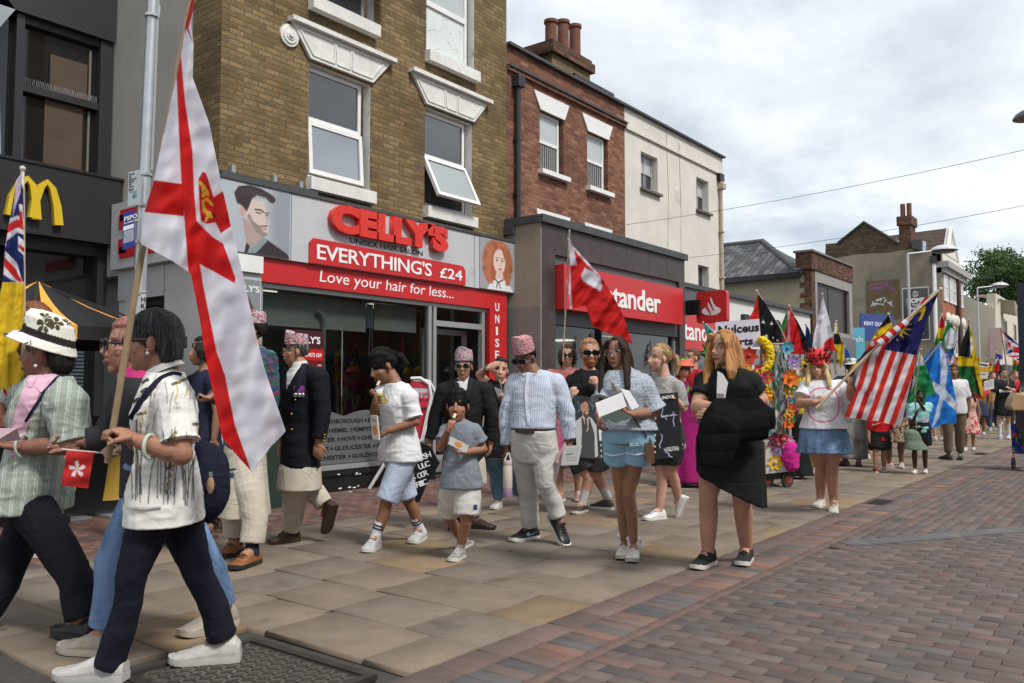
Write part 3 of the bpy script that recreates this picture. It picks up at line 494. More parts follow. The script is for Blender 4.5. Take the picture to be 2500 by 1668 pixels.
    for a, b, z in ((5.9, 7.6, 2.03), (7.75, 8.55, 2.07)): g = MB(); g.box((a, 8.3, z), (b, 8.315, 2.42)); g.tube([(a, 8.31, z), (b, 8.31, z)], .014); g.make('roller_blind', mat('roller_blind', (.5, .49, .44), .7, .06, 4), W_)
    g = MB(); g.box((7.62, 8.3, 2.08), (7.73, 8.32, 2.4)); g.tube([(7.66, 8.28, 2.1), (7.64, 8.28, 1.72), (7.67, 8.28, 1.7), (7.7, 8.28, 1.74), (7.69, 8.28, 2.1)], .006, 5); g.make('blind_chain', STEEL, W_)
    for x in (6.86,): g = MB(); g.tube([(x, 8.26, .4), (x, 8.26, 2.1), (x-.03, 8.26, 2.2), (x-.12, 8.26, 2.24)], .028); g.make('inner_post', mat('grey_post', (.33, .35, .35), .4), W_)
    p = Paint(60, 150, lin((.4, .05, .08))); p.poly([(0, 0), (1, 0), (1, .22), (0, .22)], lin((.25, .07, .1))); p.poly([(0, .23), (1, .23), (1, .36), (0, .36)], lin((.72, .06, .1)))
    for k in range(11): y = .42+k*.05; p.line([(.12, y), (.12+.3*rnd.random()+.2, y)], .006, lin((.8, .7, .7)), .8, .4); p.line([(.85, y), (.93, y)], .009, lin((.8, .7, .7)), .9, .4)
    panel('price_poster', A(6.24, G-.012, .98), X3, Z3, .52, 1.0, p, PRINT, W_); text('poster_lettering', "CELLY'S", A(6.29, G-.017, 1.82), X3, Z3, .42, .09, WHT, W_, .002, .025); text('poster_lettering', "EVERYTHING'S £24", A(6.27, G-.017, 1.66), X3, Z3, .46, .05, WHT, W_, .002, .02)
    p = Paint(30, 40, lin((.75, .78, .76))); p.ell(.3, .3, .12, .1, lin((.4, .5, .5))); p.line([(.15, .6), (.85, .6)], .02, lin((.4, .4, .4))); p.line([(.15, .75), (.7, .75)], .02, lin((.4, .4, .4))); panel('window_notice', A(8.34, G-.008, 1.05), X3, Z3, .24, .34, p, PRINT, W_)
def sash(w, x0, x1, ztop, h, ang, pane=None):
    t = math.radians(ang); d = A(0, -math.sin(t), -math.cos(t)); n = A(0, -math.cos(t), math.sin(t)); o = A(0, 8.285, ztop); m = MB(); fw = .055
    def bx(a, b, u0, u1): m.hexa([o+A(x, 0, 0)+d*u+n*k for k in (0, .05) for x, u in ((a, u0), (b, u0), (b, u1), (a, u1))])
    bx(x0, x0+fw, 0, h); bx(x1-fw, x1, 0, h); bx(x0+fw, x1-fw, 0, fw); bx(x0+fw, x1-fw, h-fw, h); m.make('sash', UPVC, w)
    g = MB(); q = [o+A(x, 0, 0)+d*u+n*.02 for x, u in ((x0+fw, fw), (x1-fw, fw), (x1-fw, h-fw), (x0+fw, h-fw))]; g.hexa(q+[k+n*.008 for k in q]); g.make('sash_pane', pane or GLU, w)
salon()

# ---------------- fast food restaurant ----------------
def restaurant():
    B = empty('restaurant_building', (4.3, 10.3, 0), 'dark clad fast food restaurant with a yellow arched letter on its black fascia', 'building'); Y = 10.28
    fm = mat('black_fascia', (.022, .022, .025), .4, .1, 1.5, spec=.4); m = MB(); m.box((-1, Y, 3.07), (5.28, 10.75, 3.89)); m.box((-1, Y-.02, 3.89), (5.3, 10.75, 3.92)); m.make('fascia', fm, B)
    m = MB()
    for s, pts in enumerate((((3.97, 3.23), (4.0, 3.45), (4.07, 3.62), (4.14, 3.69), (4.2, 3.62), (4.24, 3.42), (4.255, 3.23)), ((4.215, 3.24), (4.235, 3.45), (4.29, 3.62), (4.355, 3.69), (4.42, 3.62), (4.475, 3.42), (4.5, 3.2)))):
        P = [A(x, Y, z) for x, z in pts]; R = []
        for i, p_ in enumerate(P):
            d = nrm(P[min(i+1, len(P)-1)]-P[max(i-1, 0)]); n = A(-d[2], 0, d[0]); w = (.05, .045, .036, .03, .036, .045, .05)[i]; o = -s*.004
            R.append([p_+n*w+A(0, o, 0), p_-n*w+A(0, o, 0), p_-n*w-A(0, .07-o, 0), p_+n*w-A(0, .07-o, 0)])
        m.loft(R)
    m.make('arched_letter', mat('yellow_letter', (.62, .44, .02), .35, .04, 3, spec=.5), B)
    gl = mat('smoked_glass', (.012, .011, .011), .05, 0, spec=.7); br = mat('brown_interior_panel', (.075, .048, .03), .6, .2, 3)
    m = MB(); m.add([(-1, 10.72, 3.9), (5.28, 10.72, 3.9), (5.28, 10.72, 9), (-1, 10.72, 9)], [(0, 1, 2, 3)]); m.make('upper_glazing', gl, B)
    m = MB(); [m.box((x, 10.6, 3.9), (x+w, 10.715, 5.9)) for x, w in ((5.12, .16), (4.12, .09), (3.3, .1))]; m.box((4.21, 10.62, 4.83), (5.12, 10.715, 4.92)); m.box((3.3, 10.55, 5.75), (5.28, 10.715, 9)); m.box((4.21, 10.64, 5.66), (5.12, 10.715, 5.75)); m.make('window_frame', DARKF, B)
    m = MB(); [m.box((a, 10.69, c), (b, 10.716, d)) for a, b, c, d in ((4.5, 4.96, 3.92, 4.82), (4.55, 5.0, 4.93, 5.4))]; m.make('inner_panel', br, B); m = MB(); [m.box((5.02, 10.685, c), (5.045, 10.714, d)) for c, d in ((3.93, 4.8), (4.95, 5.6))]; m.make('inner_edge', mat('pale_edge', (.15, .14, .11), .5), B)
    m = MB(); [m.tube([(x, 10.65, 4.92), (x+rnd.uniform(-.01, .01), 10.63, 5.0)], .003, 4) for x in np.linspace(4.23, 5.1, 44)]; m.make('bird_spikes', STEEL, B)
    m = MB(); m.prism([(3.72, 3.95), (3.98, 3.95), (3.9, 5.45), (4.08, 5.75), (3.9, 5.95), (3.6, 5.9)], (0, 10.6, 0), (1, 0, 0), (0, 0, 1), .05); m.make('hanging_board', mat('pale_board', (.3, .33, .36), .4), B); m = MB(); m.prism([(3.7, 3.95), (3.9, 3.95), (3.84, 5.4), (3.7, 5.4)], (0, 10.548, 0), (1, 0, 0), (0, 0, 1), .02); m.make('board_face', BLACKP, B)
    m = MB(); m.add([(-1, 10.6, 0), (5.2, 10.6, 0), (5.2, 10.6, 3.07), (-1, 10.6, 3.07)], [(0, 1, 2, 3)]); m.make('shopfront_glass', gl, B); m = MB(); [m.box((x, 10.45, 0), (x+.12, 10.595, 3.07)) for x in (5.08, 4.05, 3.2)]; m.box((3.2, 10.45, 2.92), (5.08, 10.595, 3.07)); m.make('shopfront_frame', DARKF, B)
    m = MB(); [m.box((4.62, 10.56, z), (5.0, 10.59, z+.028)) for z in np.arange(.9, 2.1, .045)]; m.make('louvre', mat('blue_grey_louvre', (.07, .085, .1), .5), B); m = MB(); m.box((4.56, 10.55, .2), (4.61, 10.59, 2.4)); m.make('louvre_post', STEEL, B)
    P = empty('parasol', at(110, 1260, 7.9)*A(1, 1, 0), 'black and golden striped cafe parasol beside the restaurant', 'parasol'); d = 7.9; apex = at(95, 655, d+.15); c = apex-ZU*.62; 
    ring = [c+A(1.35*math.cos(a), 1.35*math.sin(a), 0) for a in np.linspace(0, 2*math.pi, 8, endpoint=False)+.35]; apex = (c+ZU*.5)
    cp = MB()
    for k in range(8):
        a, b = ring[k], ring[(k+1) % 8]; q = [a+(b-a)*t for t in (0, .12, .36, 1)]
        for j in range(3):
            L_ = 6; col = lin((.86, .62, .25)) if j == 1 else (.012, .012, .013)
            V = []; [V.extend([apex+(q[j]-apex)*t+ZU*(-.06*math.sin(math.pi*t)), apex+(q[j+1]-apex)*t+ZU*(-.06*math.sin(math.pi*t))]) for t in np.linspace(.02, 1, L_)]
            cp.add(V, [(2*i, 2*i+1, 2*i+3, 2*i+2) for i in range(L_-1)], col); cp.add([q[j], q[j+1], q[j+1]-ZU*.12, q[j]-ZU*.12], [(0, 1, 2, 3)], col)
    cp.make('canopy', mat('canopy_cloth', None, .8, .08, 6, attr=True), P); m = MB(); m.tube([A(c[0], c[1], 0), apex], .025); m.make('pole', DARKF, P); m = MB(); [m.bar(apex-ZU*.03, r-ZU*.02, .02, .02) for r in ring]; m.make('ribs', DARKF, P); m = MB(); m.box((c[0]-.25, c[1]-.25, 0), (c[0]+.25, c[1]+.25, .06)); m.make('base', BLACKP, P)
    q0, q1 = onZ(150, 1268), onZ(292, 1256); Q = empty('cafe_windbreak', q0, 'black cafe windbreak panel with a yellow upright band in front of the restaurant', 'windbreak'); dd = nrm(q1-q0); m = MB(); m.bar(q0+ZU*.52, q1+ZU*.52, .03, .96, (0, 0, 1)); m.make('screen', BLACKP, Q); m = MB(); o = q0+dd*.36+np.cross(dd, ZU)*.022; m.hexa([o+dd*a+ZU*z+np.cross(dd, ZU)*k for k in (0, .006) for a, z in ((.0, .15), (.17, .15), (.22, .72), (.07, .72))]); m.make('yellow_band', mat('gold_band', (.42, .26, .04), .5), Q); m = MB(); [m.tube([p, p+ZU*1.03], .02) for p in (q0, q1)]; [m.box(p-A(.2, .2, 0), p+A(.2, .2, .02)) for p in (q0, q1)]; m.make('posts', STEEL, Q)
restaurant()

# ---------------- lamp post with notices ----------------
def post():
    b = at(313, 1322, 7)*A(1, 1, 0); t = at(392, -420, 7.05); P = empty('lamp_post', b, 'tall galvanised lamp post with tied notices in front of the salon side wall', 'lamp post'); m = MB(); m.tube([b, b+(t-b)*.28, b+(t-b)*.29, t], [.075, .068, .052, .04], 16); m.make('pole', STEEL, P, True); f = lambda y: b+(t-b)*((1322-y)/1742)
    m = MB(); [m.tube([f(y)-ZU*.012, f(y)+ZU*.012], .074 if y > 800 else .06, 16) for y in (42, 430, 505, 595, 720, 770)]; c = f(42); m.tube([c-A(0, 0, .02)-RT*-.05, c+RT*.06+ZU*.09], .012); m.make('strap', mat('steel_strap', (.5, .5, .5), .3, metal=.9), P); m = MB(); m.tube([f(420)+RT*.055, f(0)+RT*.045, f(-200)+RT*.045], .012, 6); m.make('cable_duct', mat('grey_post'), P)
    def sign(nm, P4, pt, lab, extra=None):
        w = [at(*p, 6.86) for p in P4]; o, x, y = w[3], w[2]-w[3], w[0]-w[3]; e = empty(nm, o, lab, 'sign'); panel('board', o, nrm(x), nrm(y), np.linalg.norm(x), np.linalg.norm(y), pt, PRINT, e)
        for s, u, v, hh, mm in extra or (): text('lettering', s, o+x*u+y*v-FW*.007, x, y, None, np.linalg.norm(y)*hh, mm, e, .001, .02)
    p = Paint(40, 110, lin((.62, .66, .68))); p.ell(.55, .72, .2, .09, lin((.4, .55, .55))); p.ell(.5, .74, .1, .05, lin((.25, .4, .4))); p.line([(.2, .6), (.7, .62)], .012, lin((.2, .2, .2)), 1, .4); p.ell(.75, .12, .1, .04, lin((.75, .5, .5)), a=.6)
    sign('notice', ((314, 421), (346, 412), (342, 498), (312, 505)), p, 'pale notice with a small globe tied high on the lamp post', [(s, .08, .9-.075*k, .055, BLK) for k, s in enumerate(("Don't", 'be', 'thrown', 'PICK', 'up', 'your', 'litter'))])
    p = Paint(50, 110, lin((.1, .18, .5))); p.poly([(.06, .02), (.94, .02), (.94, .36), (.06, .36)], lin((.09, .17, .52))); p.poly([(.06, .37), (.94, .37), (.94, .48), (.06, .48)], lin((.85, .87, .9))); p.poly([(.1, .51), (.92, .51), (.92, .83), (.1, .83)], lin((.6, .63, .68)))
    for k in range(7): p.line([(.12+.1*k, .54+.03*(k % 3)), (.3+.08*k, .8)], .01, lin((.45, .48, .55)), .8, .45)
    sign('notice', ((301, 521), (332, 510), (328, 602), (299, 611)), p, 'blue and white order notice with a map on the lamp post', [('PSPO', .14, .76, .12, WHT), ('IN OPERATION', .14, .68, .045, WHT)])
    p = Paint(14, 60, lin((.75, .76, .76))); p.line([(.1, .08), (1, .08)], .02, lin((.2, .2, .2)))
    sign('notice', ((344, 710), (357, 710), (354, 790), (341, 790)), p, 'narrow white code strip on the lamp post reading HKM3', [(s, .2, .66-.2*k, .15, BLK) for k, s in enumerate('HKM3')])
post()

# ---------------- red brick house, bank, cream house ----------------
def redhouse():
    B = empty('red_brick_house', (12.4, 8.2, 0), 'red brick house with white splayed lintels between the yellow brick and cream buildings', 'house'); H = [(11.42, 12.15, 5.0, 6.02), (12.92, 13.66, 5.0, 6.02)]
    m = MB(); holes_wall(m, 10.5, 14.3, 2.2, 6.82, 8.2, H, .1); m.box((10.5, 8.14, 6.44), (14.3, 8.199, 6.5)); m.box((10.5, 8.2, 6.82), (14.3, 8.5, 6.85)); m.add([(14.3, 8.2, 2.2), (14.3, 13, 2.2), (14.3, 13, 6.8), (14.3, 8.2, 6.8)], [(0, 1, 2, 3)]); m.make('brick_wall', RB, B, uv=True)
    m = MB(); m.box((10.5, 8.12, 6.852), (14.3, 8.6, 6.9)); m.box((10.5, 8.11, 6.5), (14.3, 8.198, 6.53)); m.make('parapet_cap', LEAD, B)
    for i, (a, b, c, d) in enumerate(H):
        prismwin(B, 'window_lintel', [(a-.0, d+.01), (b, d+.01), (b+.14, d+.3), (a-.2, d+.3)], 8.17, 8.197, WHT if 0 else UPVC); s = MB(); s.box((a-.05, 8.1, c-.08), (b+.08, 8.28, c-.001)); s.make('window_sill', UPVC, B); window(B, a, b-.08, c, d, 8.28, [((c+d)/2, .05)], .045, BLIND, low=GLU, curtain=9)
    for a, b in ((11.36, 12.3), (12.85, 13.75)): prismwin(B, 'window_lintel', [(a, 4.02), (b-.1, 4.02), (b, 4.3), (a-.08, 4.3)], 8.16, 8.197, UPVC)
    C = MB(); C.box((12.95, 9.0, 6.5), (14.3, 9.75, 7.72)); o = C.make('chimney', YB, B, uv=True); C = MB(); C.box((12.87, 8.92, 7.72), (14.38, 9.83, 7.9)); C.box((12.92, 8.97, 7.9), (14.33, 9.78, 7.98)); C.make('chimney_cap', DB, o, uv=True)
    for x, h in ((13.2, .52), (13.62, .66), (14.05, .72)): C = MB(); C.tube([(x, 9.2, 7.97), (x, 9.2, 7.97+h-.06), (x, 9.2, 7.97+h-.06), (x, 9.2, 7.97+h)], [.12, .115, .14, .14], 14); C.make('chimney_pot', mat('terracotta', (.15, .055, .034), .8, .2, 6), o)
    C = MB(); C.box((13.6, 8.9, 6.6), (15.1, 9.8, 7.5)); C.make('roof_box', BLACKP, B)
    P = MB(); P.tube([(10.72, 8.13, 6.2), (10.72, 8.13, 3.9)], .045, 10); P.box((10.63, 8.05, 6.2), (10.81, 8.19, 6.38)); [P.box((10.66, 8.1, z), (10.78, 8.19, z+.05)) for z in (4.4, 5.3)]; P.make('downpipe', mat('black_iron', (.025, .025, .03), .5), B)
redhouse()
def bank():
    Y = 7.5; B = empty('bank_building', (13, 7.5, 0), 'single storey bank clad in dark brown stone with a long red sign', 'building'); st = mat('brown_stone', (.052, .036, .034), .45, .35, 5, .1, 30, dirt=((.12, .1, .095), 3, .66), spec=.4); dg_ = mat('slate_grey_panel', (.075, .08, .088), .45, .06, 2)
    m = MB(); m.box((10.5, Y, 3.4), (15.45, 8.15, 3.86)); m.box((10.5, Y, 0), (10.86, 8.15, 3.4)); m.box((15.2, Y, 0), (15.45, 8.15, 3.4)); m.make('stone_cladding', st, B)
    m = MB(); [m.box((x, Y-.002, 3.41), (x+.008, Y+.01, 3.86)) for x in (11.4, 12.25, 13.1, 13.95, 14.7)]; m.make('stone_joints', BLK, B)
    m = MB(); m.box((10.44, Y-.06, 3.86), (15.5, 8.19, 3.98)); m.box((10.42, 8.0, 3.72), (10.5, 8.19, 3.86)); m.make('parapet_cap', LEAD, B)
    m = MB(); m.box((10.46, Y+.005, 0), (10.498, 8.19, 2.55)); m.make('lower_side_render', mat('side_concrete', (.19, .18, .165), .9, .2, 2, .3, 30, dirt=((.28, .17, .07), 1.7, .68)), B); m = MB(); m.box((10.475, Y+.005, 2.55), (10.498, 8.19, 3.86)); m.make('upper_side_render', mat('side_render', (.27, .235, .19), .9, .15, 2, .2, 30), B)
    m = MB(); m.box((10.86, Y+.05, 2.3), (15.2, 7.9, 3.4)); m.make('grey_panel', dg_, B)
    m = MB(); m.box((10.9, Y-.14, 2.53), (15.08, Y+.049, 3.24)); m.make('red_sign', REDS, B); s = B
    X3 = (1, 0, 0); Z3 = (0, 0, 1); o = onY(1380, 705, Y-.14); text('sign_lettering', 'Santander', A(11.5, Y-.141, 2.68), X3, Z3, 2.62, .39, WHT, B, .012, .018, spacing=.97)
    m = MB(); [m.box((x, Y+.1, .4), (x+.06, Y+.18, 2.3)) for x in (10.86, 13.1, 15.14)]; m.box((10.86, Y+.1, .34), (15.2, Y+.18, .4)); w = m.make('shop_window', mat('aluminium'), B); g = MB(); g.box((10.92, Y+.13, .4), (15.14, Y+.138, 2.3)); g.make('pane', SHG, w); m = MB(); m.box((10.86, Y+.05, 0), (15.2, Y+.2, .34)); m.make('stall_riser', st, B)
    I = MB(); I.add([(10.87, 11.5, 0), (15.2, 11.5, 0), (15.2, 11.5, 2.4), (10.87, 11.5, 2.4)], [(0, 1, 2, 3)]); I.add([(10.87, 7.7, 2.28), (15.2, 7.7, 2.28), (15.2, 11.5, 2.28), (10.87, 11.5, 2.28)], [(0, 1, 2, 3)]); [I.add([(x, 7.7, 0), (x, 11.5, 0), (x, 11.5, 2.4), (x, 7.7, 2.4)], [(0, 1, 2, 3)]) for x in (10.88, 15.19)]; I.make('interior', INTL, B)
    for x, y in ((11.3, 8.3), (12.0, 9.3), (13.4, 8.2), (14.0, 9.4)): g = MB(); g.box((x, y, 2.25), (x+.6, y+.4, 2.27)); g.make('ceiling_light', CEIL, B)
    # projecting square sign
    c = A(15.62, 7.05, 0); p = MB(); r = .07; q = [(x+r*math.cos(a), z+r*math.sin(a)) for x, z, a0 in ((.25, .25, 0), (-.25, .25, 90), (-.25, -.25, 180), (.25, -.25, 270)) for a in np.radians(np.linspace(a0, a0+90, 5))]
    o = A(15.55, 6.98, 2.9); E = empty('projecting_sign', o, 'square red hanging sign with a white flame emblem on the bank corner', 'sign'); d1 = nrm((0, -1, 0)); p.prism(q, o, d1, ZU, -.14); p.make('sign_box', REDS, E)
    em = MB(); k = 0; em.prism([(.23*math.cos(a), -.07+.095*math.sin(a)) for a in np.linspace(0, 2*math.pi, 32, endpoint=False)], o-A(.001, 0, 0), d1, ZU, -.0); em = MB()
    fx = lambda P, dx: em.prism(P, o+A(-.004-dx, 0, 0), d1, ZU, .004 if 0 else -.003)
    fx([(.2*math.cos(a), -.08+.09*math.sin(a)) for a in np.linspace(0, 2*math.pi, 32, endpoint=False)], 0); em.make('emblem', WHT, E)
    em = MB(); fx([(-.11, -.02), (-.04, -.12), (-.01, -.17), (.0, -.13), (-.06, -.03), (-.09, .05)], .003); fx([(-.03, .0), (.03, -.07), (.05, -.1), (.05, -.05), (.0, .03), (-.03, .07)], .003); em.make('emblem_gap', REDS, E); em = MB(); fx([(-.07, .02), (-.07, .1), (0, -.01), (.03, -.1), (.0, -.06)], .006); fx([(.0, .2), (.02, .1), (.1, .0), (.11, -.06), (.06, -.06), (.05, -.02), (.0, .08)], .006); fx([(.0, .2), (-.02, .13), (.03, .05), (.06, .02)], .007); em.make('emblem_flame', WHT, E); m = MB(); m.box((15.46, 7.2, 2.75), (15.6, 7.5, 3.05)); m.make('arm', BLACKP, E)
bank()
def creamhouse():
    B = empty('cream_house', (16.7, 8.2, 0), 'tall cream rendered house with small sash windows next to the red brick house', 'house'); H = [(14.95, 15.68, 5.36, 6.12), (17.55, 18.2, 5.36, 6.12), (17.58, 18.15, 3.45, 4.1)]
    m = MB(); holes_wall(m, 14.3, 19.02, 2.2, 6.86, 8.2, H, .18); m.add([(19.02, 8.2, 2.2), (19.02, 12, 2.2), (19.02, 12, 6.86), (19.02, 8.2, 6.86)], [(0, 1, 2, 3)]); m.make('rendered_wall', CREAM, B); m = MB(); m.box((14.3, 8.12, 6.862), (19.05, 8.6, 6.9)); m.make('parapet_cap', LEAD, B); m = MB(); m.box((14.3, 8.155, 6.42), (19.02, 8.199, 6.47)); m.make('string_course', CREAM, B)
    for a, b, c, d in H[:2]: s = MB(); s.box((a-.05, 8.12, c-.05), (b+.08, 8.36, c-.001)); s.make('window_sill', mat('brown_sill', (.13, .11, .1), .8), B)
    for a, b, c, d in H: window(B, a, b-.05, c, d, 8.34, [((c+d)/2, .035)] if c > 5 else (), .03, BLIND if c > 5 else mat('pane_grey', (.2, .24, .26), .1, .1, 3, spec=.8), low=GLU, vb=[((a+b)/2-.02, .03)], frame=mat('grey_sash', (.36, .36, .35), .5))
    P = MB(); P.tube([(18.78, 8.14, 6.25), (18.78, 8.14, 2.5)], .04, 8); P.box((18.7, 8.05, 6.05), (18.88, 8.199, 6.18)); [P.box((18.72, 8.09, z), (18.86, 8.199, z+.04)) for z in (5.0, 3.9)]; P.make('downpipe', mat('buff_pipe', (.42, .34, .26), .6), B); m = MB(); m.box((18.66, 8.1, 6.25), (18.9, 8.199, 6.42)); m.make('rainwater_hole', BLK, B)
    m = MB(); [m.tube([(x, 8.196, z0), (x+.05, 8.196, (z0+z1)/2), (x-.02, 8.196, z1)], .006, 4) for x, z0, z1 in ((16.1, 4.3, 6.8), (16.7, 3.7, 6.7))]; m.make('render_cracks', mat('crack', (.3, .28, .25), .9), B)
creamhouse()
def lowshops():
    B = empty('white_shop', (21.5, 8.2, 0), 'low white rendered shop with black letters between the bank and the slate roofed building', 'shop'); m = MB(); m.box((18.7, 8.2, 2.3), (25.3, 9, 3.5)); m.make('white_wall', mat('white_render', (.62, .62, .6), .8, .08, 2), B); m = MB(); m.box((15.5, 8.1, 3.5), (25.4, 9, 3.6)); m.make('roof_edge', LEAD, B); m = MB(); m.box((15.5, 8.15, 2.9), (18.68, 8.9, 3.5)); m.make('grey_fascia', mat('slate_grey_panel'), B); m = MB(); m.box((15.5, 8.05, 2.12), (18.9, 8.14, 2.9)); m.make('red_fascia', REDS, B)
    text('fascia_lettering', 'Santander', A(15.6, 8.048, 2.33), (1, 0, 0), ZU, 2.7, .42, WHT, B, .01, .018); m = MB(); m.box((15.5, 8.2, 0), (25.3, 8.4, 2.3)); m.make('shop_glass', GLU, B); text('black_letters', 'INDIGO', A(20.0, 8.19, 2.72), (1, 0, 0), ZU, 2.6, .42, BLK, B, .1, .05); m = MB(); [m.box((x, 8.12, 0), (x+.12, 8.2, 2.12)) for x in (15.5, 18.6, 20.5, 22.5, 25)]; m.make('pillars', mat('white_render'), B); m = MB(); m.box((18.8, 8.08, 2.85), (19.05, 8.199, 2.98)); m.tube([(18.95, 8.1, 3.3), (18.95, 8.1, 2.6), (19.1, 8.1, 2.55)], .02); m.make('pipework', UPVC, B)
    B = empty('slate_roofed_building', (27.6, 8.2, 0), 'tan building with a slate hipped roof and a brick parapet over a dark upper window', 'building'); X0, X1 = 25.5, 29.7
    m = MB(); m.box((X0+.02, 8.42, 0), (X1, 14, 4.75)); m.make('rendered_side_wall', mat('buff_block', (.36, .31, .22), .9, .12, 1.2, .2, 20, dirt=((.3, .22, .1), .5, .6)), B)
    m = MB(); m.box((X0-.08, 8.15, 4.9), (X1, 8.65, 5.42)); m.box((X0, 8.2, 4.75), (X1, 8.6, 4.9)); m.box((X0, 8.2, 0), (X0+.3, 8.42, 4.75))
    for k in range(14): m.box((X0, 8.42, .2+k*.32), (X0+.1, 8.56, .36+k*.32))
    m.make('brick_parapet', DB, B, uv=True); m = MB(); m.box((X0-.14, 8.1, 5.42), (X1+.03, 8.7, 5.48)); m.make('coping', mat('stone_cap', (.16, .15, .13), .9), B)
    m = MB(); holes_wall(m, X0+.3, X1, 1.6, 4.9, 8.19, [(26.0, 29.35, 3.1, 4.56)], .15); m.make('stone_surround', mat('grey_stone_panel', (.27, .25, .235), .8, .08, 1.5), B); window(B, 26.0, 29.35, 3.1, 4.56, 8.3, [], .05, mat('brown_glass', (.022, .014, .012), .3, .3, 1, spec=.12), DARKF, vb=[(27.4, .05)]); m = MB(); m.box((X0+.3, 8.1, 2.2), (X1, 8.18, 2.95)); m.make('shop_fascia', BLACKP, B); m = MB(); m.box((X0+.3, 8.2, 0), (X1, 8.3, 2.2)); m.make('shop_glass', GLU, B)
    ez = 4.82; R = [(X0-.15, 8.5, ez), (X0-.15, 14, ez)]; ax = onX(1862, 590, 28.0); az = ax[2]; V = [(X0-.15, 8.5, ez), (X0-.15, 15, ez), (28., 15, az), (28., ax[1], az), (X1+1, 8.5, ez), (X1+1, 15, ez)]
    m = MB(); m.add(V, [(0, 1, 2, 3), (0, 3, 4), (3, 2, 5, 4)]); sl_ = brickmat('slate', (.05, .052, .058), (.14, .145, .15), (.03, .03, .032), .35, .19, .012, (.09, .09, .085), .4, .01); sl_.node_tree; m.make('roof', sl_, B, uv=True); m = MB(); m.tube([V[0], V[3]], .1); m.tube([V[3], V[2]], .1); m.make('ridge_tiles', LEAD, B); m = MB(); m.box((X0-.25, 8.5, 4.66), (X0-.02, 15, 4.82)); m.make('gutter', BLACKP, B); m = MB(); m.box((X0-.06, 9.55, 2.9), (X0+.02, 9.9, 3.5)); m.make('alarm_box', BLK, B)
    # round bank sign, pale, and small shop boards
    E = empty('round_sign', A(24.9, 7.4, 2.3), 'round white hanging sign with a red and white hexagon emblem', 'sign'); o = at(1932, 815, 27.5); m = MB(); x = nrm(A(.35, -.94, 0)); m.prism([(.33*math.cos(a), .38*math.sin(a)) for a in np.linspace(0, 2*math.pi, 28, endpoint=False)], o, x, ZU, -.12); m.hexa([o+x*a+ZU*z+np.cross(x, ZU)*k for k in (0, -.1) for a, z in ((-.33, -.9), (.33, -.9), (.33, 0), (-.33, 0))]); m.make('disc', WHT, E); zz = np.cross(x, ZU)
    m = MB(); [m.prism(P, o+zz*.004, x, ZU, .004) for P in ([(-.24, 0), (-.1, .14), (-.1, -.14)], [(.24, 0), (.1, -.14), (.1, .14)], [(-.1, .14), (.1, .14), (0, 0)], [(-.1, -.14), (0, 0), (.1, -.14)])]; m.make('emblem', REDS, E)
    for px, py, w, h, d, c, t, lab in ((2086, 838, .75, 1.15, 31, (.12, .42, .55), 'Cash', 'pale blue shop board under the dark upper window'), (2142, 800, 2.2, 1.2, 38, (.03, .05, .2), 'KENT QUALITY', 'dark blue shop fascia reading KENT below the tan side wall')):
        o = at(px, py, d); x = nrm(A(.55, -.85, 0)) if w < 1 else nrm((1, -.45, 0)); E = empty('shop_board', o, lab, 'sign'); m = MB(); m.hexa([o+x*a+ZU*z+np.cross(x, ZU)*k for k in (0, -.06) for a, z in ((-w/2, -h/2), (w/2, -h/2), (w/2, h/2), (-w/2, h/2))]); m.make('board', mat('board_'+('blue' if w > 1 else 'sky'), c, .5), E); text('lettering', t, o-x*w*.4+ZU*.05+np.cross(x, ZU)*.003, x, ZU, w*.8, .2, WHT, E, .003, .01)
lowshops()
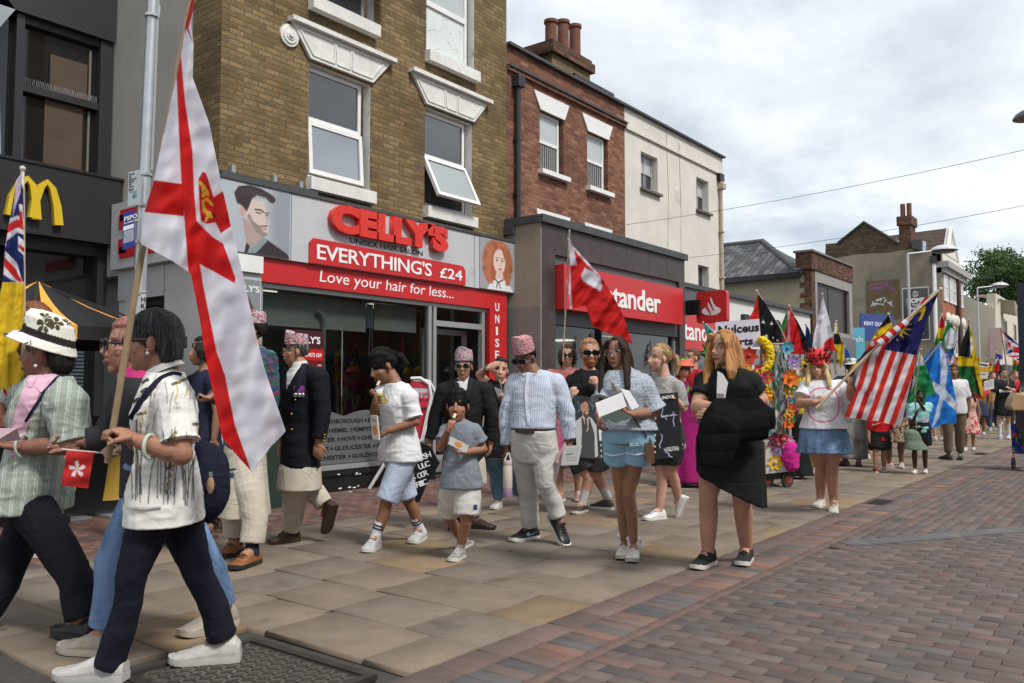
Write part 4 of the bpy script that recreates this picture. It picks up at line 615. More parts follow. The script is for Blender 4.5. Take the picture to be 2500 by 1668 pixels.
def gable():
    X = 45; B = empty('gabled_building', (47, 8.2, 0), 'tall tan gabled building with a brick chimney and white framed windows to the street', 'building'); f = lambda px, py: onX(px, py, X)
    def sheet(nm, P, m, th=.1): b = MB(); q = [f(*p) for p in P]; b.loft([q, [k+A(th, 0, 0) for k in q]]); b.make(nm, m, B, uv=True)
    sheet('side_wall', [(1990, 960), (2299, 960), (2299, 614), (2231, 607), (2180, 616), (2085, 622), (1990, 640)], TAN, .3)
    sheet('gable_brick', [(1990, 640), (2085, 622), (2180, 616), (2231, 607), (2190, 592), (2109, 545), (2050, 594), (2046, 593), (2016, 596), (2014, 630)], brickmat('gable_brick', (.07, .05, .03), (.16, .115, .065), (.08, .065, .045), .24, .09, .012, (.03, .026, .02), .7), .3)
    m = MB(); q = [f(2046, 594), f(2109, 543), f(2195, 595)]; m.tube([q[0], q[1], q[2]], .09, 6); m.make('verge', mat('mossy_verge', (.05, .045, .03), .9), B)
    c = f(2207, 567); m = MB(); m.box((X+.1, 9.56, 7.6), (X+1.2, 10.1, 9.5)); m.box((X, 9.48, 9.5), (X+1.3, 10.18, 9.95)); ch = m.make('chimney', DB, B, uv=True); [(lambda k: (k.tube([(X+.5, y, 9.95), (X+.5, y, 10.65)], .12), k.make('chimney_pot', mat('terracotta'), ch)))(MB()) for y in (9.68, 9.98)]
    tile = brickmat('brown_tile', (.035, .02, .017), (.085, .045, .035), (.02, .012, .01), .3, .22, .03, (.09, .075, .05), .4, .02); m = MB(); a = [A(X+.4, 11.2, 9.75), A(51, 11.2, 9.75), A(51, 8.1, 7.6), A(X+.4, 8.1, 7.6)]; m.add([A(X+.2, 12.2, 8.8), A(X+1.5, 8.3, 7.9), A(47.6, 8.2, 8.0), A(47.6, 11.6, 9.6), A(X+.8, 12.2, 9.3)], [(0, 1, 2, 3, 4)]); 
    p = [onY(2231+0*1, 607, 9.2), onY(2311, 621, 8.6), onY(2321, 556, 10.4), onY(2168, 576, 12.5)]; m = MB(); m.add(p, [(0, 1, 2, 3)]); m.make('tiled_roof', tile, B, uv=True)
    g = [onY(2311, 621, 8.4), onY(2339, 640, 8.4), onY(2321, 556, 8.4)]; m = MB(); m.loft([g, [k+A(0, .2, 0) for k in g]]); m.make('front_gable', CREAM, B); m = MB(); m.tube([g[0], g[2]], .09, 6); m.tube([g[2], g[1]+(g[1]-g[2])*.02], .09, 6); m.make('bargeboard', UPVC, B)
    dm = MB(); q = [f(2225, 588), f(2253, 588), f(2253, 617), f(2232, 612)]; dm.loft([[k-A(.3, 0, 0) for k in q], [k+A(1, 0, 0) for k in q]]); d_ = dm.make('dormer', LEAD, B); k = MB(); q = [onX(2253, 588, X-.31), onX(2260, 590, X-.31), onX(2259, 612, X-.31), onX(2253, 615, X-.31)]; k.loft([q, [s+A(.05, 0, 0) for s in q]]); k.make('dormer_window', UPVC, d_)
    # street front
    m = MB(); m.box((45.02, 8.2, 0), (50.7, 8.6, 7.2)); m.make('front_wall', mat('front_brick', (.3, .11, .06), .85, .15, 3), B); m = MB(); m.box((44.9, 7.85, 7.2), (50.9, 8.6, 7.5)); m.box((45., 8.0, 6.95), (50.8, 8.6, 7.2)); m.make('cornice', mat('cornice', (.3, .29, .28), .8), B); m = MB(); m.box((45, 8.2, 7.5), (50.7, 8.6, 7.95)); m.make('parapet', CREAM, B)
    for x, w in ((45.3, 1.0), (46.7, .75), (47.6, .75), (49.4, .9)): window(B, x, x+w, 5.6, 6.9, 8.16, [(6.3, .06)], .12, mat('bright_pane', (.5, .52, .53), .2), UPVC, low=mat('bright_pane')); window(B, x, x+w, 2.9, 4.6, 8.16, [], .2, GLU, CREAM)
    m = MB(); [m.ell((x, 8.1, 4.75), .4, .15, .3) for x in (45.8, 47.1, 48, 49.8)]; m.make('window_heads', CREAM, B); m = MB(); m.box((48.35, 8.0, 0), (48.85, 8.19, 6.95)); m.make('dark_pier', mat('dark_pier', (.06, .03, .025), .8), B)
    q = f(2281, 636); m = MB(); m.tube([q-A(.1, 0, 0), A(q[0]-.1, q[1], 2)], .09, 8); m.make('downpipe', UPVC, B); m = MB(); m.box(q-A(.28, .16, .15), q+A(-.0, .16, .2)); m.make('hopper', BLACKP, B)
    pq = [f(2203, 704), f(2269, 699), f(2274, 824), f(2206, 833)]; E = empty('wall_banner', pq[3], 'dark wall banner with white lettering on the tan gable wall', 'banner'); x = A(0, -1, 0); w, h = pq[0][1]-pq[1][1], pq[0][2]-pq[3][2]; p = Paint(60, 110, lin((.2, .19, .19))); p.poly([(.0, 0), (1, 0), (1, .35), (0, .35)], lin((.3, .29, .29))); p.line([(.02, .015), (.98, .015), (.98, .985), (.02, .985), (.02, .015)], .012, lin((.8, .8, .8)), 1, .55); p.ell(.5, .13, .11, .055, lin((.75, .75, .75))); p.line([(.42, .12), (.58, .11)], .008, lin((.25, .24, .24)), 1, .55); p.line([(.42, .145), (.58, .135)], .008, lin((.25, .24, .24)), 1, .55)
    o = pq[3]-A(.08, 0, 0); panel('banner_sheet', o, x, ZU, w, h, p, PRINT, E); [text('lettering', s, o+x*w*.18+ZU*h*v-A(.01, 0, 0), x, ZU, w*ww, h*hh, WHT, E, .004, b) for s, v, ww, hh, b in (('HOME', .7, .64, .1, .05), ('OF THE', .645, .4, .04, .02), ('WHOPPER', .57, .64, .06, .04), ('30 M ↓', .1, .6, .07, .02))]
    p = Paint(70, 90, lin((.42, .36, .28))); 
    for k in range(26): x0, y0 = rnd.uniform(.1, .8), rnd.choice((.12, .2, .5, .6, .85)); p.line([(x0, y0), (x0+rnd.uniform(-.15, .2), y0+rnd.uniform(-.1, .1)), (x0+rnd.uniform(0, .2), y0+rnd.uniform(-.08, .08))], .012, lin((.55, .35, .55)) if y0 < .3 else lin((.8, .8, .78)) if y0 < .7 else lin((.3, .5, .32)))
    q = f(2116, 782); panel('graffiti_patch', q-A(.02, 0, 0), (0, -1, 0), ZU, 1.6, 2.0, p, mat('spray_paint', None, .9, .1, 2, attr=True, spec=.1), B)
gable()
def far():
    B = empty('pale_building', (54, 8.2, 0), 'pale cream building with a sloping gable line beyond the gabled building', 'building'); X = 52; f = lambda px, py: onX(px, py, X); cr = mat('pale_cream', (.52, .5, .4), .9, .08, .6)
    m = MB(); q = [f(*p) for p in ((2340, 960), (2430, 960), (2430, 753), (2400, 742), (2372, 728), (2352, 719), (2340, 719))]; m.loft([q, [k+A(.3, 0, 0) for k in q]]); m.make('side_wall', cr, B); Y0 = q[1][1]; m = MB(); m.box((X+.31, Y0-.12, 0), (72, Y0+.3, 6.5)); m.make('street_wall', cr, B)
    for k in range(4): window(B, X+3+k*4, X+4.2+k*4, 3.3, 5.3, Y0-.14, [], .1, GLU, cr)
    m = MB(); m.add([onX(2375, 724, X+1), onX(2447, 732, X+1), onX(2440, 720, X+6), onX(2385, 720, X+6)], [(0, 1, 2, 3)]); m.make('tiled_roof', mat('red_tile', (.17, .07, .045), .85, .2, 3), B); m = MB(); q = [onX(2433, 730, X+2), onX(2475, 734, X+2), onX(2480, 770, X+2), onX(2433, 760, X+2)]; m.loft([q, [k+A(1, 0, 0) for k in q]]); m.make('rear_block', TAN, B)
    m = MB(); m.box((X-.3, Y0-.5, 0), (70, Y0, 2.6)); m.make('shop_base', mat('dark_shopfront', (.05, .055, .06), .5), B)
    m = MB(); q = [f(2418, 801), f(2447, 801), f(2450, 878), f(2418, 876)]; m.loft([[k-A(.2, 0, 0) for k in q], [k-A(.1, 0, 0) for k in q]]); o = m.make('poster_board', mat('pinkish_board', (.5, .38, .36), .6), B); tag(o)
    T = MB()                                                                                  # farther terrace closing the view
    for k, (x, y0, h, c) in enumerate(((74, 2.0, 6.2, (.4, .36, .3)), (82, -1.5, 7, (.3, .25, .2)), (92, -6, 6, (.42, .4, .36)))):
        e = empty('distant_building', (x, y0, 0), ('far buff building closing the end of the street', 'far brown building behind the flags at the street end', 'far grey building at the right end of the street')[k], 'building', ); m = MB(); m.box((x, y0, 0), (x+8, y0+7, h)); m.make('walls', mat('far_wall_%s' % 'abc'[k], c, .9, .1, .5), e); m = MB(); [m.box((x-.05, y0+.6+j*1.6, z), (x-.01, y0+1.4+j*1.6, z+1.1)) for j in range(4) for z in (2.9, 4.4)]; m.make('windows', GLU, e); m = MB(); m.box((x-.1, y0, 0), (x-.02, y0+7, 2.4)); m.make('shopfronts', mat('dark_shopfront'), e)
    # opposite side of the street, behind the camera, seen only in the glass
    for k, (x, w, h, mm) in enumerate(((-9, 8, 8.5, RB), (-1, 7.5, 7.2, CREAM), (6.5, 8, 9, YB), (14.5, 9, 7.5, TAN), (23.5, 9, 8.2, RB))):
        e = empty('terrace_house', (x+w/2, -11, 0), ('red brick', 'cream rendered', 'yellow brick', 'tan rendered', 'second red brick')[k]+' shop terrace across the street behind the camera', 'house'); m = MB(); m.box((x, -17, 0), (x+w, -11, h)); m.make('walls', mm, e, uv=True); m = MB(); [m.box((x+.8+j*2.2, -11, z), (x+1.9+j*2.2, -10.97, z+1.5)) for j in range(3) for z in (3.6, 5.6)]; m.make('windows', GLU, e); m = MB(); m.box((x+.2, -11, 0), (x+w-.2, -10.9, 2.7)); m.make('shopfront', mat('dark_shopfront'), e)
    def lamp(px, py0, d, s, lab, base=None):
        t = at(px, py0, d); b = t*A(1, 1, 0) if base is None else base; e = empty('street_lamp', b, lab, 'street lamp'); m = MB(); m.tube([b, b+ZU*1., t], [.07*s, .06*s, .04*s], 10); m.make('pole', mat('lamp_grey', (.45, .47, .49), .4, .05, 3, metal=.3), e); h = t+RT*1.12*s+ZU*.12*s-FW*.1; m = MB(); m.tube([t-ZU*.1*s, t+ZU*.02*s, h-RT*.4*s-ZU*.02], .035*s, 8); m.make('arm', mat('lamp_grey'), e)
        m = MB(); R = []; [R.append([h+A(math.cos(a)*r*s, math.sin(a)*r*s, z*s) for a in np.linspace(0, 2*math.pi, 20, endpoint=False)]) for r, z in ((.42, 0), (.41, .035), (.34, .1), (.21, .16), (.07, .185))]; m.loft(R); m.make('lamp_head', mat('lamp_shade', (.5, .52, .54), .35, .05, 3), e, True); m = MB(); R = [[h+A(math.cos(a)*r*s, math.sin(a)*r*s, z*s) for a in np.linspace(0, 2*math.pi, 16, endpoint=False)] for r, z in ((.36, -.002), (.3, -.06), (.1, -.09))]; m.loft(R); m.make('diffuser', mat('lamp_glass', (.1, .1, .1), .2), e)
    lamp(2216, 622, 27, 1., 'nearest grey street lamp with a domed head in front of the tan wall'); lamp(2386, 704, 42, .95, 'second grey street lamp with a domed head by the pale building'); lamp(2456, 750, 56, .95, 'farthest grey street lamp with a domed head beside the tree'); 
    h = at(2512, 290, 14.5); e = empty('street_lamp', h*A(1, 1, 0)+RT*.9, 'domed street lamp head cut off by the right edge of the view', 'street lamp'); m = MB(); R = [[h+A(math.cos(a)*r, math.sin(a)*r, z) for a in np.linspace(0, 2*math.pi, 24, endpoint=False)] for r, z in ((.25, 0), (.245, .03), (.2, .09), (.12, .14), (.03, .16))]; m.loft(R); m.make('lamp_head', mat('dark_lamp_shade', (.06, .07, .08), .35), e, True); m = MB(); b = h+RT*.9; m.tube([b*A(1, 1, 0), b+ZU*.1, h+ZU*.13], .05, 10); m.make('pole', mat('lamp_grey'), e)
    b = at(2502, 950, 18)*A(1, 1, 0); e = empty('banner_post', b, 'dark navy post at the right edge of the view', 'post'); m = MB(); m.bar(b, A(b[0], b[1], at(2499, 690, 18)[2]), .16, .16, (1, 0, 0)); m.make('shaft', mat('navy_paint', (.01, .012, .03), .4), e); m = MB(); m.box(b-A(.1, .1, 0), b+A(.1, .1, .03)); m.make('foot', mat('navy_paint'), e)
    for lab, P in (('upper thin cable strung from the red brick house across the street', ((1528, 549), (2700, 320))), ('lower thin cable strung from the cream house across the street', ((1682, 629), (2700, 462)))):
        a = onY(*P[0], 8.15); b = at(*P[1], 12); c = MB(); c.tube([a+(b-a)*t-ZU*(.25*4*t*(1-t)*.4) for t in np.linspace(0, 1, 16)], .0042, 5); tag(c.make('cable', BLACKP), lab, 'cable')
    # tree
    c = at(2474, 690, 62); e = empty('broadleaf_tree', c*A(1, 1, 0), 'leafy green street tree rising over the pale roofs at the right edge', 'tree'); m = MB(); b = c*A(1, 1, 0); br = []
    m.tube([b, b+ZU*3, c-ZU*.6], [.35, .28, .2], 10)
    for k in range(26): a = rnd.uniform(0, 6.28); r = rnd.uniform(.6, 3.1); t = c+A(math.cos(a)*r, math.sin(a)*r, rnd.uniform(-1.4, 2.)); m.tube([c-ZU*rnd.uniform(.4, 2), c+(t-c)*.5+ZU*.2, t], [.07, .045, .015], 6); br.append(t)
    m.make('trunk', mat('bark', (.06, .05, .04), .9), e); V = []; C = []
    cl = [t+A(rnd.gauss(0, .5), rnd.gauss(0, .5), rnd.gauss(0, .35)) for t in br for _ in range(7)]
    for q in cl:
        n = rnd.randint(60, 120); g = A(.06, .115, .03)*rnd.uniform(.6, 1.4)
        for _ in range(n):
            p_ = q+RS.normal(0, .34, 3)*A(1, 1, .6); u = nrm(RS.normal(0, 1, 3)); v = nrm(np.cross(u, RS.normal(0, 1, 3))); s = rnd.uniform(.07, .14); V.append([p_-u*s, p_+v*s*.55, p_+u*s, p_-v*s*.55]); C += [g*rnd.uniform(.7, 1.3)]*4
    V = A(*[k for q in V for k in q]); F = np.arange(len(V)).reshape(-1, 4); mesh('crown', V, F, mat('leaf', None, .7, 0, attr=True, trans=.3), e, C)
far()
# ---------------- people: builder ----------------
from mathutils.bvhtree import BVHTree
ZM = dict(A=(0, 700, .6173), B=(450, 700, .4785), C=(850, 800, .38265), D=(1300, 750, .4336), E=(1700, 480, .5229), F=(1740, 780, .2934), G=(2050, 680, .3061), H=(2300, 780, .2424), I=(230, 860, .255), N=(0, 0, 1))
def zz(k, p): a = ZM[p[-1] if isinstance(p[-1], str) else k]; return a[0]+p[0]*a[2], a[1]+p[1]*a[2]
def proj(P): v = np.asarray(P)-CP; d = v@FW; return 1250+FL*(v@RT)/d, 834-FL*(v@UP)/d, d
def SKIN(): return mat('skin', None, .52, .07, 30, .12, 220, attr=True, spec=.35, sss=.12)
def remesh(mb, name, vox, it, m, parent, disp=None, colf=None, smooth=True):
    o = mesh(name, np.concatenate(mb.V), mb.F); md = [('REMESH', dict(mode='VOXEL', voxel_size=vox))]
    if it: md.append(('SMOOTH', dict(factor=.5, iterations=it)))
    modded(o, *md); me = o.data; n = len(me.vertices); co = np.empty(n*3, np.float32); me.vertices.foreach_get('co', co); co = co.reshape(-1, 3).astype(float); nn = np.empty(n*3, np.float32); me.vertices.foreach_get('normal', nn); nn = nn.reshape(-1, 3).astype(float)
    if disp is not None: co = disp(co, nn); me.vertices.foreach_set('co', co.astype(np.float32).ravel()); me.update()
    me.materials.clear(); me.materials.append(m); me.polygons.foreach_set('use_smooth', [True]*len(me.polygons))
    if colf is not None:
        c = np.ones((n, 4), np.float32); c[:, :3] = colf(co, nn); me.color_attributes.new('Col', 'FLOAT_COLOR', 'POINT').data.foreach_set('color', c.ravel())
    if parent is not None:
        o.parent = parent
        if parent.name in EMPINV: o.matrix_parent_inverse = EMPINV[parent.name]
    return o
def addst(o, f):
    me = o.data; n = len(me.vertices); co = np.empty(n*3, np.float32); me.vertices.foreach_get('co', co); me.attributes.new('st', 'FLOAT', 'POINT').data.foreach_set('value', f(co.reshape(-1, 3).astype(float)).astype(np.float32))
def stripemat(name, c1, c2, period, duty, rough=.8):
    m = mat(name, c1, rough, .06, 20, .15, 300, fold=.3); nt = m.node_tree; N = nt.nodes.new; L = nt.links.new; b = nt.nodes['Principled BSDF']; old = b.inputs['Base Color'].links[0].from_socket
    a = N('ShaderNodeAttribute'); a.attribute_name = 'st'; k = N('ShaderNodeMath'); k.operation = 'DIVIDE'; k.inputs[1].default_value = period; L(a.outputs['Fac'], k.inputs[0]); f = N('ShaderNodeMath'); f.operation = 'FRACT'; L(k.outputs[0], f.inputs[0]); g = N('ShaderNodeMath'); g.operation = 'LESS_THAN'; g.inputs[1].default_value = duty; L(f.outputs[0], g.inputs[0])
    x = N('ShaderNodeMixRGB'); L(g.outputs[0], x.inputs[0]); L(old, x.inputs[1]); x.inputs[2].default_value = (*c2, 1); L(x.outputs[0], b.inputs['Base Color']); return m
def cloth(c, name=None, **k): return mat(name or 'cloth_%02x%02x%02x' % tuple(int(min(x, 1)*255) for x in c), c, k.pop('rough', .85), .1, 8, .2, 260, spec=.2, fold=.3, **k)
def wrinkle(a, seed=0, zs=1.7, fr=9.):
    def f(co, nn):
        q = co*A(fr, fr, fr*zs); n1 = vnoise(q+seed*7.3, seed); n2 = 1-2*np.abs(vnoise(q*1.7+q[:, [2, 0, 1]]*.35+3.1, seed+1)); n3 = vnoise(co*A(3, 3, 3)+9, seed+2); return co+nn*(1.8*a*(.55*n1+.4*n2*(.6+.6*n3)+.5*n3))[:, None]
    return f
class Sk: pass
PM = [(-.2, .105, .085), (-.1, .15, .112), (.03, .168, .122), (.2, .16, .115), (.38, .143, .106), (.6, .16, .118), (.76, .165, .112), (.88, .14, .09), (.96, .09, .07), (1.03, .056, .055)]
PF = [(-.2, .11, .09), (-.1, .158, .12), (.03, .174, .126), (.2, .155, .112), (.4, .125, .1), (.6, .143, .124), (.68, .146, .128), (.78, .145, .108), (.88, .122, .085), (.96, .08, .065), (1.03, .05, .05)]
def skel(Z, yaw, head, neck, sh, el, wr, hip, kn, an, toe, d=None, k=None, hyaw=None, hpitch=0, hroll=0, fem=0, bw=1., bd=1., belly=0., legw=1., armw=1.):
    s = Sk(); y = math.radians(yaw); s.l = RT*math.cos(y)-F0*math.sin(y); s.f = -RT*math.sin(y)-F0*math.cos(y); sy = math.sin(y)
    num = lambda p: p[2] if len(p) > 2 and not isinstance(p[2], str) else None
    P2 = lambda p: zz(Z, p)
    ks = k or 1.
    def gdep(p, z): x, v = P2(p); return float((onZ(x, v, z)-CP)@FW)
    if d is None: d = float(np.mean([gdep(p, .085*ks) for p in an if num(p) is None]))
    s.d = d; J = lambda p, off: at(*P2(p), d+off)
    s.N = J(neck, num(neck) or 0); s.k = k or float(np.clip(s.N[2]/1.4, .45, 1.2)); k = s.k; s.P = J(hip, num(hip) or 0)
    s.sh = [J(sh[i], (1, -1)[i]*sy*.16*k if num(sh[i]) is None else num(sh[i])) for i in (0, 1)]
    s.sh = [q-ZU*.042*k+(s.N-q)*A(1, 1, 0)*.06 for q in s.sh]
    s.el = [J(el[i], (1, -1)[i]*sy*.19*k if num(el[i]) is None else num(el[i])) for i in (0, 1)]; s.wr = [J(wr[i], (1, -1)[i]*sy*.19*k if num(wr[i]) is None else num(wr[i])) for i in (0, 1)]
    s.hj = [s.P+s.l*(-1, 1)[i]*.085*k*bw for i in (0, 1)]
    s.an = [at(*P2(an[i]), float(np.clip(gdep(an[i], .085*k), d-.6, d+.6)) if num(an[i]) is None else d+num(an[i])) for i in (0, 1)]
    s.toe = []
    for i in (0, 1):
        p = toe[i]; o = num(p); x, v = P2(p); q = onZ(x, v, .02) if o is None and num(an[i]) is None else at(x, v, float((s.an[i]-CP)@FW)+(o or 0)); dv = q-s.an[i]
        if o is None and num(an[i]) is None: dv[2] = -.06*k
        h = dv*A(1, 1, 0); lim = .21*k; n_ = np.linalg.norm(dv); dv = dv*(lim/n_) if n_ > lim else dv; s.toe.append(s.an[i]+dv)
    s.kn = [at(*P2(kn[i]), .45*float((s.an[i]-CP)@FW)+.55*float((s.hj[i]-CP)@FW)+(num(kn[i]) or -.03)) for i in (0, 1)]
    hy = math.radians(yaw if hyaw is None else hyaw); hp = math.radians(hpitch); hr = math.radians(hroll); f0 = -RT*math.sin(hy)-F0*math.cos(hy); s.hs = RT*math.cos(hy)-F0*math.sin(hy); s.hf = f0*math.cos(hp)-ZU*math.sin(hp); s.hu = ZU*math.cos(hp)+f0*math.sin(hp)
    s.hs, s.hu = s.hs*math.cos(hr)+s.hu*math.sin(hr), s.hu*math.cos(hr)-s.hs*math.sin(hr)
    x, v = P2(head); s.H = at(x, v, d+(head[3] if len(head) > 3 and not isinstance(head[3], str) else 0)); s.h = head[2]*ZM[Z if not isinstance(head[-1], str) else head[-1]][2]*d/FL/.23; s.fem = fem; s.bw, s.bd, s.belly, s.legw, s.armw = bw, bd, belly, legw, armw
    s.vox = float(np.clip(d*.0011, .0048, .02)); return s
def torso(m, s, t0, t1, inf=0., n=22, flare=None, straight=False):
    pr = PF if s.fem else PM; ts = [p[0] for p in pr]; R = []
    for t in np.linspace(t0, t1, 16):
        tt = max(t, .03) if straight else t; w = np.interp(tt, ts, [p[1] for p in pr])*s.k*s.bw+inf; dp = np.interp(tt, ts, [p[2] for p in pr])*s.k*s.bd+inf
        if flare and t < flare[0]: w += flare[1]*(flare[0]-t); dp += flare[1]*(flare[0]-t)
        c = s.P+(s.N-s.P)*t+s.f*(s.belly*math.exp(-((t-.3)/.25)**2)*.5); dp += s.belly*math.exp(-((t-.3)/.25)**2)*.5
        R.append([c+s.l*w*math.copysign(abs(math.cos(a))**.85, math.cos(a))+s.f*dp*math.copysign(abs(math.sin(a))**.9, math.sin(a)) for a in np.linspace(0, 2*math.pi, n, endpoint=False)])
    m.loft(R)
def arm(m, s, i, frac, inf=0., sho=True, cuff=0.):      # frac 0..2: upper arm then forearm
    a, b, c = s.sh[i], s.el[i], s.wr[i]; k = s.k*s.armw; r = [.056, .05, .045, .041, .04, .034, .027]; P = [a, a+(b-a)*.35, a+(b-a)*.75, b, b+(c-b)*.25, b+(c-b)*.6, c]; T = [0, .35, .75, 1, 1.25, 1.6, 2]
    Q = [p for p, t in zip(P, T) if t < frac-.02]+[a+(b-a)*frac if frac <= 1 else b+(c-b)*(frac-1)]; R = [x*k+inf for x, t in zip(r, T) if t < frac-.02]+[np.interp(frac, T, r)*k+inf+cuff]
    m.tube(Q, R, 14); m.ell(a, R[0])
    if frac > 1.05: m.ell(b, .041*k+inf)
    if sho: m.tube([s.N+(a-s.N)*.1-ZU*.03*s.k, s.N+(a-s.N)*.55-ZU*.006*s.k, a], [.05*s.k+inf*.4, .044*s.k+inf*.6, .05*k+inf*.9], 14)
def leg(m, s, i, frac, inf=0., rad=None, t0=0):
    a, b, c = s.hj[i], s.kn[i], s.an[i]; k = s.k*s.legw; r = rad or [.088, .082, .066, .054, .056, .05, .036]; P = [a, a+(b-a)*.35, a+(b-a)*.78, b, b+(c-b)*.3, b+(c-b)*.6, c]; T = [0, .35, .78, 1, 1.3, 1.6, 2.]
    bk = nrm(np.cross(c-a, s.l)); bk = bk if bk@s.f < 0 else -bk; P[4] = P[4]+bk*.014*k; P[5] = P[5]+bk*.008*k
    Q = [p for p, t in zip(P, T) if t0 <= t < frac-.02]+[a+(b-a)*frac if frac <= 1 else b+(c-b)*(frac-1)]; R = [x*k+inf for x, t in zip(r, T) if t0 <= t < frac-.02]+[np.interp(frac, T, r)*k+inf]
    m.tube(Q, R, 16)
CURL = dict(relax=(18, 28, 18), grip=(70, 85, 45), pinch=(45, 55, 30), flat=(6, 8, 5), hold=(38, 50, 28))
def hand(m, W_, d, n, k, side, pose):
    d = nrm(d); n = nrm(n-d*(n@d)); w = np.cross(d, n)*side; c = CURL[pose]; m.ell(W_+d*.048*k, .05*k, .041*k, .019*k, [d, w, n], 12, 8); m.tube([W_-d*.02*k, W_+d*.03*k], [.025*k, .03*k], 10, flat=.8)
    for i in range(4):
        b = W_+d*(.088, .092, .088, .078)[i]*k+w*(.031-.0205*i)*k; L_ = (.068, .076, .07, .054)[i]*k; P = [b-d*.02*k]; q = b; a = 0; P.append(q)
        for j in range(3): a += math.radians(c[j]*(1+.08*i)); q = q+(d*math.cos(a)+n*math.sin(a)+w*(.06-.04*i)*(pose != 'grip'))*L_*(.42, .32, .26)[j]; P.append(q)
        m.tube(P, [.0105*k, .0098*k, .009*k, .0082*k, .0068*k], 8); m.ell(P[-1], .0068*k)
    b = W_+d*.03*k+w*.03*k; t = nrm(d*.62+w*.6+n*(.55 if pose in ('grip', 'pinch', 'hold') else .25)); q = b+t*.034*k; t2 = nrm(t+d*.35+n*(.8 if pose in ('grip', 'pinch') else .2)-w*(.4 if pose in ('grip', 'pinch') else .05)); m.tube([b-t*.015*k, b, q, q+t2*.032*k], [.014*k, .0135*k, .0115*k, .0085*k], 8); m.ell(q+t2*.032*k, .0085*k)
def headmesh(m, s):
    h = s.h; L = lambda a, f, u: s.H+(s.hs*a+s.hf*f+s.hu*u)*h; ax = [s.hs, s.hf, s.hu]
    m.ell(L(0, -.012, .028), .073*h, .09*h, .09*h, ax, 20, 14); m.ell(L(0, .024, -.035), .06*h, .068*h, .082*h, ax, 18, 12); m.ell(L(0, .062, -.094), .024*h, .022*h, .022*h, ax); m.ell(L(0, .03, -.075), .05*h, .05*h, .036*h, ax)
    m.tube([L(0, .078, .018), L(0, .094, -.014), L(0, .105, -.036)], [.009*h, .0115*h, .0145*h], 10); m.ell(L(.012, .09, -.043), .009*h); m.ell(L(-.012, .09, -.043), .009*h); m.ell(L(0, .086, -.068), .022*h, .009*h, .012*h, ax)
    for e in (-1, 1): m.ell(L(.077*e, -.012, -.012), .009*h, .019*h, .032*h, [s.hs, nrm(s.hf-s.hs*e*-.35), s.hu]); m.ell(L(.04*e, .052, -.03), .022*h, .02*h, .022*h, ax)
    m.tube([s.N-ZU*.05*s.k, s.N+(L(0, -.02, -.07)-s.N)*.5, L(0, -.02, -.06)], [.064*s.k, .05*s.k+.004, .05*h], 14)
def facecol(s, co, C, sk, hair, lips=None, beard=None, open_=0, eyes=True, stubble=None, look=0.):
    q = (co-s.H)/s.h; a, f, u = q@s.hs, q@s.hf, q@s.hu; sk = np.asarray(sk); fr = (f > .035) & (np.abs(a) < .075) & (u > -.125) & (u < .1)
    if not fr.any(): return C
    def mix(mask, col, al=1.): mask = np.clip(mask, 0, 1)*fr*al; C[:] = C*(1-mask[:, None])+np.asarray(col)*mask[:, None]
    e = lambda cx, cy, rx, ry, sf=.35: (1-np.hypot((a-cx)/rx, (u-cy)/ry))/sf+.5
    for g in (-1, 1):
        mix(e(.038*g, -.03, .022, .02, 1.), sk*A(1.12, .82, .8), .5); mix(e(.031*g, .004, .024, .013, .8), sk*A(.62, .55, .52), .55)
        mix(((np.abs(u-.0285+.08*(np.abs(a)-.03)**2/.02) < .0062) & (np.abs(a-.031*g) < .02)).astype(float), np.asarray(hair)*.8+sk*.12, .8)
        if eyes:
            mix(e(.031*g, .002, .0155, .0068), (.045, .03, .025)); mix(e(.031*g, .0008, .0125, .0045), (.55, .52, .5)); mix(e(.031*g+look*.004, .0012, .0058, .0056), (.02, .014, .01))
        mix(e(.011*g, -.05, .0055, .004), sk*.3, .8)
    lc = np.asarray(lips) if lips is not None else sk*A(.85, .5, .5)
    if beard is not None: mix((((u < -.028) & (f > .0)) & ~((np.abs(a) < .018) & (u > -.052)) & (np.hypot(a/.02, (u+.07)/.008) > 1)).astype(float), beard); mix(((u < -.02) & (np.abs(a) > .05)).astype(float), beard, .8)
    if stubble is not None: mix(((u < -.045) & (f > 0)).astype(float), sk*.6, stubble)
    mix(e(0, -.0685, .0245, .0105), lc); mix(e(0, -.0685, .0225, .0022 if not open_ else .006*open_), lc*.25 if not open_ else (.03, .008, .008)); return C
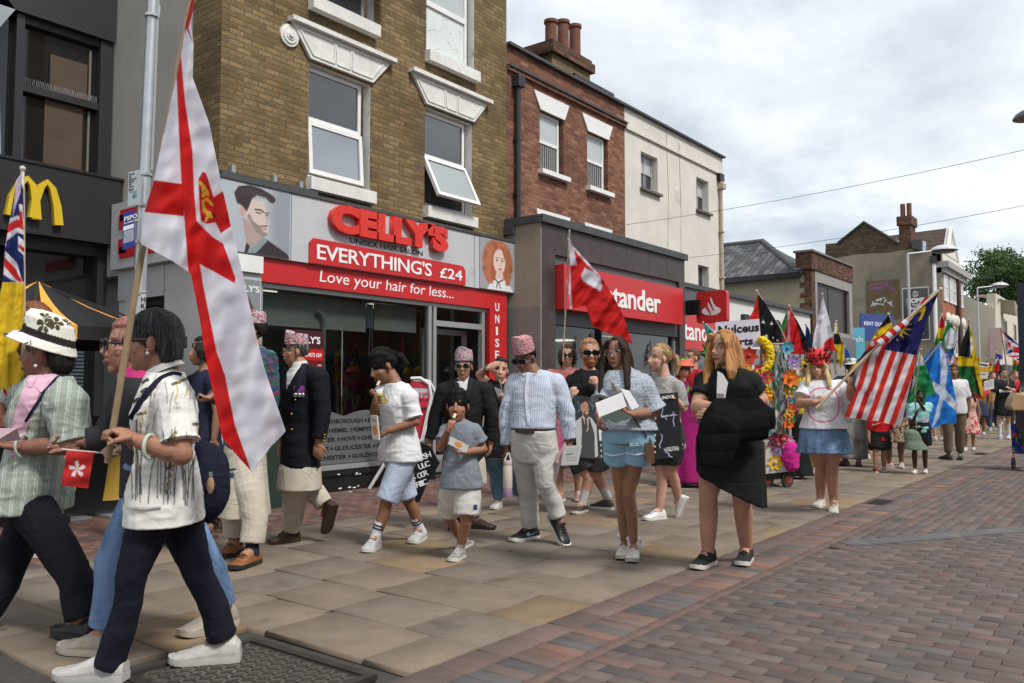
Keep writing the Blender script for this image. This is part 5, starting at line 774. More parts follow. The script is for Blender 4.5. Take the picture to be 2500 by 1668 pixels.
def hairmesh(s, style, col, length=.3, name='hair', parent=None, gray=0., seed=1, part=0., fringe=.062, puff=1., side=None, fwd=1.):
    h = s.h; m = MB(); L = lambda a, f, u: s.H+(s.hs*a+s.hf*f+s.hu*u)*h; R = []; nu, nv = 40, 26
    for i in range(nv+1):
        t = math.pi*min(max(i/nv, .01), .99); r = []
        for p in np.linspace(0, 2*math.pi, nu, endpoint=False):
            a, f, u = math.sin(t)*math.cos(p), math.sin(t)*math.sin(p), math.cos(t); face = (f > (.3 if style == 'crop' else .02 if style == 'pony' else .18-.1*(style in ('long', 'bob'))) and u < fringe/.1) if style != 'short' else (f > .25 and u < .58)
            if u < -.15 and style in ('short', 'pony', 'bun'): face = face or f > -.35
            ear = abs(a) > .55 and -.9 < u < -.02 and f > -.22 and style in ('short', 'pony', 'bun', 'crop'); sc = .86 if face or ear or (u < -.62) else 1.
            top = 1.+.03*math.sin(p*7+seed)+.02*math.sin(p*17+t*9); r.append(L(a*.082*sc*puff, -.012+f*.101*sc*puff, .03+u*.1*sc*(top if sc == 1 else 1)*puff))
        R.append(r)
    m.loft(R[::-1])
    def curtain(P, wd, th, up=None):
        R = []
        for i, (p, w, t_) in enumerate(zip(P, wd, th)):
            dirv = nrm(P[min(i+1, len(P)-1)]-P[max(i-1, 0)]); x = up if up is not None else s.hs; x = nrm(x-dirv*(x@dirv)); y_ = np.cross(dirv, x); R.append([p+x*w*math.cos(a)+y_*t_*math.sin(a) for a in np.linspace(0, 2*math.pi, 18, endpoint=False)])
        m.loft(R)
    if style == 'bob':
        Lb = length; curtain([L(0, -.035, .06), L(0, -.05, -.02), L(0, -.05, -.02-Lb*.5), L(0, -.042, -.02-Lb)], [.08*h, .09*h, .088*h, .07*h], [.07*h, .068*h, .06*h, .045*h])
        for g in (-1, 1): curtain([L(.07*g, .03, .07), L(.086*g, .025, 0), L(.084*g, .015, -.02-Lb*.6)], [.045*h, .045*h, .03*h], [.016*h, .017*h, .01*h], s.hf)
    if style == 'crop': curtain([L(0, -.04, .06), L(0, -.066, -.02), L(0, -.07, -.02-length*.5), L(0, -.06, -.02-length)], [.075*h, .085*h, .08*h, .06*h], [.06*h, .05*h, .042*h, .025*h])
    if style == 'long':
        back = lambda t: L(0, -.06, 0)-s.hu*h*.02-ZU*length*t-s.f*.02+s.f*.0*t; curtain([L(0, -.04, .07), back(0), back(.3), back(.65), back(1)], [.07*h, .095*h, .12*h, .115*h, .07*h], [.06*h, .06*h, .055*h, .04*h, .018*h])
        for g in (-1, 1):
            if side and not side[(g+1)//2]: continue
            ln = side[(g+1)//2] if side else length*.8; q = L(.088*g, .03, -.02); curtain([L(.045*g, .06, .1), L(.083*g, .045, .04), q, q-ZU*ln*.4+s.hs*g*.012+s.f*.03*fwd, q-ZU*ln*.75+s.hs*g*.02+s.f*.06*fwd, q-ZU*ln+s.hs*g*.015+s.f*.065*fwd], [.035*h, .045*h, .045*h, .05*h, .04*h, .018*h], [.012*h, .016*h, .022*h, .026*h, .022*h, .01*h], s.hf)
    if style == 'pony': q = L(0, -.115, .03); m.ell(L(0, -.112, .035), .026*h); curtain([q, L(0, -.15, .01), L(0, -.165, -.06), q-ZU*length-s.hf*.04*h], [.02*h, .038*h, .04*h, .012*h], [.02*h, .03*h, .032*h, .01*h])
    if style == 'bun': m.ell(L(0, -.1, .07), .04*h)
    col = np.asarray(col); ax = s.hs
    def disp(co, nn):
        q = (co-s.H)/s.h; ang = np.arctan2(q@s.hf, q@s.hs); str_ = vnoise(np.stack([ang*12, q@s.hf*14+ang*5, q@s.hu*3.], 1), seed); st2 = vnoise(np.stack([ang*38, q@s.hs*50, q@s.hu*5.], 1), seed+3); return co+nn*(str_*.0018+st2*.0022)[:, None]*h*1.2
    def cf(co, nn):
        q = (co-s.H)/s.h; ang = np.arctan2(q@s.hf, q@s.hs); a = vnoise(np.stack([ang*36, q@s.hs*44, q@s.hu*6.], 1), seed+5); b = vnoise(np.stack([ang*9, q@s.hf*8, q@s.hu*2.], 1), seed+6); c = col[None]*(1+.5*a+.25*b)[:, None]
        if gray: c = c+np.clip(a*1.3+b*.5-.1, 0, 1)[:, None]*A(.22, .22, .22)*gray
        if part: rt = np.clip(((q@s.hu)-.05)/.06, 0, 1)[:, None]*part; c = c*(1-rt)+c*A(.35, .3, .28)*rt
        return np.maximum(c, .003)
    o = remesh(m, name, max(s.vox, .005*h), 1, mat('hair', None, .62, .1, 40, .35, 160, attr=True, spec=.18), parent, disp, cf)
    if s.d < 9.5 and parent is not None:      # loose strands lying on the hair
        bv = bvh(o); me = o.data; R_ = random.Random(seed); st = MB(); vs = [v for v in me.vertices if ((np.array(v.co)-s.H)@s.hu > -.01*h or style in ('long', 'bob', 'crop'))]; tgt = L(0, -.12, .02); w_ = .0008 if s.d < 5 else .0013
        for _ in range(320 if s.d < 5 else 170):
            v = R_.choice(vs); q = np.array(v.co); q0 = (q-s.H)/h
            if q0@s.hf > .07 and q0@s.hu < .02: continue
            P = []; sp = RS.normal(0, .25, 3)
            for k in range(R_.randint(4, 9)):
                r = bv.find_nearest(Vector(q)); nn = np.array(r[1]); q = np.array(r[0])+nn*(.0015+.0012*k*R_.random()); P.append(q); qq = (q-s.H)/h
                if qq@s.hf > .055 and abs(qq@s.hs) < .06 and qq@s.hu < .05: break
                g = (nrm(tgt-q) if style == 'pony' else -ZU)+sp*.5; g = g-nn*(g@nn); q = q+nrm(g)*.017*h
            if len(P) < 2: continue
            st.tube(P, [w_]*(len(P)-1)+[w_*.4], 4, np.maximum(col*R_.uniform(.4, 2.1)+(A(.09, .09, .09)*R_.random() if gray else 0), .003))
        if st.V: st.make('hair_strands', MATS['hair'], o, True)
    return o
def shoe(s, i, up, sole, par, boot=.0, lace=(.6, .6, .6), slip=False, tongue=None, sand=False, size=1.):
    an, to = s.an[i], s.toe[i]; k = s.k*size; f = nrm(to-an); planted = to[2] < .06*s.k and an[2] < .16*s.k
    if planted: f = nrm(f*A(1, 1, 0))
    side = nrm(np.cross(f, ZU)); u = np.cross(side, f); base = an-u*(.085*k if not planted else an[2]-.002); L_ = .265*k
    st = [(-.065, .030, .07), (-.045, .036, .095+boot), (0, .038, .1+boot), (.045, .039, .088+boot*.3), (.09, .042, .068), (.13, .046, .052), (.165, .043, .045), (.19, .032, .036), (.2, .012, .022)]
    def ring(x, w, z0, z1): return [base+f*x*k+side*a*w*k*1.05+u*(z0+(z1-z0)*b)*k for a, b in ((-1, 0), (-1.05, .3), (-.9, .7), (-.5, .97), (0, 1.02), (.5, .97), (.9, .7), (1.05, .3), (1, 0), (.5, -.02), (-.5, -.02))]
    m = MB(); m.loft([ring(x, w, .02, z) for x, w, z in st])
    if not sand: m = remesh(m, 'shoe', max(.0045, s.vox*.7), 2, up, par)
    else: b = MB(); [b.tube([base+f*x*k-side*.042*k+u*.02, base+f*(x+.01)*k+u*z*k, base+f*x*k+side*.042*k+u*.02], .009*k, 6) for x, z in ((.13, .06), (.07, .085), (.0, .105))]; b.tube([base-f*.06*k+side*.03*k*math.cos(a)*1.2+f*.03*k*math.sin(a)*-1.6+u*.07*k for a in np.linspace(0, math.pi, 7)], .007*k, 6); m = b.make('sandal', up, par, True)
    b = MB(); R = []
    for z, o in ((0, .96), (.012, 1.), (.026, .98)): R.append([base+f*x*k*(1.02)+side*w*k*1.1*o*sg+u*(z*k+(.012*k*max(0, (x-.13)/.07)**2)) for sg in (1, -1) for x, w, _ in (st if sg == 1 else st[::-1])])
    b.loft(R); b.make('sole', sole, m if False else par, True)
    if lace is not None and not slip and not sand:
        b = MB(); [b.tube([base+f*x*k-side*.018*k+u*(z+.004)*k, base+f*(x+.004)*k+u*(z+.012)*k, base+f*x*k+side*.018*k+u*(z+.004)*k], .0042*k, 5) for x, z in ((.05, .085), (.068, .078), (.086, .07), (.104, .061))]; b.make('laces', mat('lace_%d' % int(lace[0]*99), lace, .8), par)
    return m
def bvh(o):
    me = o.data; mi = o.matrix_world if False else None; return BVHTree.FromPolygons([v.co[:] for v in me.vertices], [p.vertices[:] for p in me.polygons])
def cast(bv, px, py):
    r = ray(px, py); h = bv.ray_cast(Vector(CP), Vector(nrm(r))); return None if h[0] is None else np.array(h[0])
def patch(name, o, poly, m, off=.004, parent=None, step=1.6, bv=None, th=.003, colf=None):      # a cut piece of cloth laid on another piece
    bv = bv or bvh(o); P = np.array(poly, float); x0, y0 = P.min(0); x1, y1 = P.max(0); nx, ny = max(2, int((x1-x0)/step)+1), max(2, int((y1-y0)/step)+1); X = np.linspace(x0, x1, nx); Y = np.linspace(y0, y1, ny)
    pt = Paint(nx-1, ny-1, (0, 0, 0)); pt.X, pt.Y = np.meshgrid((X[1:]+X[:-1])/2, (Y[1:]+Y[:-1])/2); pt.poly(poly, (1, 1, 1)); ins = pt.c[..., 0] > .5; idx = {}; V = []; F = []
    def vid(i, j):
        if (i, j) not in idx:
            h = cast(bv, X[i], Y[j]); idx[(i, j)] = None if h is None else len(V)
            if h is not None: V.append(h-nrm(ray(X[i], Y[j]))*off)
        return idx[(i, j)]
    for j in range(ny-1):
        for i in range(nx-1):
            if ins[j, i]:
                q = [vid(i, j), vid(i+1, j), vid(i+1, j+1), vid(i, j+1)]
                if None not in q and max(np.linalg.norm(V[q[0]]-V[q[k]]) for k in (1, 2, 3)) < .12: F.append(q[::-1])
    if not F: return None
    V = np.array(V); n = len(V); back = V+(V-CP)/np.linalg.norm(V-CP, axis=1)[:, None]*th; used = {}
    for f in F:
        for a, b in zip(f, f[1:]+f[:1]): used[(a, b)] = 1
    E_ = [(a, b) for a, b in used if (b, a) not in used]; F2 = F+[[k+n for k in f[::-1]] for f in F]+[[b, a, a+n, b+n] for a, b in E_]
    C = None
    if colf is not None: C = np.concatenate([colf(V)]*2)
    return mesh(name, np.concatenate([V, back]), F2, m, parent, C, True, sharp=50)
def strap(name, o, pts, wd, m, off=.006, parent=None, n=28, bv=None, dflt=None):       # a ribbon laid along pixels of a surface
    bv = bv or bvh(o); pts = np.array(pts, float); t = np.concatenate([[0], np.cumsum(np.hypot(*np.diff(pts, axis=0).T))]); u = np.linspace(0, t[-1], n); X = np.interp(u, t, pts[:, 0]); Y = np.interp(u, t, pts[:, 1]); P = []; last = dflt
    for x, y in zip(X, Y):
        h = cast(bv, x, y); dd = float((h-CP)@FW) if h is not None else last
        if dd is None: continue
        last = dd; P.append(at(x, y, dd-off))
    if len(P) < 2: return None
    P = np.array(P); 
    for _ in range(2): P[1:-1] = (P[:-2]+2*P[1:-1]+P[2:])/4
    b = MB(); b.tube(list(P), wd, 8, flat=.3, up=tuple(FW)) if False else None; R = []
    for i, p in enumerate(P):
        d = nrm(P[min(i+1, len(P)-1)]-P[max(i-1, 0)]); v = nrm(p-CP); x = nrm(np.cross(d, v)); y = np.cross(x, d); R.append([p+x*wd*a+y*.003*c for a, c in ((-1, -1), (1, -1), (1, 1), (-1, 1))])
    b.loft(R); return b.make(name, m, parent, True)
def glasses(s, par, lens, frame, w=.03, hh=.022, thick=.003, wrap=0.):
    h = s.h; L = lambda a, f, u: s.H+(s.hs*a+s.hf*f+s.hu*u)*h; m = MB(); g = MB()
    for e in (-1, 1):
        ring = [(L(e*.034+w*math.copysign(abs(math.cos(a))**.7, math.cos(a)), .099-wrap*abs(math.cos(a)), .002+hh*math.copysign(abs(math.sin(a))**.75, math.sin(a)))) for a in np.linspace(0, 2*math.pi, 18, endpoint=False)]; m.tube(ring+ring[:1], thick*h, 6); g.loft([ring, [p-s.hf*.003 for p in ring]]); m.tube([L(e*.064, .097, .008), L(e*.079, .07, .008), L(e*.086, .0, .004)], thick*h, 5)
    m.tube([L(-.008, .102, .006), L(.008, .102, .006)], thick*h, 5); f = m.make('eyeglasses', frame, par, True); g.make('lens', lens, f); return f
def topi(s, par, cols, seed=0, tilt=0., ht=.1):
    h = s.h; L = lambda a, f, u: s.H+(s.hs*a+s.hf*f+s.hu*u)*h; R = []; n = 40
    for v, sc, lift in ((0, 1., 0), (.35, 1.01, 0), (.7, .98, 0), (.95, .93, 0), (1., .88, 0), (.97, .6, 0), (.9, .2, 0)):
        R.append([L(math.cos(a)*.084*sc, -.008+math.sin(a)*.1*sc, .052+v*(ht*(1.+.0*math.sin(a))+.035*max(0, math.cos(a-math.radians(90+tilt)))**2)+.006*math.cos(3*a)*v) for a in np.linspace(0, 2*math.pi, n, endpoint=False)])
    m = MB(); m.loft(R); o = remesh(m, 'topi_hat', max(.0045, s.vox*.6), 1, mat('topi_cloth', None, .8, .08, 30, .2, 200, attr=True, spec=.2, fold=.3), par, None, lambda co, nn: pattern(co, cols, seed)); return o
def pattern(co, cols, seed=0, fr=62.):
    c = np.array(cols, float); a = vnoise(co*fr, seed); b = vnoise(co*fr*1.6+5, seed+1); i = np.clip(((a*.7+b*.6)*.9+.5)*len(c), 0, len(c)-1).astype(int); return c[i]
# ---------------- people: who stands where ----------------
PALE, FAIR, TANS, BROWN, DARK, ASIA = (.52, .3, .215), (.46, .26, .18), (.34, .175, .11), (.21, .1, .058), (.06, .028, .018), (.33, .165, .095)
LENS = mat('dark_lens', (.006, .006, .008), .12, 0, spec=.25); WIRE = mat('wire', (.25, .2, .12), .3, metal=.8); BFR = mat('black_frame', (.012, .012, .012), .3); CLEAR = glassmat('clear_lens', (.97, .97, .97), 1.2)
WSOLE = mat('white_sole', (.6, .58, .53), .6, .15, 12); BSOLE = mat('black_sole', (.02, .02, .02), .6); GSOLE = mat('grey_sole', (.42, .41, .39), .6, .1, 12)
def body(e, s, sk, hair=(.02, .015, .012), hands=(None, None), lips=None, beard=None, open_=0, eyes=True, stubble=None, colx=None, arms=True, legs=True):
    m = MB(); torso(m, s, -.15, 1., -.014); headmesh(m, s)
    for i in (0, 1):
        if arms:
            arm(m, s, i, 2.); hd = hands[i] or {}; d0 = nrm(s.wr[i]-s.el[i]); d = nrm(at(*zz(hd.get('z', 'N'), hd['to']), float((s.wr[i]-CP)@FW)+hd.get('o', 0))-s.wr[i]) if 'to' in hd else d0
            n = hd.get('n', 'in'); nv = {'in': s.l*(1, -1)[i], 'f': s.f, 'b': -s.f, 'u': ZU, 'd': -ZU, 'cam': -FW, 'away': FW, 'R': RT, 'L': -RT}[n] if isinstance(n, str) else n
            hand(m, s.wr[i], d, nv, s.k*hd.get('k', .95), (-1, 1)[i]*hd.get('sg', 1), hd.get('p', 'relax'))
        if legs: lw = s.legw; s.legw = lw*legs; leg(m, s, i, 2.); s.legw = lw; m.tube([s.an[i]+ZU*.03*s.k, s.an[i], s.an[i]*.6+s.toe[i]*.4+ZU*.0], [.036*s.k, .038*s.k, .035*s.k], 10)
    sk = np.asarray(sk)
    def cf(co, nn):
        C = np.tile(sk, (len(co), 1))*(1+.1*vnoise(co*14, 3)+.07*vnoise(co*45, 4))[:, None]; jn = np.zeros(len(co))
        for p, r in [(x, .05) for x in s.el+s.kn]+[(w, .06) for w in s.wr]: jn += np.exp(-(np.linalg.norm(co-p, axis=1)/(r*s.k))**2)*.5
        C = C*(1-jn[:, None]*A(.06, .2, .22)); C = facecol(s, co, C, sk, hair, lips, beard, open_, eyes, stubble)
        return colx(s, co, nn, C) if colx else C
    def disp(co, nn):       # eye sockets, lips and cheeks
        q = (co-s.H)/s.h; a, f, u = q@s.hs, q@s.hf, q@s.hu; on = (f > .03); g = lambda cx, cy, r: np.exp(-((np.abs(a)-cx)**2+(u-cy)**2)/r**2)*on
        return co+s.hf*((-.012*g(.031, .004, .016)+.007*g(.008, -.064, .009)+.006*g(.008, -.075, .008)-.004*g(.0, -.0695, .0045)+.004*g(.03, .03, .013)-.005*g(.0, -.084, .008))*s.h)[:, None]
    return remesh(m, 'body', s.vox, 2, SKIN(), e, disp, cf)
def top(e, s, c, sl=(.5, .5), hem=-.12, inf=.014, name='t_shirt', amp=.0055, m=None, colf=None, flare=None, neck=.965, seed=1, cuff=.006, vox=1.35, sinf=None, n0=None, zs=1.7):
    b = MB(); torso(b, s, hem, neck, inf, flare=flare, straight=True)
    for i in (0, 1):
        if sl[i]: arm(b, s, i, sl[i], (sinf if sinf is not None else inf), cuff=cuff)
    return remesh(b, name, s.vox*vox, 2, m or (cloth(c) if colf is None else mat('printed_cloth', None, .85, .06, 8, .2, 260, attr=True, spec=.2, fold=.3)), e, wrinkle(amp, seed, zs), colf)
def legs_(e, s, c, fr=(1.93, 1.93), inf=.014, waist=.3, name='trousers', amp=.006, m=None, rad=None, seed=2, colf=None, zs=2.4):
    b = MB(); torso(b, s, -.13, waist, inf*.8)
    for i in (0, 1): leg(b, s, i, fr[i], inf, rad)
    return remesh(b, name, s.vox*1.3, 2, m or (cloth(c) if colf is None else mat('printed_cloth', None, .85, .06, 8, .2, 260, attr=True, spec=.2, fold=.3)), e, wrinkle(amp*.62, seed, zs*.7, 7.), colf)
def skirt(e, s, c, t0, drop, r0=1.05, r1=1.5, folds=9, fa=.07, name='skirt', m=None, colf=None, asym=None, sway=0., seed=3, amp=.003):
    b = MB(); R = []; n = 64; top_ = s.P+(s.N-s.P)*t0; pr = PF if s.fem else PM; ts = [p[0] for p in pr]; w0 = np.interp(t0, ts, [p[1] for p in pr])*s.k*s.bw*r0+.012; d0 = np.interp(t0, ts, [p[2] for p in pr])*s.k*s.bd*r0+.012; hipw, hipd = .172*s.k*s.bw*r0+.016, .128*s.k*s.bd*r0+.016
    for v in np.linspace(0, 1, 16):
        ring = []
        for a in np.linspace(0, 2*math.pi, n, endpoint=False):
            dr = drop+(asym(a) if asym else 0); z = top_[2]-dr*v; ph = max(0, (v-.25)/.75); kk = np.clip((top_[2]-z)/max(top_[2]-s.P[2], .05), 0, 1); w, dp = w0+(hipw-w0)*kk, d0+(hipd-d0)*kk; gr = 1+(r1-1)*ph; f = 1+fa*ph*math.sin(folds*a+seed+1.3*math.sin(3*a))
            c_ = top_*(1-kk)+s.P*kk; ring.append(A(c_[0], c_[1], z)+s.l*w*gr*f*math.cos(a)+s.f*(dp*gr*f*math.sin(a)+sway*v))
        R.append(ring)
    b.loft(R[::-1]); return remesh(b, name, s.vox*1.25, 1, m or (cloth(c) if colf is None else mat('printed_cloth', None, .85, .06, 8, .2, 260, attr=True, spec=.2, fold=.3)), e, wrinkle(amp, seed, .5), colf)
def shoes(e, s, c, sole=None, **k):
    m = c if not isinstance(c, tuple) else mat('shoe_%02x%02x%02x' % tuple(int(min(x, 1)*255) for x in c), c, .5, .2, 25, .15, 120); return [shoe(s, i, m, sole or WSOLE, e, **k) for i in (0, 1)]
def socks(e, s, c, h=.16, stripe=None):
    for i in (0, 1):
        b = MB(); d = nrm(s.kn[i]-s.an[i]); b.tube([s.an[i]-d*.03, s.an[i]+d*.05, s.an[i]+d*h*s.k], [.045*s.k, .043*s.k, .046*s.k], 14); o = b.make('sock', cloth(c), e, True)
        if stripe: 
            for z in (.08, .105): b = MB(); b.tube([s.an[i]+d*z*s.k, s.an[i]+d*(z+.013)*s.k], [.0475*s.k, .0475*s.k], 14); b.make('stripe', cloth(stripe), o, True)
def P(name, label, *a, group=None, **k):
    s = skel(*a, **k); e = empty('person', A(s.P[0], s.P[1], 0), label, 'person', group); return e, s
GRP = {}
def Wp(k, *pts): return [zz(k, p) for p in pts]

def near_people():
    # --- woman with the tall red and white flag
    e, s = P('', 'grey haired woman in white floral blouse and navy trousers gripping a flag pole', 'A', 84, (604, 218, 226), (655, 335), ((612, 400, .14), (692, 408, -.18)), ((560, 620, .12), (716, 662, -.25)), ((500, 585, .0), (545, 610, -.27)), (652, 830), ((790, 1150), (520, 1140)), ((885, 1400), (430, 1510, -.12)), ((725, 1475), (315, 1600, 0)), d=3.78, k=1.13, hyaw=80, hpitch=2, fem=1, bw=.98, bd=.8, legw=.97, armw=1.08)
    b = body(e, s, (.31, .155, .1), (.03, .03, .03), (dict(z='A', to=(455, 580), p='grip', n='L'), dict(z='A', to=(425, 545), p='grip', n='L', k=1.0)), lips=(.3, .1, .09), stubble=0, legs=.8)
    hairmesh(s, 'crop', (.02, .02, .021), .085, parent=e, gray=.28, seed=4, fringe=.04, puff=1.06); glasses(s, e, CLEAR, mat('red_wire', (.12, .02, .02), .3), .026, .016)
    def blouse(co, nn):
        px, py, d = proj(co); C = np.tile(A(.66, .65, .61), (len(co), 1)); C *= (1+.05*vnoise(co*60, 3))[:, None]; R_ = random.Random(3)
        def ln(pts, w, col, al=.9):
            for (x0, y0), (x1, y1) in zip(pts[:-1], pts[1:]):
                dx, dy = x1-x0, y1-y0; t = np.clip(((px-x0)*dx+(py-y0)*dy)/(dx*dx+dy*dy+1e-9), 0, 1); dd = np.hypot(px-x0-t*dx, py-y0-t*dy); a = (np.clip((w-dd)/1.2+.5, 0, 1)*al)[:, None]; C[:] = C*(1-a)+np.asarray(col)*a
        for k in range(30):
            x = R_.uniform(285, 480); y = R_.uniform(1205, 1235); h_ = R_.uniform(60, 190); b_ = R_.uniform(-22, 22); ln([(x, y), (x+b_*.15, y-h_*.4), (x+b_*.45, y-h_*.75), (x+b_, y-h_)], 1.5, (.07, .065, .06), .85)
        for k in range(9):
            x, y = R_.uniform(320, 470), R_.uniform(930, 1100); b_ = R_.uniform(-25, 25); ln([(x, y), (x+b_*.3, y-30), (x+b_, y-52)], 1.4, (.1, .1, .09), .7)
        for x, y in ((345, 1010), (315, 1130), (415, 1140), (420, 1065), (480, 1035), (430, 935), (455, 925)):
            g = R_.uniform(-.8, .8); ln([(x-9*math.cos(g), y+9*math.sin(g)+6), (x, y), (x+10*math.cos(g), y-9*math.sin(g)-5)], 4, (.08, .075, .04)); ln([(x+2, y+5), (x+4, y+22), (x-3, y+45)], 1.6, (.45, .33, .06)); ln([(x+4, y-3), (x+12, y-7)], 2.2, (.42, .27, .05))
        for x, y in ((360, 1000), (432, 990)):
            r = np.hypot(px-x, py-y); a = ((r < 9)*(.35+.3*np.sin(np.arctan2(py-y, px-x)*13)))[:, None]; C[:] = C*(1-a)+A(.15, .15, .14)*a
        return C
    t = top(e, s, None, (0, .78), -.2, .022, 'blouse', .005, colf=blouse, flare=(.35, .045), neck=.99, cuff=.014, vox=1.0, sinf=.024, seed=5)
    m = MB(); L = s.N; m.tube([s.N+ZU*.0, s.N+(s.H-s.N)*.2], [.078*s.k, .068*s.k], 18); m.make('collar', cloth((.62, .61, .58)), e, True)
    legs_(e, s, (.008, .009, .018), (1.93, 1.97), .012, .3, 'trousers', .007, rad=[.088, .078, .056, .047, .046, .047, .05]); shoes(e, s, (.42, .4, .38), GSOLE, lace=None, size=1.05)
    bv = bvh(t); strap('bag_strap', t, Wp('I', (830, 225), (760, 205), (640, 250), (520, 370), (430, 500), (350, 640)), .013, cloth((.012, .013, .03)), .008, e, bv=bv)
    for p in Wp('I', (478, 370), (405, 465), (490, 280)): strap('frog_fastening', t, [(p[0]-7, p[1]+5), (p[0], p[1]-2), (p[0]+8, p[1]-5)], .008, cloth((.12, .12, .11)), .008, e, bv=bv, n=6)
    for dz in (0, .0): strap('hem_piping', t, Wp('I', (295, 1465), (345, 1490), (500, 1500), (640, 1480)), .004, cloth((.7, .7, .66)), .006, e, bv=bv)
    m = MB(); p = at(*zz('I', (535, 905)), 3.5); m.tube([p+(RT*.012*math.sin(a)*.6+UP*math.cos(a)*.05+FW*.045*math.sin(a)) for a in np.linspace(0, 2*math.pi, 20)], .008, 8); m.make('jade_bangle', mat('jade', (.42, .5, .4), .25, .1, 5, spec=.6), e, True); m = MB(); q = s.H+s.hs*.088*s.h-s.hu*.05*s.h+s.hf*.0; m.ell(q, .008); m.ell(q+ZU*.016, .004); m.make('pearl_earring', mat('pearl', (.6, .58, .54), .2), e, True)
    # bag behind her hip
    B = empty('shoulder_bag', at(520, 1180, 3.9), 'navy shoulder bag with a small charm behind the floral blouse', 'bag'); m = MB(); c = at(503, 1175, 3.98); m.ell(c, .12, .07, .19, [RT, F0, ZU], 20, 14); m.tube([at(470, 1030, 3.95), at(500, 1130, 3.95), c], [.02, .05, .1], 10); remesh(m, 'pouch', .008, 3, cloth((.009, .01, .025)), B, wrinkle(.006, 8)); m = MB(); q = at(514, 1185, 3.83); m.ell(q, .017, .014, .04, [RT, F0, ZU]); m.make('charm', mat('charm', None, .5, .5, 60, attr=True) if 0 else cloth((.45, .3, .16)), B, True); m = MB(); m.tube([q+ZU*.04, q+ZU*.06], .008); m.make('charm_clip', STEEL, B)
    # sunglasses hooked at the back of her hair belong to the woman behind
    # --- woman in sun hat
    e, s = P('', 'woman in leaf patterned white sun hat and striped sage shirt at left edge', 'A', 88, (182, 262, 205), (205, 350), ((60, 415, .2), (265, 425, -.17)), ((20, 560, .15), (292, 625, -.2)), ((12, 540, .05), (95, 635, -.22)), (130, 800), ((40, 1100), (275, 1110)), ((-90, 1330, -.1), (335, 1320)), ((-200, 1380, 0), (215, 1355)), d=4.5, k=1.22, hyaw=86, hpitch=0, fem=1, bw=1.0, bd=.86, legw=.97, armw=1.1)
    body(e, s, (.23, .105, .07), (.02, .02, .02), (dict(z='A', to=(5, 500), p='grip', n='L'), dict(z='A', to=(20, 628), p='hold', n='u')), legs=.8); hairmesh(s, 'crop', (.014, .012, .012), .07, parent=e, seed=2, fringe=.08)
    i = top(e, s, (.58, .36, .45), (0, 0), -.05, .014, 'pink_shirt', .004, vox=1.2)
    def sage(co, nn):
        px, py, d = proj(co); C = np.tile(A(.27, .31, .27), (len(co), 1)); st = np.zeros(len(co)); sl_ = np.clip((px-110)/70, 0, 1)
        u = (px+(.12*(py-900)))/27.; f = u-np.floor(u); st = np.maximum((np.abs(f-.4) < .045), (np.abs(f-.62) < .035)).astype(float); C = C*(1-st[:, None]*.8)+A(.55, .57, .53)*st[:, None]*.8; return C
    b = MB(); torso(b, s, -.18, .985, .03, flare=(.3, .05), straight=True); arm(b, s, 1, .95, .036, cuff=.016); arm(b, s, 0, .9, .03); o = remesh(b, 'striped_shirt', .0052, 2, mat('printed_cloth', None, .85, .06, 8, .2, 260, attr=True, spec=.2, fold=.3), e, wrinkle(.006, 11), sage); bv = bvh(o)
    patch('pink_shirt_front', o, [(100, 895), (118, 905), (95, 965), (65, 1050), (52, 1110), (22, 1115), (24, 1050), (40, 990), (68, 920)], cloth((.58, .36, .45)), .004, e, bv=bv); patch('pink_collar', o, [(88, 945), (118, 915), (140, 900), (138, 918), (115, 945), (100, 958), (92, 950)], cloth((.6, .38, .47)), .01, e, bv=bv, step=1.2); patch('pink_collar', o, [(66, 930), (78, 910), (85, 925), (80, 945), (68, 945)], cloth((.6, .38, .47)), .01, e, bv=bv, step=1.2)
    strap('bag_strap', o, [(165, 915), (140, 920), (110, 955), (80, 1000), (62, 1030)], .007, cloth((.01, .012, .03)), .008, e, bv=bv)
    legs_(e, s, (.006, .007, .012), (1.95, 1.95), .016, .3, rad=[.084, .08, .066, .06, .058, .058, .062]); shoes(e, s, (.012, .012, .013), BSOLE, lace=None)
    m = MB(); p = at(*zz('A', (90, 630)), s.d-.22); m.tube([p+(RT*.01*math.sin(a)+UP*math.cos(a)*.055+FW*.05*math.sin(a)) for a in np.linspace(0, 2*math.pi, 20)], .007, 8); m.make('jade_bangle', mat('jade'), e, True); m = MB(); q = s.H+s.hs*.09*s.h-s.hu*.06*s.h; m.ell(q, .009); m.make('pearl_earring', mat('pearl'), e, True)
    h = s.h; L = lambda a, f, u: s.H+(s.hs*a+s.hf*f+(s.hu*math.cos(.3)-s.hf*math.sin(.3)*0)*u)*h; tilt = lambda f: -.33*f
    hatm = MB(); n = 36; ring = lambda r0, rz, u: [(lambda r: L(math.cos(a)*.09*r, -.012+math.sin(a)*.108*r, .055+u+(-.22*(math.sin(a)*.118*r)) if 0 else .062+u+.36*math.sin(a)*.108*r))(1+(r0-1)*(.62+.55*math.sin(a)) if r0 > 1.01 else r0) for a in np.linspace(0, 2*math.pi, n, endpoint=False)]
    R = [ring(1.6, 0, -.045), ring(1.62, 0, -.04), ring(1.32, 0, -.012), ring(1.02, 0, .004), ring(1., 0, .035), ring(.95, 0, .085), ring(.72, 0, .118), ring(.3, 0, .128)]; hatm.loft(R)
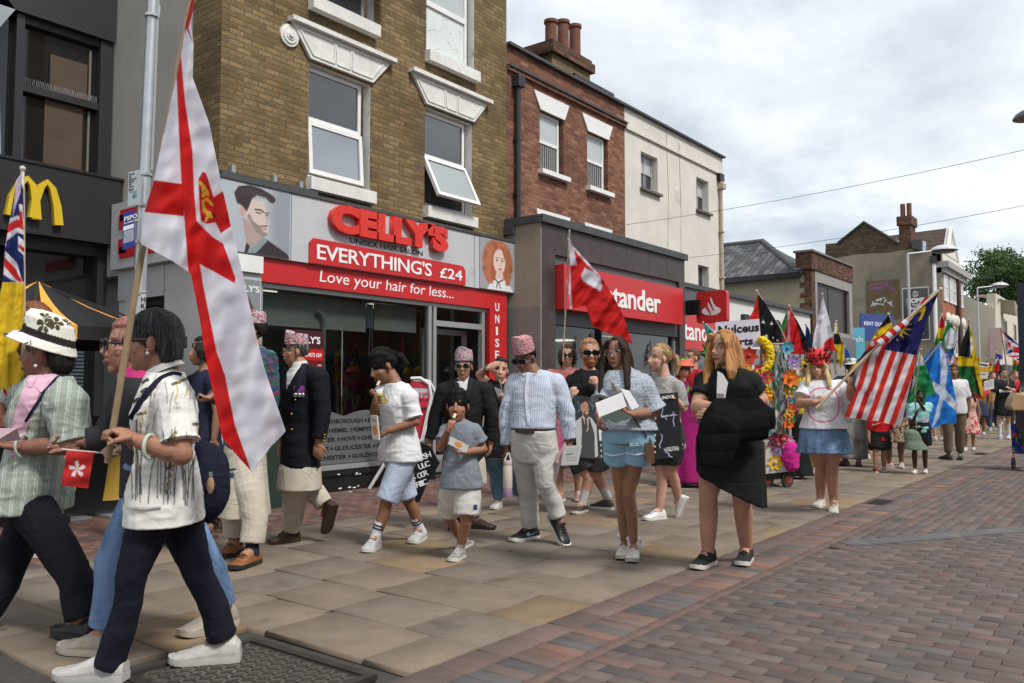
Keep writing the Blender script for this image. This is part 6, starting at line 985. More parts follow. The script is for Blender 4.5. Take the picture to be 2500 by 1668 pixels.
    def hatc(co, nn):
        C = np.tile(A(.66, .64, .58), (len(co), 1)); q = (co-s.H)/h; a, f, u = q@s.hs, q@s.hf, q@s.hu; R_ = random.Random(5); u2 = u-.062-.36*f; band = (u2 > .0) & (u2 < .034) & (np.hypot(a/.1, (f+.012)/.124) < 1.12); pos = np.stack([a, f, u], 1)
        for _ in range(17):
            th = R_.uniform(0, 6.28); ph = R_.choice((0, 1)); c = A(math.cos(th)*.15, -.012+math.sin(th)*.18, .05+.2*math.sin(th)*.18) if ph else A(math.cos(th)*.085, -.012+math.sin(th)*.1, R_.uniform(.1, .18)); d_ = pos-c; r = np.linalg.norm(d_, axis=1); t1 = nrm(np.cross(c, (0, 0, 1))); t2 = np.cross(nrm(c), t1); an = np.arctan2(d_@t2, d_@t1); pet = (r < .036*np.abs(np.cos(an*2.5))**.35) & (r > .004) & (np.abs(np.cos(an*2.5)) > .28); C[pet] = A(.06, .05, .025)
        C[band] = A(.022, .016, .016); return C
    remesh(hatm, 'sun_hat', .0046, 1, mat('printed_cloth'), e, None, hatc)
    L_ = empty('leaflet', at(15, 1090, 4.1), 'pale pink leaflet in the hand of the woman in the sun hat', 'leaflet'); m = MB(); q = [at(-12, 1046, 4.05), at(42, 1046, 4.12), at(48, 1076, 4.18), at(-12, 1078, 4.05)]; m.loft([q, [k+FW*.006 for k in q]]); m.make('paper', mat('pink_paper', (.62, .45, .5), .7, .05), L_)
    # --- woman behind with pinkish hair and sunglasses, jeans
    e, s = P('', 'pink haired woman in sunglasses, dark jacket and blue jeans behind the flag bearer', 'A', 76, (512, 235, 215), (560, 340), ((500, 420, .15), (600, 410, -.1)), ((420, 600, .1), (590, 600, 0)), ((330, 610, .05), (495, 640, -.1)), (615, 830), ((790, 1060), (455, 1085)), ((878, 1275), (418, 1375)), ((745, 1370), (300, 1430)), d=4.22, k=1.15, hyaw=52, fem=1, bw=1.0, bd=.95, legw=1.0, armw=1.1)
    body(e, s, (.36, .19, .13), (.3, .15, .12), (None, dict(z='A', to=(460, 655), p='grip', n='L')), lips=(.34, .1, .1), legs=.8); hairmesh(s, 'crop', (.27, .12, .1), .06, parent=e, seed=8, fringe=.05); glasses(s, e, LENS, BFR, .03, .023, .004)
    top(e, s, (.03, .03, .033), (1.9, 1.9), -.2, .024, 'dark_jacket', .006); m = MB(); m.tube([s.N-ZU*.06, s.N+(s.H-s.N)*.2], [.1*s.k, .075*s.k], 14); remesh(m, 'pink_scarf', .007, 1, cloth((.5, .035, .17)), e, wrinkle(.006, 4))
    legs_(e, s, None, (1.9, 1.9), .022, colf=lambda co, nn: A(.13, .21, .36)*(1+.35*vnoise(co*A(20, 20, 9), 2)+.25*vnoise(co*5, 3))[:, None], name='jeans', rad=[.1, .09, .074, .06, .058, .054, .05]); shoes(e, s, (.3, .26, .21), mat('tan_sole', (.42, .37, .31), .7), lace=None, size=1.08)
    # --- auburn haired person behind the yellow flag
    e, s = P('', 'auburn haired person almost hidden behind the yellow flag at the left edge', 'N', 90, (78, 790, 92), (92, 850), ((88, 880), (92, 880)), ((85, 980), (95, 990)), ((70, 1050), (60, 1050)), (100, 1100), ((100, 1230), (80, 1220)), ((122, 1330), (30, 1335)), ((70, 1352), (-30, 1360)), hyaw=90, fem=1)
    body(e, s, FAIR, (.2, .08, .04), legs=.8); hairmesh(s, 'bob', (.17, .065, .03), .05, parent=e, puff=1.08); top(e, s, (.02, .02, .025), (1.9, 1.9), -.15, .02, 'dark_top'); legs_(e, s, (.02, .02, .025)); shoes(e, s, (.55, .52, .42), WSOLE)
    # --- person in sandals behind the flag
    e, s = P('', 'person in brown strappy sandals and navy trousers behind the tall flag', 'B', 60, (95, 330, 145), (110, 420), ((40, 470), (150, 470)), ((30, 640), (170, 640)), ((30, 780), (150, 780)), (110, 840), ((95, 1030), (150, 1020)), ((128, 1235), (175, 1190)), ((85, 1270), (130, 1215)), fem=1, k=.95)
    body(e, s, TANS, legs=.8); hairmesh(s, 'bob', (.02, .016, .014), .07, parent=e); top(e, s, (.015, .018, .04), (.5, .5), -.15, .02, 'navy_top'); legs_(e, s, (.012, .014, .028), (1.88, 1.88), .02); shoes(e, s, (.09, .045, .025), mat('sandal_sole', (.12, .07, .04), .7), sand=True)

def mid_people():
    cream = (.47, .425, .35); tp = [(.42, .07, .08), (.55, .5, .5), (.3, .3, .38), (.5, .2, .2), (.1, .08, .1)]
    # --- man in colourful waistcoat behind the flag
    e, s = P('', 'man in patterned cap and colourful jacket over a cream tunic behind the tall flag', 'B', 68, (338, 228, 165), (350, 300), ((270, 350, .1), (425, 345, -.12)), ((185, 560, .1), (440, 560, -.12)), ((150, 560, -.1), (410, 740, -.1)), (300, 900), ((235, 1100), (350, 1110)), ((262, 1295), (345, 1350)), ((160, 1395), (232, 1440)), hyaw=70)
    body(e, s, TANS, hands=(dict(z='B', to=(105, 575), p='grip', n='L'), None), legs=.8); hairmesh(s, 'short', (.015, .013, .013), parent=e); topi(s, e, tp, 3, ht=.09)
    mc = [(.03, .12, .11), (.16, .03, .05), (.03, .06, .16), (.02, .05, .03), (.05, .14, .15)]
    top(e, s, None, (1.9, 1.9), -.02, .022, 'colourful_jacket', .004, colf=lambda co, nn: pattern(co*A(.4, .4, 1), mc, 6, 40.)); def_t = skirt(e, s, cream, .1, .42*s.k, 1.08, 1.15, 6, .04, 'cream_tunic'); bvt = bvh(def_t); patch('tunic_border', def_t, Wp('B', (150, 950), (300, 945), (300, 975), (150, 975)), cloth((.03, .07, .1)), .004, e, bv=bvt); strap('tunic_piping', def_t, Wp('B', (160, 935), (290, 930)), .005, cloth((.02, .02, .03)), .005, e, bv=bvt)
    legs_(e, s, cream, (1.84, 1.84), .024, rad=[.095, .09, .078, .068, .064, .06, .056]); socks(e, s, (.015, .02, .035), .15); shoes(e, s, mat('tan_leather', (.22, .085, .03), .35, .3, 14, spec=.5), BSOLE, lace=(.15, .07, .03))
    # --- man in blazer with medals
    e, s = P('', 'man in dark sunglasses and a navy blazer with three medals, striding past the salon window', 'B', 58, (568, 330, 138), (592, 400), ((535, 430), (690, 440)), ((500, 640), (705, 640, -.16)), ((500, 790), (683, 795, -.18)), (590, 900), ((640, 1035, .05), (560, 1060)), ((728, 1125, .12), (548, 1245)), ((690, 1250, .05), (450, 1300)), hyaw=72, d=6.85)
    body(e, s, (.36, .18, .11), (.05, .05, .05), (None, dict(z='B', to=(680, 850), n='away')), legs=.8); hairmesh(s, 'short', (.05, .048, .046), parent=e, gray=.7); topi(s, e, tp, 5, ht=.095); glasses(s, e, LENS, WIRE, .028, .024)
    t = top(e, s, (.0065, .007, .014), (1.88, 1.88), -.22, .026, 'navy_blazer', .005, seed=9); bv = bvh(t)
    patch('shirt_front', t, Wp('B', (560, 385), (602, 370), (600, 395), (565, 445), (520, 525), (522, 440)), cloth((.6, .59, .56)), .004, e, bv=bv, step=1.); m = MB(); m.tube([s.N-ZU*.03, s.N+(s.H-s.N)*.25], [.07*s.k, .057*s.k], 14); m.make('shirt_collar', cloth((.6, .59, .56)), e, True); strap('lapel', t, Wp('B', (612, 380), (600, 450), (560, 560)), .018, cloth((.009, .0095, .018)), .008, e, bv=bv)
    for x, y in ((566, 578), (547, 650), (549, 729)): p = cast(bv, *zz('B', (x, y))); m = MB(); m.ell(p, .011); m.make('brass_button', mat('brass', (.4, .26, .08), .3, metal=.9), e, True)
    for k in range(4): m = MB(); m.ell(at(*zz('B', (716, 756+k*15)), s.d-.29), .008); m.make('cuff_button', mat('brass'), e, True)
    for k, x in enumerate((566, 586, 604)):
        r = patch('medal_ribbon', t, Wp('B', (x-9, 505), (x+9, 505), (x+8, 542), (x-8, 542)), cloth((.2, .03, .13) if k != 1 else (.12, .05, .25)), .008, e, bv=bv, step=.9); p = cast(bv, *zz('B', (x, 553)))
        if p is not None: m = MB(); m.ell(p-FW*.01, .018, .006, .018, [RT, FW, UP], 12, 8); m.make('medal', mat('silver', (.5, .5, .48), .3, metal=.8), e, True)
    skirt(e, s, cream, .0, .2*s.k, 1.1, 1.08, 5, .03, 'cream_tunic'); legs_(e, s, cream, (1.86, 1.93), .022, rad=[.095, .09, .08, .07, .064, .058, .054]); shoes(e, s, mat('dark_brown_leather', (.04, .02, .014), .35, .3, 14, spec=.5), mat('heel_brown', (.05, .03, .02), .6), lace=(.06, .04, .03), boot=.02)
    # --- girl in white t-shirt
    e, s = P('', 'dark haired girl in a white t-shirt and pale blue shorts eating as she walks', 'B', 52, (1012, 405, 165), (1085, 485), ((1010, 520, .05), (1150, 545, -.12)), ((968, 660, 0), (1180, 690, -.15)), ((972, 590, -.12), (1035, 738, -.2)), (1100, 850), ((1140, 1090), (1030, 1105)), ((1205, 1245), (972, 1285)), ((1120, 1320), (895, 1365)), hyaw=58, hpitch=26, fem=1, k=.95, legw=.95, bw=1.05)
    body(e, s, (.24, .115, .065), (.015, .012, .01), (dict(z='B', to=(978, 530), p='pinch', n='L'), dict(z='B', to=(1000, 765), p='hold', n='u'))); hairmesh(s, 'pony', (.008, .007, .007), .12, parent=e, fringe=.06, seed=3, puff=1.06)
    def tee(co, nn):
        px, py, d = proj(co); C = np.tile(A(.64, .64, .65), (len(co), 1)); m1 = (np.hypot((px-934)/14, (py-978)/8) < 1) | (np.hypot((px-930)/8, (py-968)/9) < 1); C[m1] = A(.55, .46, .16); C[(np.abs(py-985) < 2.5) & (np.abs(px-936) < 12) & (np.sin(px*1.3) > 0)] = A(.1, .09, .06); return C
    top(e, s, None, (.2, .82), -.1, .026, 'white_t_shirt', .0075, colf=tee, cuff=.01, flare=(.3, .03), vox=1.0, sinf=.022, seed=14)
    b = legs_(e, s, (.4, .46, .58), (.95, .95), .024, .26, 'pale_blue_shorts', .009, rad=[.094, .088, .08, .08, .08, .08, .08], zs=.8); socks(e, s, (.6, .6, .62), .14, (.02, .025, .06)); shoes(e, s, mat('silver_trainer', (.4, .42, .43), .4, .45, 45, .2, 90), WSOLE, lace=(.7, .7, .7), size=1.12)
    for i in (0, 1):
        f = nrm((s.toe[i]-s.an[i])*A(1, 1, 0)); sd = nrm(np.cross(f, ZU)); o = s.an[i]*A(1, 1, 0)+sd*.05*s.k+ZU*.055; text('shoe_letter', 'N', o+f*.0, -f if (-f)@RT > 0 else f, ZU, .035, .035, BLK, e, .003, .15)
    k_ = empty('snack_packet', at(*zz('B', (985, 740)), s.d-.26), 'white and orange snack packet in the walking girl\'s hand', 'packet'); pt = Paint(20, 40, (.55, .52, .48)); pt.ell(.5, .6, .35, .2, (.6, .24, .07)); pt.line([(.2, .2), (.8, .25)], .05, (.3, .25, .2)); o = at(*zz('B', (966, 778)), s.d-.28); panel('wrapper', o, nrm(RT*.75+FW*-.6), nrm(ZU+RT*-.1), .075, .19, pt, PRINT, k_, .012)
    m = MB(); m.tube([at(*zz('B', (984, 505)), s.d-.16), at(*zz('B', (996, 482)), s.d-.14)], [.011, .01], 8); tag(m.make('snack_stick', mat('wafer', (.62, .52, .38), .8)), 'pale snack stick at the lips of the walking girl', 'snack')
    # --- boy
    e, s = P('', 'small boy in grey blue t-shirt and white shorts eating a snack', 'C', 8, (699, 496, 196), (716, 590), ((625, 640), (808, 640)), ((588, 770, -.06), (862, 775, .0)), ((640, 650, -.2), (750, 795, -.16)), (722, 985), ((640, 1215, .02), (752, 1240, -.06)), ((728, 1360), (712, 1420)), ((745, 1400, .05), (640, 1490)), d=6.25, hyaw=6, hpitch=3, k=.72, legw=1.1, armw=1.12, bw=1.0)
    body(e, s, (.3, .145, .085), (.01, .009, .009), (dict(z='C', to=(668, 590), p='pinch', n='away'), dict(z='C', to=(700, 795), p='hold', n='u'))); hairmesh(s, 'short', (.007, .006, .006), parent=e, puff=1.06, seed=6); top(e, s, (.18, .2, .235), (.62, .62), -.09, .018, 'grey_blue_t_shirt', .0055, cuff=.014, seed=3, sinf=.022, flare=(.35, .06))
    o = legs_(e, s, (.57, .55, .51), (.78, .8), .024, .03, 'white_shorts', .009, rad=[.094, .09, .09, .09, .09, .09, .09]); patch('shorts_tag', o, Wp('C', (800, 1130), (824, 1130), (824, 1162), (800, 1162)), cloth((.03, .05, .13)), .004, e); socks(e, s, (.55, .55, .56), .09); shoes(e, s, mat('grey_trainer', (.27, .26, .25), .5, .4, 45, .2, 90), WSOLE, size=1.2, lace=(.6, .6, .58))
    k_ = empty('snack_packet', at(*zz('C', (680, 755)), s.d-.2), 'white and orange snack packet held by the small boy', 'packet'); pt = Paint(40, 18, (.55, .52, .48)); pt.ell(.5, .5, .2, .35, (.6, .24, .07)); o = at(*zz('C', (640, 742)), s.d-.24); panel('wrapper', o, nrm(RT-ZU*.45-FW*.3), nrm(ZU+RT*.4),   .15, .055, pt, PRINT, k_, .012)
    m = MB(); m.tube([at(*zz('C', (672, 578)), s.d-.2), at(*zz('C', (684, 553)), s.d-.17)], .011, 8); tag(m.make('snack_stick', mat('wafer')), 'pale snack stick in the small boy\'s mouth', 'snack')
    # --- man in black blazer with pink cap, behind the boy
    e, s = P('', 'man in aviator sunglasses, black blazer and patterned cap standing behind the boy', 'C', 8, (737, 250, 158), (735, 325), ((605, 375), (872, 372)), ((555, 560), (925, 570)), ((525, 725), (910, 735)), (738, 830), ((700, 1040), (790, 1040)), ((702, 1215), (812, 1225)), ((690, 1265), (820, 1270)), hyaw=4)
    body(e, s, (.4, .215, .13), (.02, .02, .02), legs=.8); hairmesh(s, 'short', (.03, .028, .026), parent=e); topi(s, e, [(.45, .16, .16), (.3, .3, .36), (.5, .4, .4), (.12, .1, .14)], 9, ht=.1); glasses(s, e, LENS, WIRE, .029, .024)
    t = top(e, s, (.011, .011, .012), (1.9, 1.9), -.2, .026, 'black_blazer', .005); bv = bvh(t); patch('shirt_front', t, Wp('C', (684, 330), (705, 320), (737, 350), (768, 318), (775, 335), (760, 385), (738, 430), (700, 380)), cloth((.52, .53, .55)), .004, e, bv=bv, step=1.); [strap('lapel', t, Wp('C', *q), .02, cloth((.016, .016, .018)), .008, e, bv=bv) for q in (((690, 330), (700, 400), (735, 480)), ((780, 330), (772, 400), (742, 480)))]
    skirt(e, s, cream, .02, .25, 1.1, 1.05, 5, .03, 'cream_tunic'); legs_(e, s, (.3, .29, .27), (1.9, 1.9), .018); shoes(e, s, mat('dark_brown_leather'), BSOLE, lace=(.06, .04, .03))
    B = empty('tote_bag', at(*zz('C', (510, 760)), s.d-.1), 'black tote bag with white lettering hanging behind the boy', 'bag'); q = [at(*zz('C', p), s.d-.12) for p in ((455, 735), (520, 760), (583, 870), (500, 1000), (455, 1112), (425, 1118), (430, 980))]; m = MB(); m.loft([q, [k+FW*.05 for k in q]]); m.make('bag_body', cloth((.01, .01, .011)), B); m = MB(); m.tube([at(*zz('C', (480, 745)), s.d-.1), s.wr[0]-ZU*.06, at(*zz('C', (540, 790)), s.d-.1)], .008, 6); m.make('handle', cloth((.01, .01, .011)), B)
    for k, ch in enumerate('TSHUUCOORPIC'): a = (462-(k//3)*8+(k % 3)*20, 850+(k//3)*58-(k % 3)*8); text('bag_lettering', ch, at(*zz('C', a), s.d-.122), nrm(RT+ZU*.35), nrm(ZU-RT*.3), .045, .05, WHT, B, .003, .01)
    # --- woman with a hand on her forehead
    e, s = P('', 'woman in black top and jeans, hand to her forehead, by the shop door', 'C', 4, (968, 272, 150), (985, 345), ((905, 365), (1050, 375)), ((838, 300, .0), (1045, 520)), ((885, 262, -.12), (985, 450, -.2)), (965, 770), ((945, 930), (1045, 920)), ((958, 1100), (1085, 1060)), ((900, 1160), (1080, 1120)), d=8.6, hyaw=-6, hroll=-7, fem=1, bw=1.2, legw=1.15, armw=1.1)
    body(e, s, PALE, (.03, .02, .015), (dict(z='C', to=(945, 232), p='flat', n='away'), dict(p='hold', n='cam')), legs=.8); hairmesh(s, 'pony', (.03, .02, .016), .05, parent=e, fringe=.07); top(e, s, (.012, .012, .013), (.45, .5), -.14, .02, 'black_t_shirt'); legs_(e, s, None, (1.9, 1.9), .014, colf=lambda co, nn: A(.1, .2, .31)*(1+.3*vnoise(co*A(20, 20, 9), 2)+.25*vnoise(co*6, 3))[:, None], name='jeans'); shoes(e, s, (.6, .59, .56), WSOLE)
    m = MB(); m.tube([at(*zz('C', (966, 330)), s.d-.13), at(*zz('C', (985, 420)), s.d-.18), at(*zz('C', (1012, 330)), s.d-.13)], .005, 6); m.make('lanyard', cloth((.35, .33, .3)), e); m = MB(); p = s.wr[0]; m.tube([p+(RT*.02*math.sin(a)+UP*math.cos(a)*.035+FW*.034*math.sin(a)) for a in np.linspace(0, 2*math.pi, 14)], .008, 6); m.make('wristwatch', BLACKP, e)
    L_ = empty('leaflet', at(*zz('C', (965, 410)), s.d-.3), 'grey folded leaflet held by the woman by the shop door', 'leaflet'); q = [at(*zz('C', p), s.d-.3) for p in ((930, 378), (975, 395), (998, 440), (955, 440))]; m = MB(); m.loft([q, [k+FW*.006 for k in q]]); m.make('paper', mat('grey_paper', (.25, .25, .25), .6), L_)
    # --- man in striped shirt
    e, s = P('', 'man in blue striped shirt, pale trousers and patterned cap carrying a bottle', 'C', 20, (1128, 195, 178), (1195, 275), ((1058, 320), (1335, 320)), ((1010, 545), (1400, 545)), ((1015, 765), (1412, 725)), (1190, 790), ((1140, 990), (1262, 1000, -.06)), ((1165, 1285), (1345, 1215, -.02)), ((1040, 1355), (1405, 1325, -.1)), d=6.9, hyaw=34, hpitch=20, bw=1.08, belly=.06, armw=1.08)
    body(e, s, (.2, .1, .062), (.012, .012, .012), (dict(p='grip', n='L'), dict(p='hold', n='in')), legs=.8); hairmesh(s, 'short', (.01, .009, .009), parent=e, seed=5); topi(s, e, [(.5, .26, .28), (.38, .1, .12), (.55, .4, .42), (.3, .08, .1)], 12, ht=.12); glasses(s, e, LENS, BFR, .03, .021, .005)
    sm = stripemat('blue_striped_cotton', (.53, .56, .62), (.3, .36, .5), .014, .42); t = top(e, s, None, (1.92, 1.92), .285, .02, 'striped_shirt', .0065, m=sm, seed=21, cuff=.008, neck=.96)
    addst(t, lambda co: np.where(np.abs((co-s.P)@RT) < .215, (co-s.P)@RT+.25*((co-s.P)@F0), (co-s.P)@RT*.6+((co-s.P)@F0)*.8)+5); bv = bvh(t); strap('shirt_placket', t, Wp('C', (1150, 290), (1135, 400), (1140, 520), (1160, 650)), .012, cloth((.5, .53, .6)), .003, e, bv=bv)
    for x, y in ((1136, 390), (1138, 470), (1146, 560)): p = cast(bv, *zz('C', (x, y))); m = MB(); m.ell(p-FW*.006, .006); m.make('shirt_button', WHT, e)
    for q in (((1150, 250), (1215, 210), (1245, 235), (1225, 285), (1185, 300)), ((1110, 270), (1140, 290), (1125, 310), (1100, 300))): patch('shirt_collar', t, Wp('C', *q), cloth((.5, .53, .6)), .012, e, bv=bv, step=1.)
    o = legs_(e, s, (.5, .49, .47), (1.92, 1.93), .022, .27, 'pale_trousers', .009, rad=[.094, .086, .068, .06, .054, .052, .052]); strap('belt', o, Wp('C', (1062, 655), (1130, 668), (1240, 655), (1330, 632)), .017, mat('belt_leather', (.035, .018, .012), .4), .012, e)
    sh = shoes(e, s, mat('black_trainer', (.014, .014, .016), .4, .2, 20), WSOLE, size=1.12, lace=(.03, .03, .03)); 
    patch('shoe_swoosh', sh[0], Wp('C', (1135, 1320), (1150, 1302), (1165, 1318), (1210, 1300), (1160, 1328), (1145, 1330)), mat('pale_blue_patch', (.25, .5, .62), .5), .004, e, step=.8)
    b = empty('water_bottle', at(*zz('C', (1017, 1000)), s.d-.15), 'cream and lilac insulated bottle carried by the man in the striped shirt', 'bottle'); c = at(*zz('C', (1018, 975)), s.d-.13); r = .038
    for nm, z0, z1, col, rr in (('lower_sleeve', -.135, -.065, (.28, .18, .3), r), ('bottle_body', -.064, .12, (.55, .47, .42), r), ('lid', .121, .16, (.5, .4, .38), r*.92)): m = MB(); m.tube([c+ZU*z0, c+ZU*(z0+.008), c+ZU*(z1-.008), c+ZU*z1], [rr*.93, rr, rr, rr*.93], 18); m.make(nm, mat('bottle_%d' % int(col[0]*100), col, .4, .04), b, True)
    m = MB(); m.tube([c+ZU*.15-RT*.03, c+ZU*.22, s.wr[0]-ZU*.07, c+ZU*.22+RT*.01, c+ZU*.15+RT*.03], .007, 6); m.make('carry_loop', mat('loop', (.5, .45, .45)), b)
    L_ = empty('leaflets', at(*zz('C', (1400, 830)), s.d-.2), 'white printed leaflets and pink bag in the hand of the striped shirt man', 'leaflets'); q = [at(*zz('C', p), s.d-.2) for p in ((1395, 760), (1470, 755), (1465, 875), (1355, 880))]; pt = Paint(40, 40, (.5, .5, .5)); [pt.line([(.2, y), (.85, y)], .012, (.2, .2, .2), .8) for y in (.2, .3, .55, .62, .69, .76)]; pt.line([(.2, .45), (.6, .42)], .03, (.1, .1, .1)); panel('paper', q[3], nrm(q[2]-q[3]), nrm(q[0]-q[3]+RT*-.02), .14, .16, pt, PRINT, L_); m = MB(); m.loft([[at(*zz('C', p), s.d-.17+o_) for p in ((1385, 725), (1405, 790), (1350, 870), (1325, 860), (1330, 830))] for o_ in (0, .03)]); m.make('pink_bag', cloth((.55, .36, .36)), L_)
    # --- girl with glasses, blue mesh top
    e, s = P('', 'long haired girl in round glasses, blue mesh top and light blue shorts holding leaflets', 'D', 16, (476, 258, 168), (510, 345), ((432, 415), (622, 415)), ((392, 560, -.05), (682, 590)), ((372, 610, -.2), (560, 605, -.25)), (540, 720), ((497, 1045), (545, 1045)), ((520, 1335), (572, 1350)), ((490, 1430), (540, 1465)), d=5.9, hyaw=30, hpitch=2, fem=1, legw=.84, k=.97, bw=.98)
    body(e, s, (.3, .155, .1), (.03, .02, .014), (dict(z='D', to=(375, 640), p='hold', n='R'), dict(z='D', to=(500, 585), p='hold', n='u'))); hairmesh(s, 'long', (.028, .017, .012), .42, parent=e, fringe=.075, seed=7, side=(.36, .3)); glasses(s, e, CLEAR, WIRE, .027, .022, .0022)
    def mesh_(co, nn):
        px, py, d = proj(co); a = np.sin((px+py*.9)*.62); b = np.sin((px-py*.9)*.62); hole = (np.abs(a) > .62)*(np.abs(b) > .62); C = np.tile(A(.42, .47, .53), (len(co), 1)); C[hole > 0] = A(.11, .12, .15); return C
    top(e, s, None, (.8, .95), .08, .034, 'mesh_top', .004, colf=mesh_, cuff=.02, vox=.9, sinf=.04, flare=(.4, .05))
    o = legs_(e, s, (.24, .43, .58), (.42, .42), .03, .22, 'blue_shorts', .006, rad=[.098, .098, .1, .1, .1, .1, .1]); bv = bvh(o); text('shorts_lettering', 'BROOKLYN', at(*zz('D', (548, 785)), s.d-.165), nrm(RT+ZU*.05), ZU, .095, .025, mat('pale_print', (.5, .6, .68), .6), e, .003, .01); [strap('shorts_piping', o, Wp('D', *q), .005, cloth((.62, .63, .64)), .006, e, bv=bv) for q in (((408, 825), (450, 838), (515, 825)), ((522, 822), (580, 832), (632, 822)))]
    [(lambda m, i: (m.tube([s.an[i]+ZU*z for z in (-.02, .02, .05, .065)], [.045, .046, .05, .058], 16), remesh(m, 'frilly_sock', .005, 0, cloth((.62, .62, .62)), e, wrinkle(.008, i, 1, 30))))(MB(), i) for i in (0, 1)]; shoes(e, s, mat('worn_white_trainer', (.52, .5, .45), .55, .25, 30), mat('dirty_sole', (.4, .36, .3), .7, .2, 20), size=1.1)
    B = empty('crossbody_bag', at(*zz('D', (655, 800)), s.d-.1), 'brown woven crossbody bag at the hip of the girl in blue shorts', 'bag'); m = MB(); q = [at(*zz('D', p), s.d-.12) for p in ((628, 725), (660, 720), (680, 790), (690, 875), (665, 888), (638, 860))]; m.loft([q, [k+FW*.05 for k in q]]); m.make('woven_pouch', mat('wicker', (.11, .055, .03), .8, .4, 60, .6, 90), B); m = MB(); m.tube([at(*zz('D', p), s.d-o_) for p, o_ in (((450, 420), .1), ((480, 500), .2), ((560, 610), .2), ((645, 730), .14))], .009, 6, flat=.5); m.make('strap', mat('brown_leather_strap', (.1, .045, .025), .5), B)
    L_ = empty('leaflets', at(*zz('D', (450, 570)), s.d-.35), 'stack of white and dark leaflets held by the girl in glasses', 'leaflets')
    for nm, q, c in (('white_paper', ((355, 545), (505, 485), (530, 560), (375, 620)), (.58, .58, .58)), ('white_paper', ((500, 465), (545, 475), (600, 560), (560, 580)), (.58, .58, .57)), ('dark_leaflet', ((385, 610), (480, 578), (560, 625), (465, 655)), (.03, .05, .04))): w = [at(*zz('D', p), s.d-.33-.0004*(p[1]-520)) for p in q]; m = MB(); m.loft([w, [k+A(0, 0, .005)+FW*.004 for k in w]]); m.make(nm, mat('paper_%d' % int(c[0]*100), c, .6, .05), L_)
    # --- woman in black dress
    e, s = P('', 'woman with long ginger blonde hair in a black dress carrying a black padded coat', 'D', 22, (1078, 232, 192), (1115, 335), ((968, 395), (1225, 395)), ((930, 560, -.06), (1285, 520, -.05)), ((1055, 575, -.3), (1045, 605, -.34)), (1110, 790), ((990, 1065), (1178, 1085)), ((988, 1385), (1205, 1365)), ((890, 1475), (1160, 1460)), d=5.88, hyaw=56, fem=1, bw=1.16, bd=1.12, legw=1.18, armw=1.25)
    def tat(s_, co, nn, C):
        px, py, d = proj(co); x, y = zz('D', (948, 470)); f = (vnoise(np.stack([px*.33, py*.33, px*0], 1), 2) > .12) & (np.hypot((px-x)/17, (py-y)/12) < 1) & (np.abs(d-s_.d) < .25); C[f] = C[f]*.35; return C
    body(e, s, (.46, .255, .17), (.06, .03, .02), (dict(z='D', to=(1100, 590), p='relax', n='d'), dict(z='D', to=(950, 600), p='relax', n='away')), lips=(.4, .13, .12), colx=tat)
    hairmesh(s, 'long', (.33, .16, .06), .4, parent=e, fringe=.075, seed=12, side=(.38, .2), fwd=1.7); top(e, s, (.0095, .0095, .0105), (.62, .62), .0, .018, 'black_dress_top', .005, cuff=.008)
    skirt(e, s, (.009, .009, .01), .12, .36, 1.08, 1.02, 7, .05, 'black_dress_skirt', asym=lambda a: .12*math.cos(a)); shoes(e, s, mat('black_knit_trainer', (.013, .013, .014), .7, .2, 30, .3, 200), WSOLE, boot=.03, size=1.1, lace=(.02, .02, .02))
    m = MB(); m.tube([s.N+(s.H-s.N)*.28+s.hs*.06*math.cos(a)+s.hf*.064*math.sin(a) for a in np.linspace(0, 2*math.pi, 20)], .006, 6); m.make('choker', BLACKP, e)
    p = s.wr[1]+nrm(s.el[1]-s.wr[1])*.02; ax = nrm(s.el[1]-s.wr[1]); u_ = nrm(np.cross(ax, FW)); m = MB(); m.tube([p+(u_*math.cos(a)+FW*math.sin(a))*.042 for a in np.linspace(0, 2*math.pi, 18)], .011, 8, flat=.4); m.make('watch_strap', mat('rose_gold', (.5, .28, .2), .3, metal=.7), e); m = MB(); q = p-FW*.046; m.tube([q, q-FW*.008], [.023, .021], 18, up=(0, 0, 1)); m.make('watch_dial', mat('dial', (.6, .58, .55), .3), e); m = MB(); p2 = p+ax*.04; m.tube([p2+(u_*math.cos(a)+FW*math.sin(a))*.044 for a in np.linspace(0, 2*math.pi, 18)], .008, 6); m.make('bracelet', BLACKP, e)
    C_ = empty('padded_coat', at(*zz('D', (1150, 800)), s.d-.35), 'black padded coat draped over the arms of the woman in the black dress', 'coat'); m = MB(); f = lambda x, y, o=0.: at(*zz('D', (x, y)), s.d-.4+o)
    m.tube([f(1150, 440, .12), f(1120, 560, .1), f(1070, 650), f(1040, 760), f(1015, 900)], [.09, .12, .135, .14, .1], 18, flat=.3, up=tuple(FW)); m.tube([f(1170, 470, .16), f(1230, 600, .12), f(1290, 640, .1), f(1310, 700, .12)], [.085, .115, .12, .08], 18, flat=.38, up=tuple(FW)); m.tube([f(1010, 640, .02), f(1140, 680, .04), f(1310, 660, .1)], [.06, .1, .1], 16, flat=.6, up=tuple(FW))
    def quilt(co, nn): z = (co-CP)@UP; q = np.abs(np.sin(z*26+.6*vnoise(co*5, 2))); return wrinkle(.005, 31, 1.)(co+nn*((q**.5-.6)*.007)[:, None], nn)
    remesh(m, 'coat_body', .0075, 2, mat('black_nylon', (.006, .006, .0065), .9, .2, 8, .15, 60, spec=.08), C_, quilt)
    L_ = empty('leaflets', f(1070, 440, -.05), 'white folded papers tucked under the arm of the woman in black', 'leaflets'); m = MB()
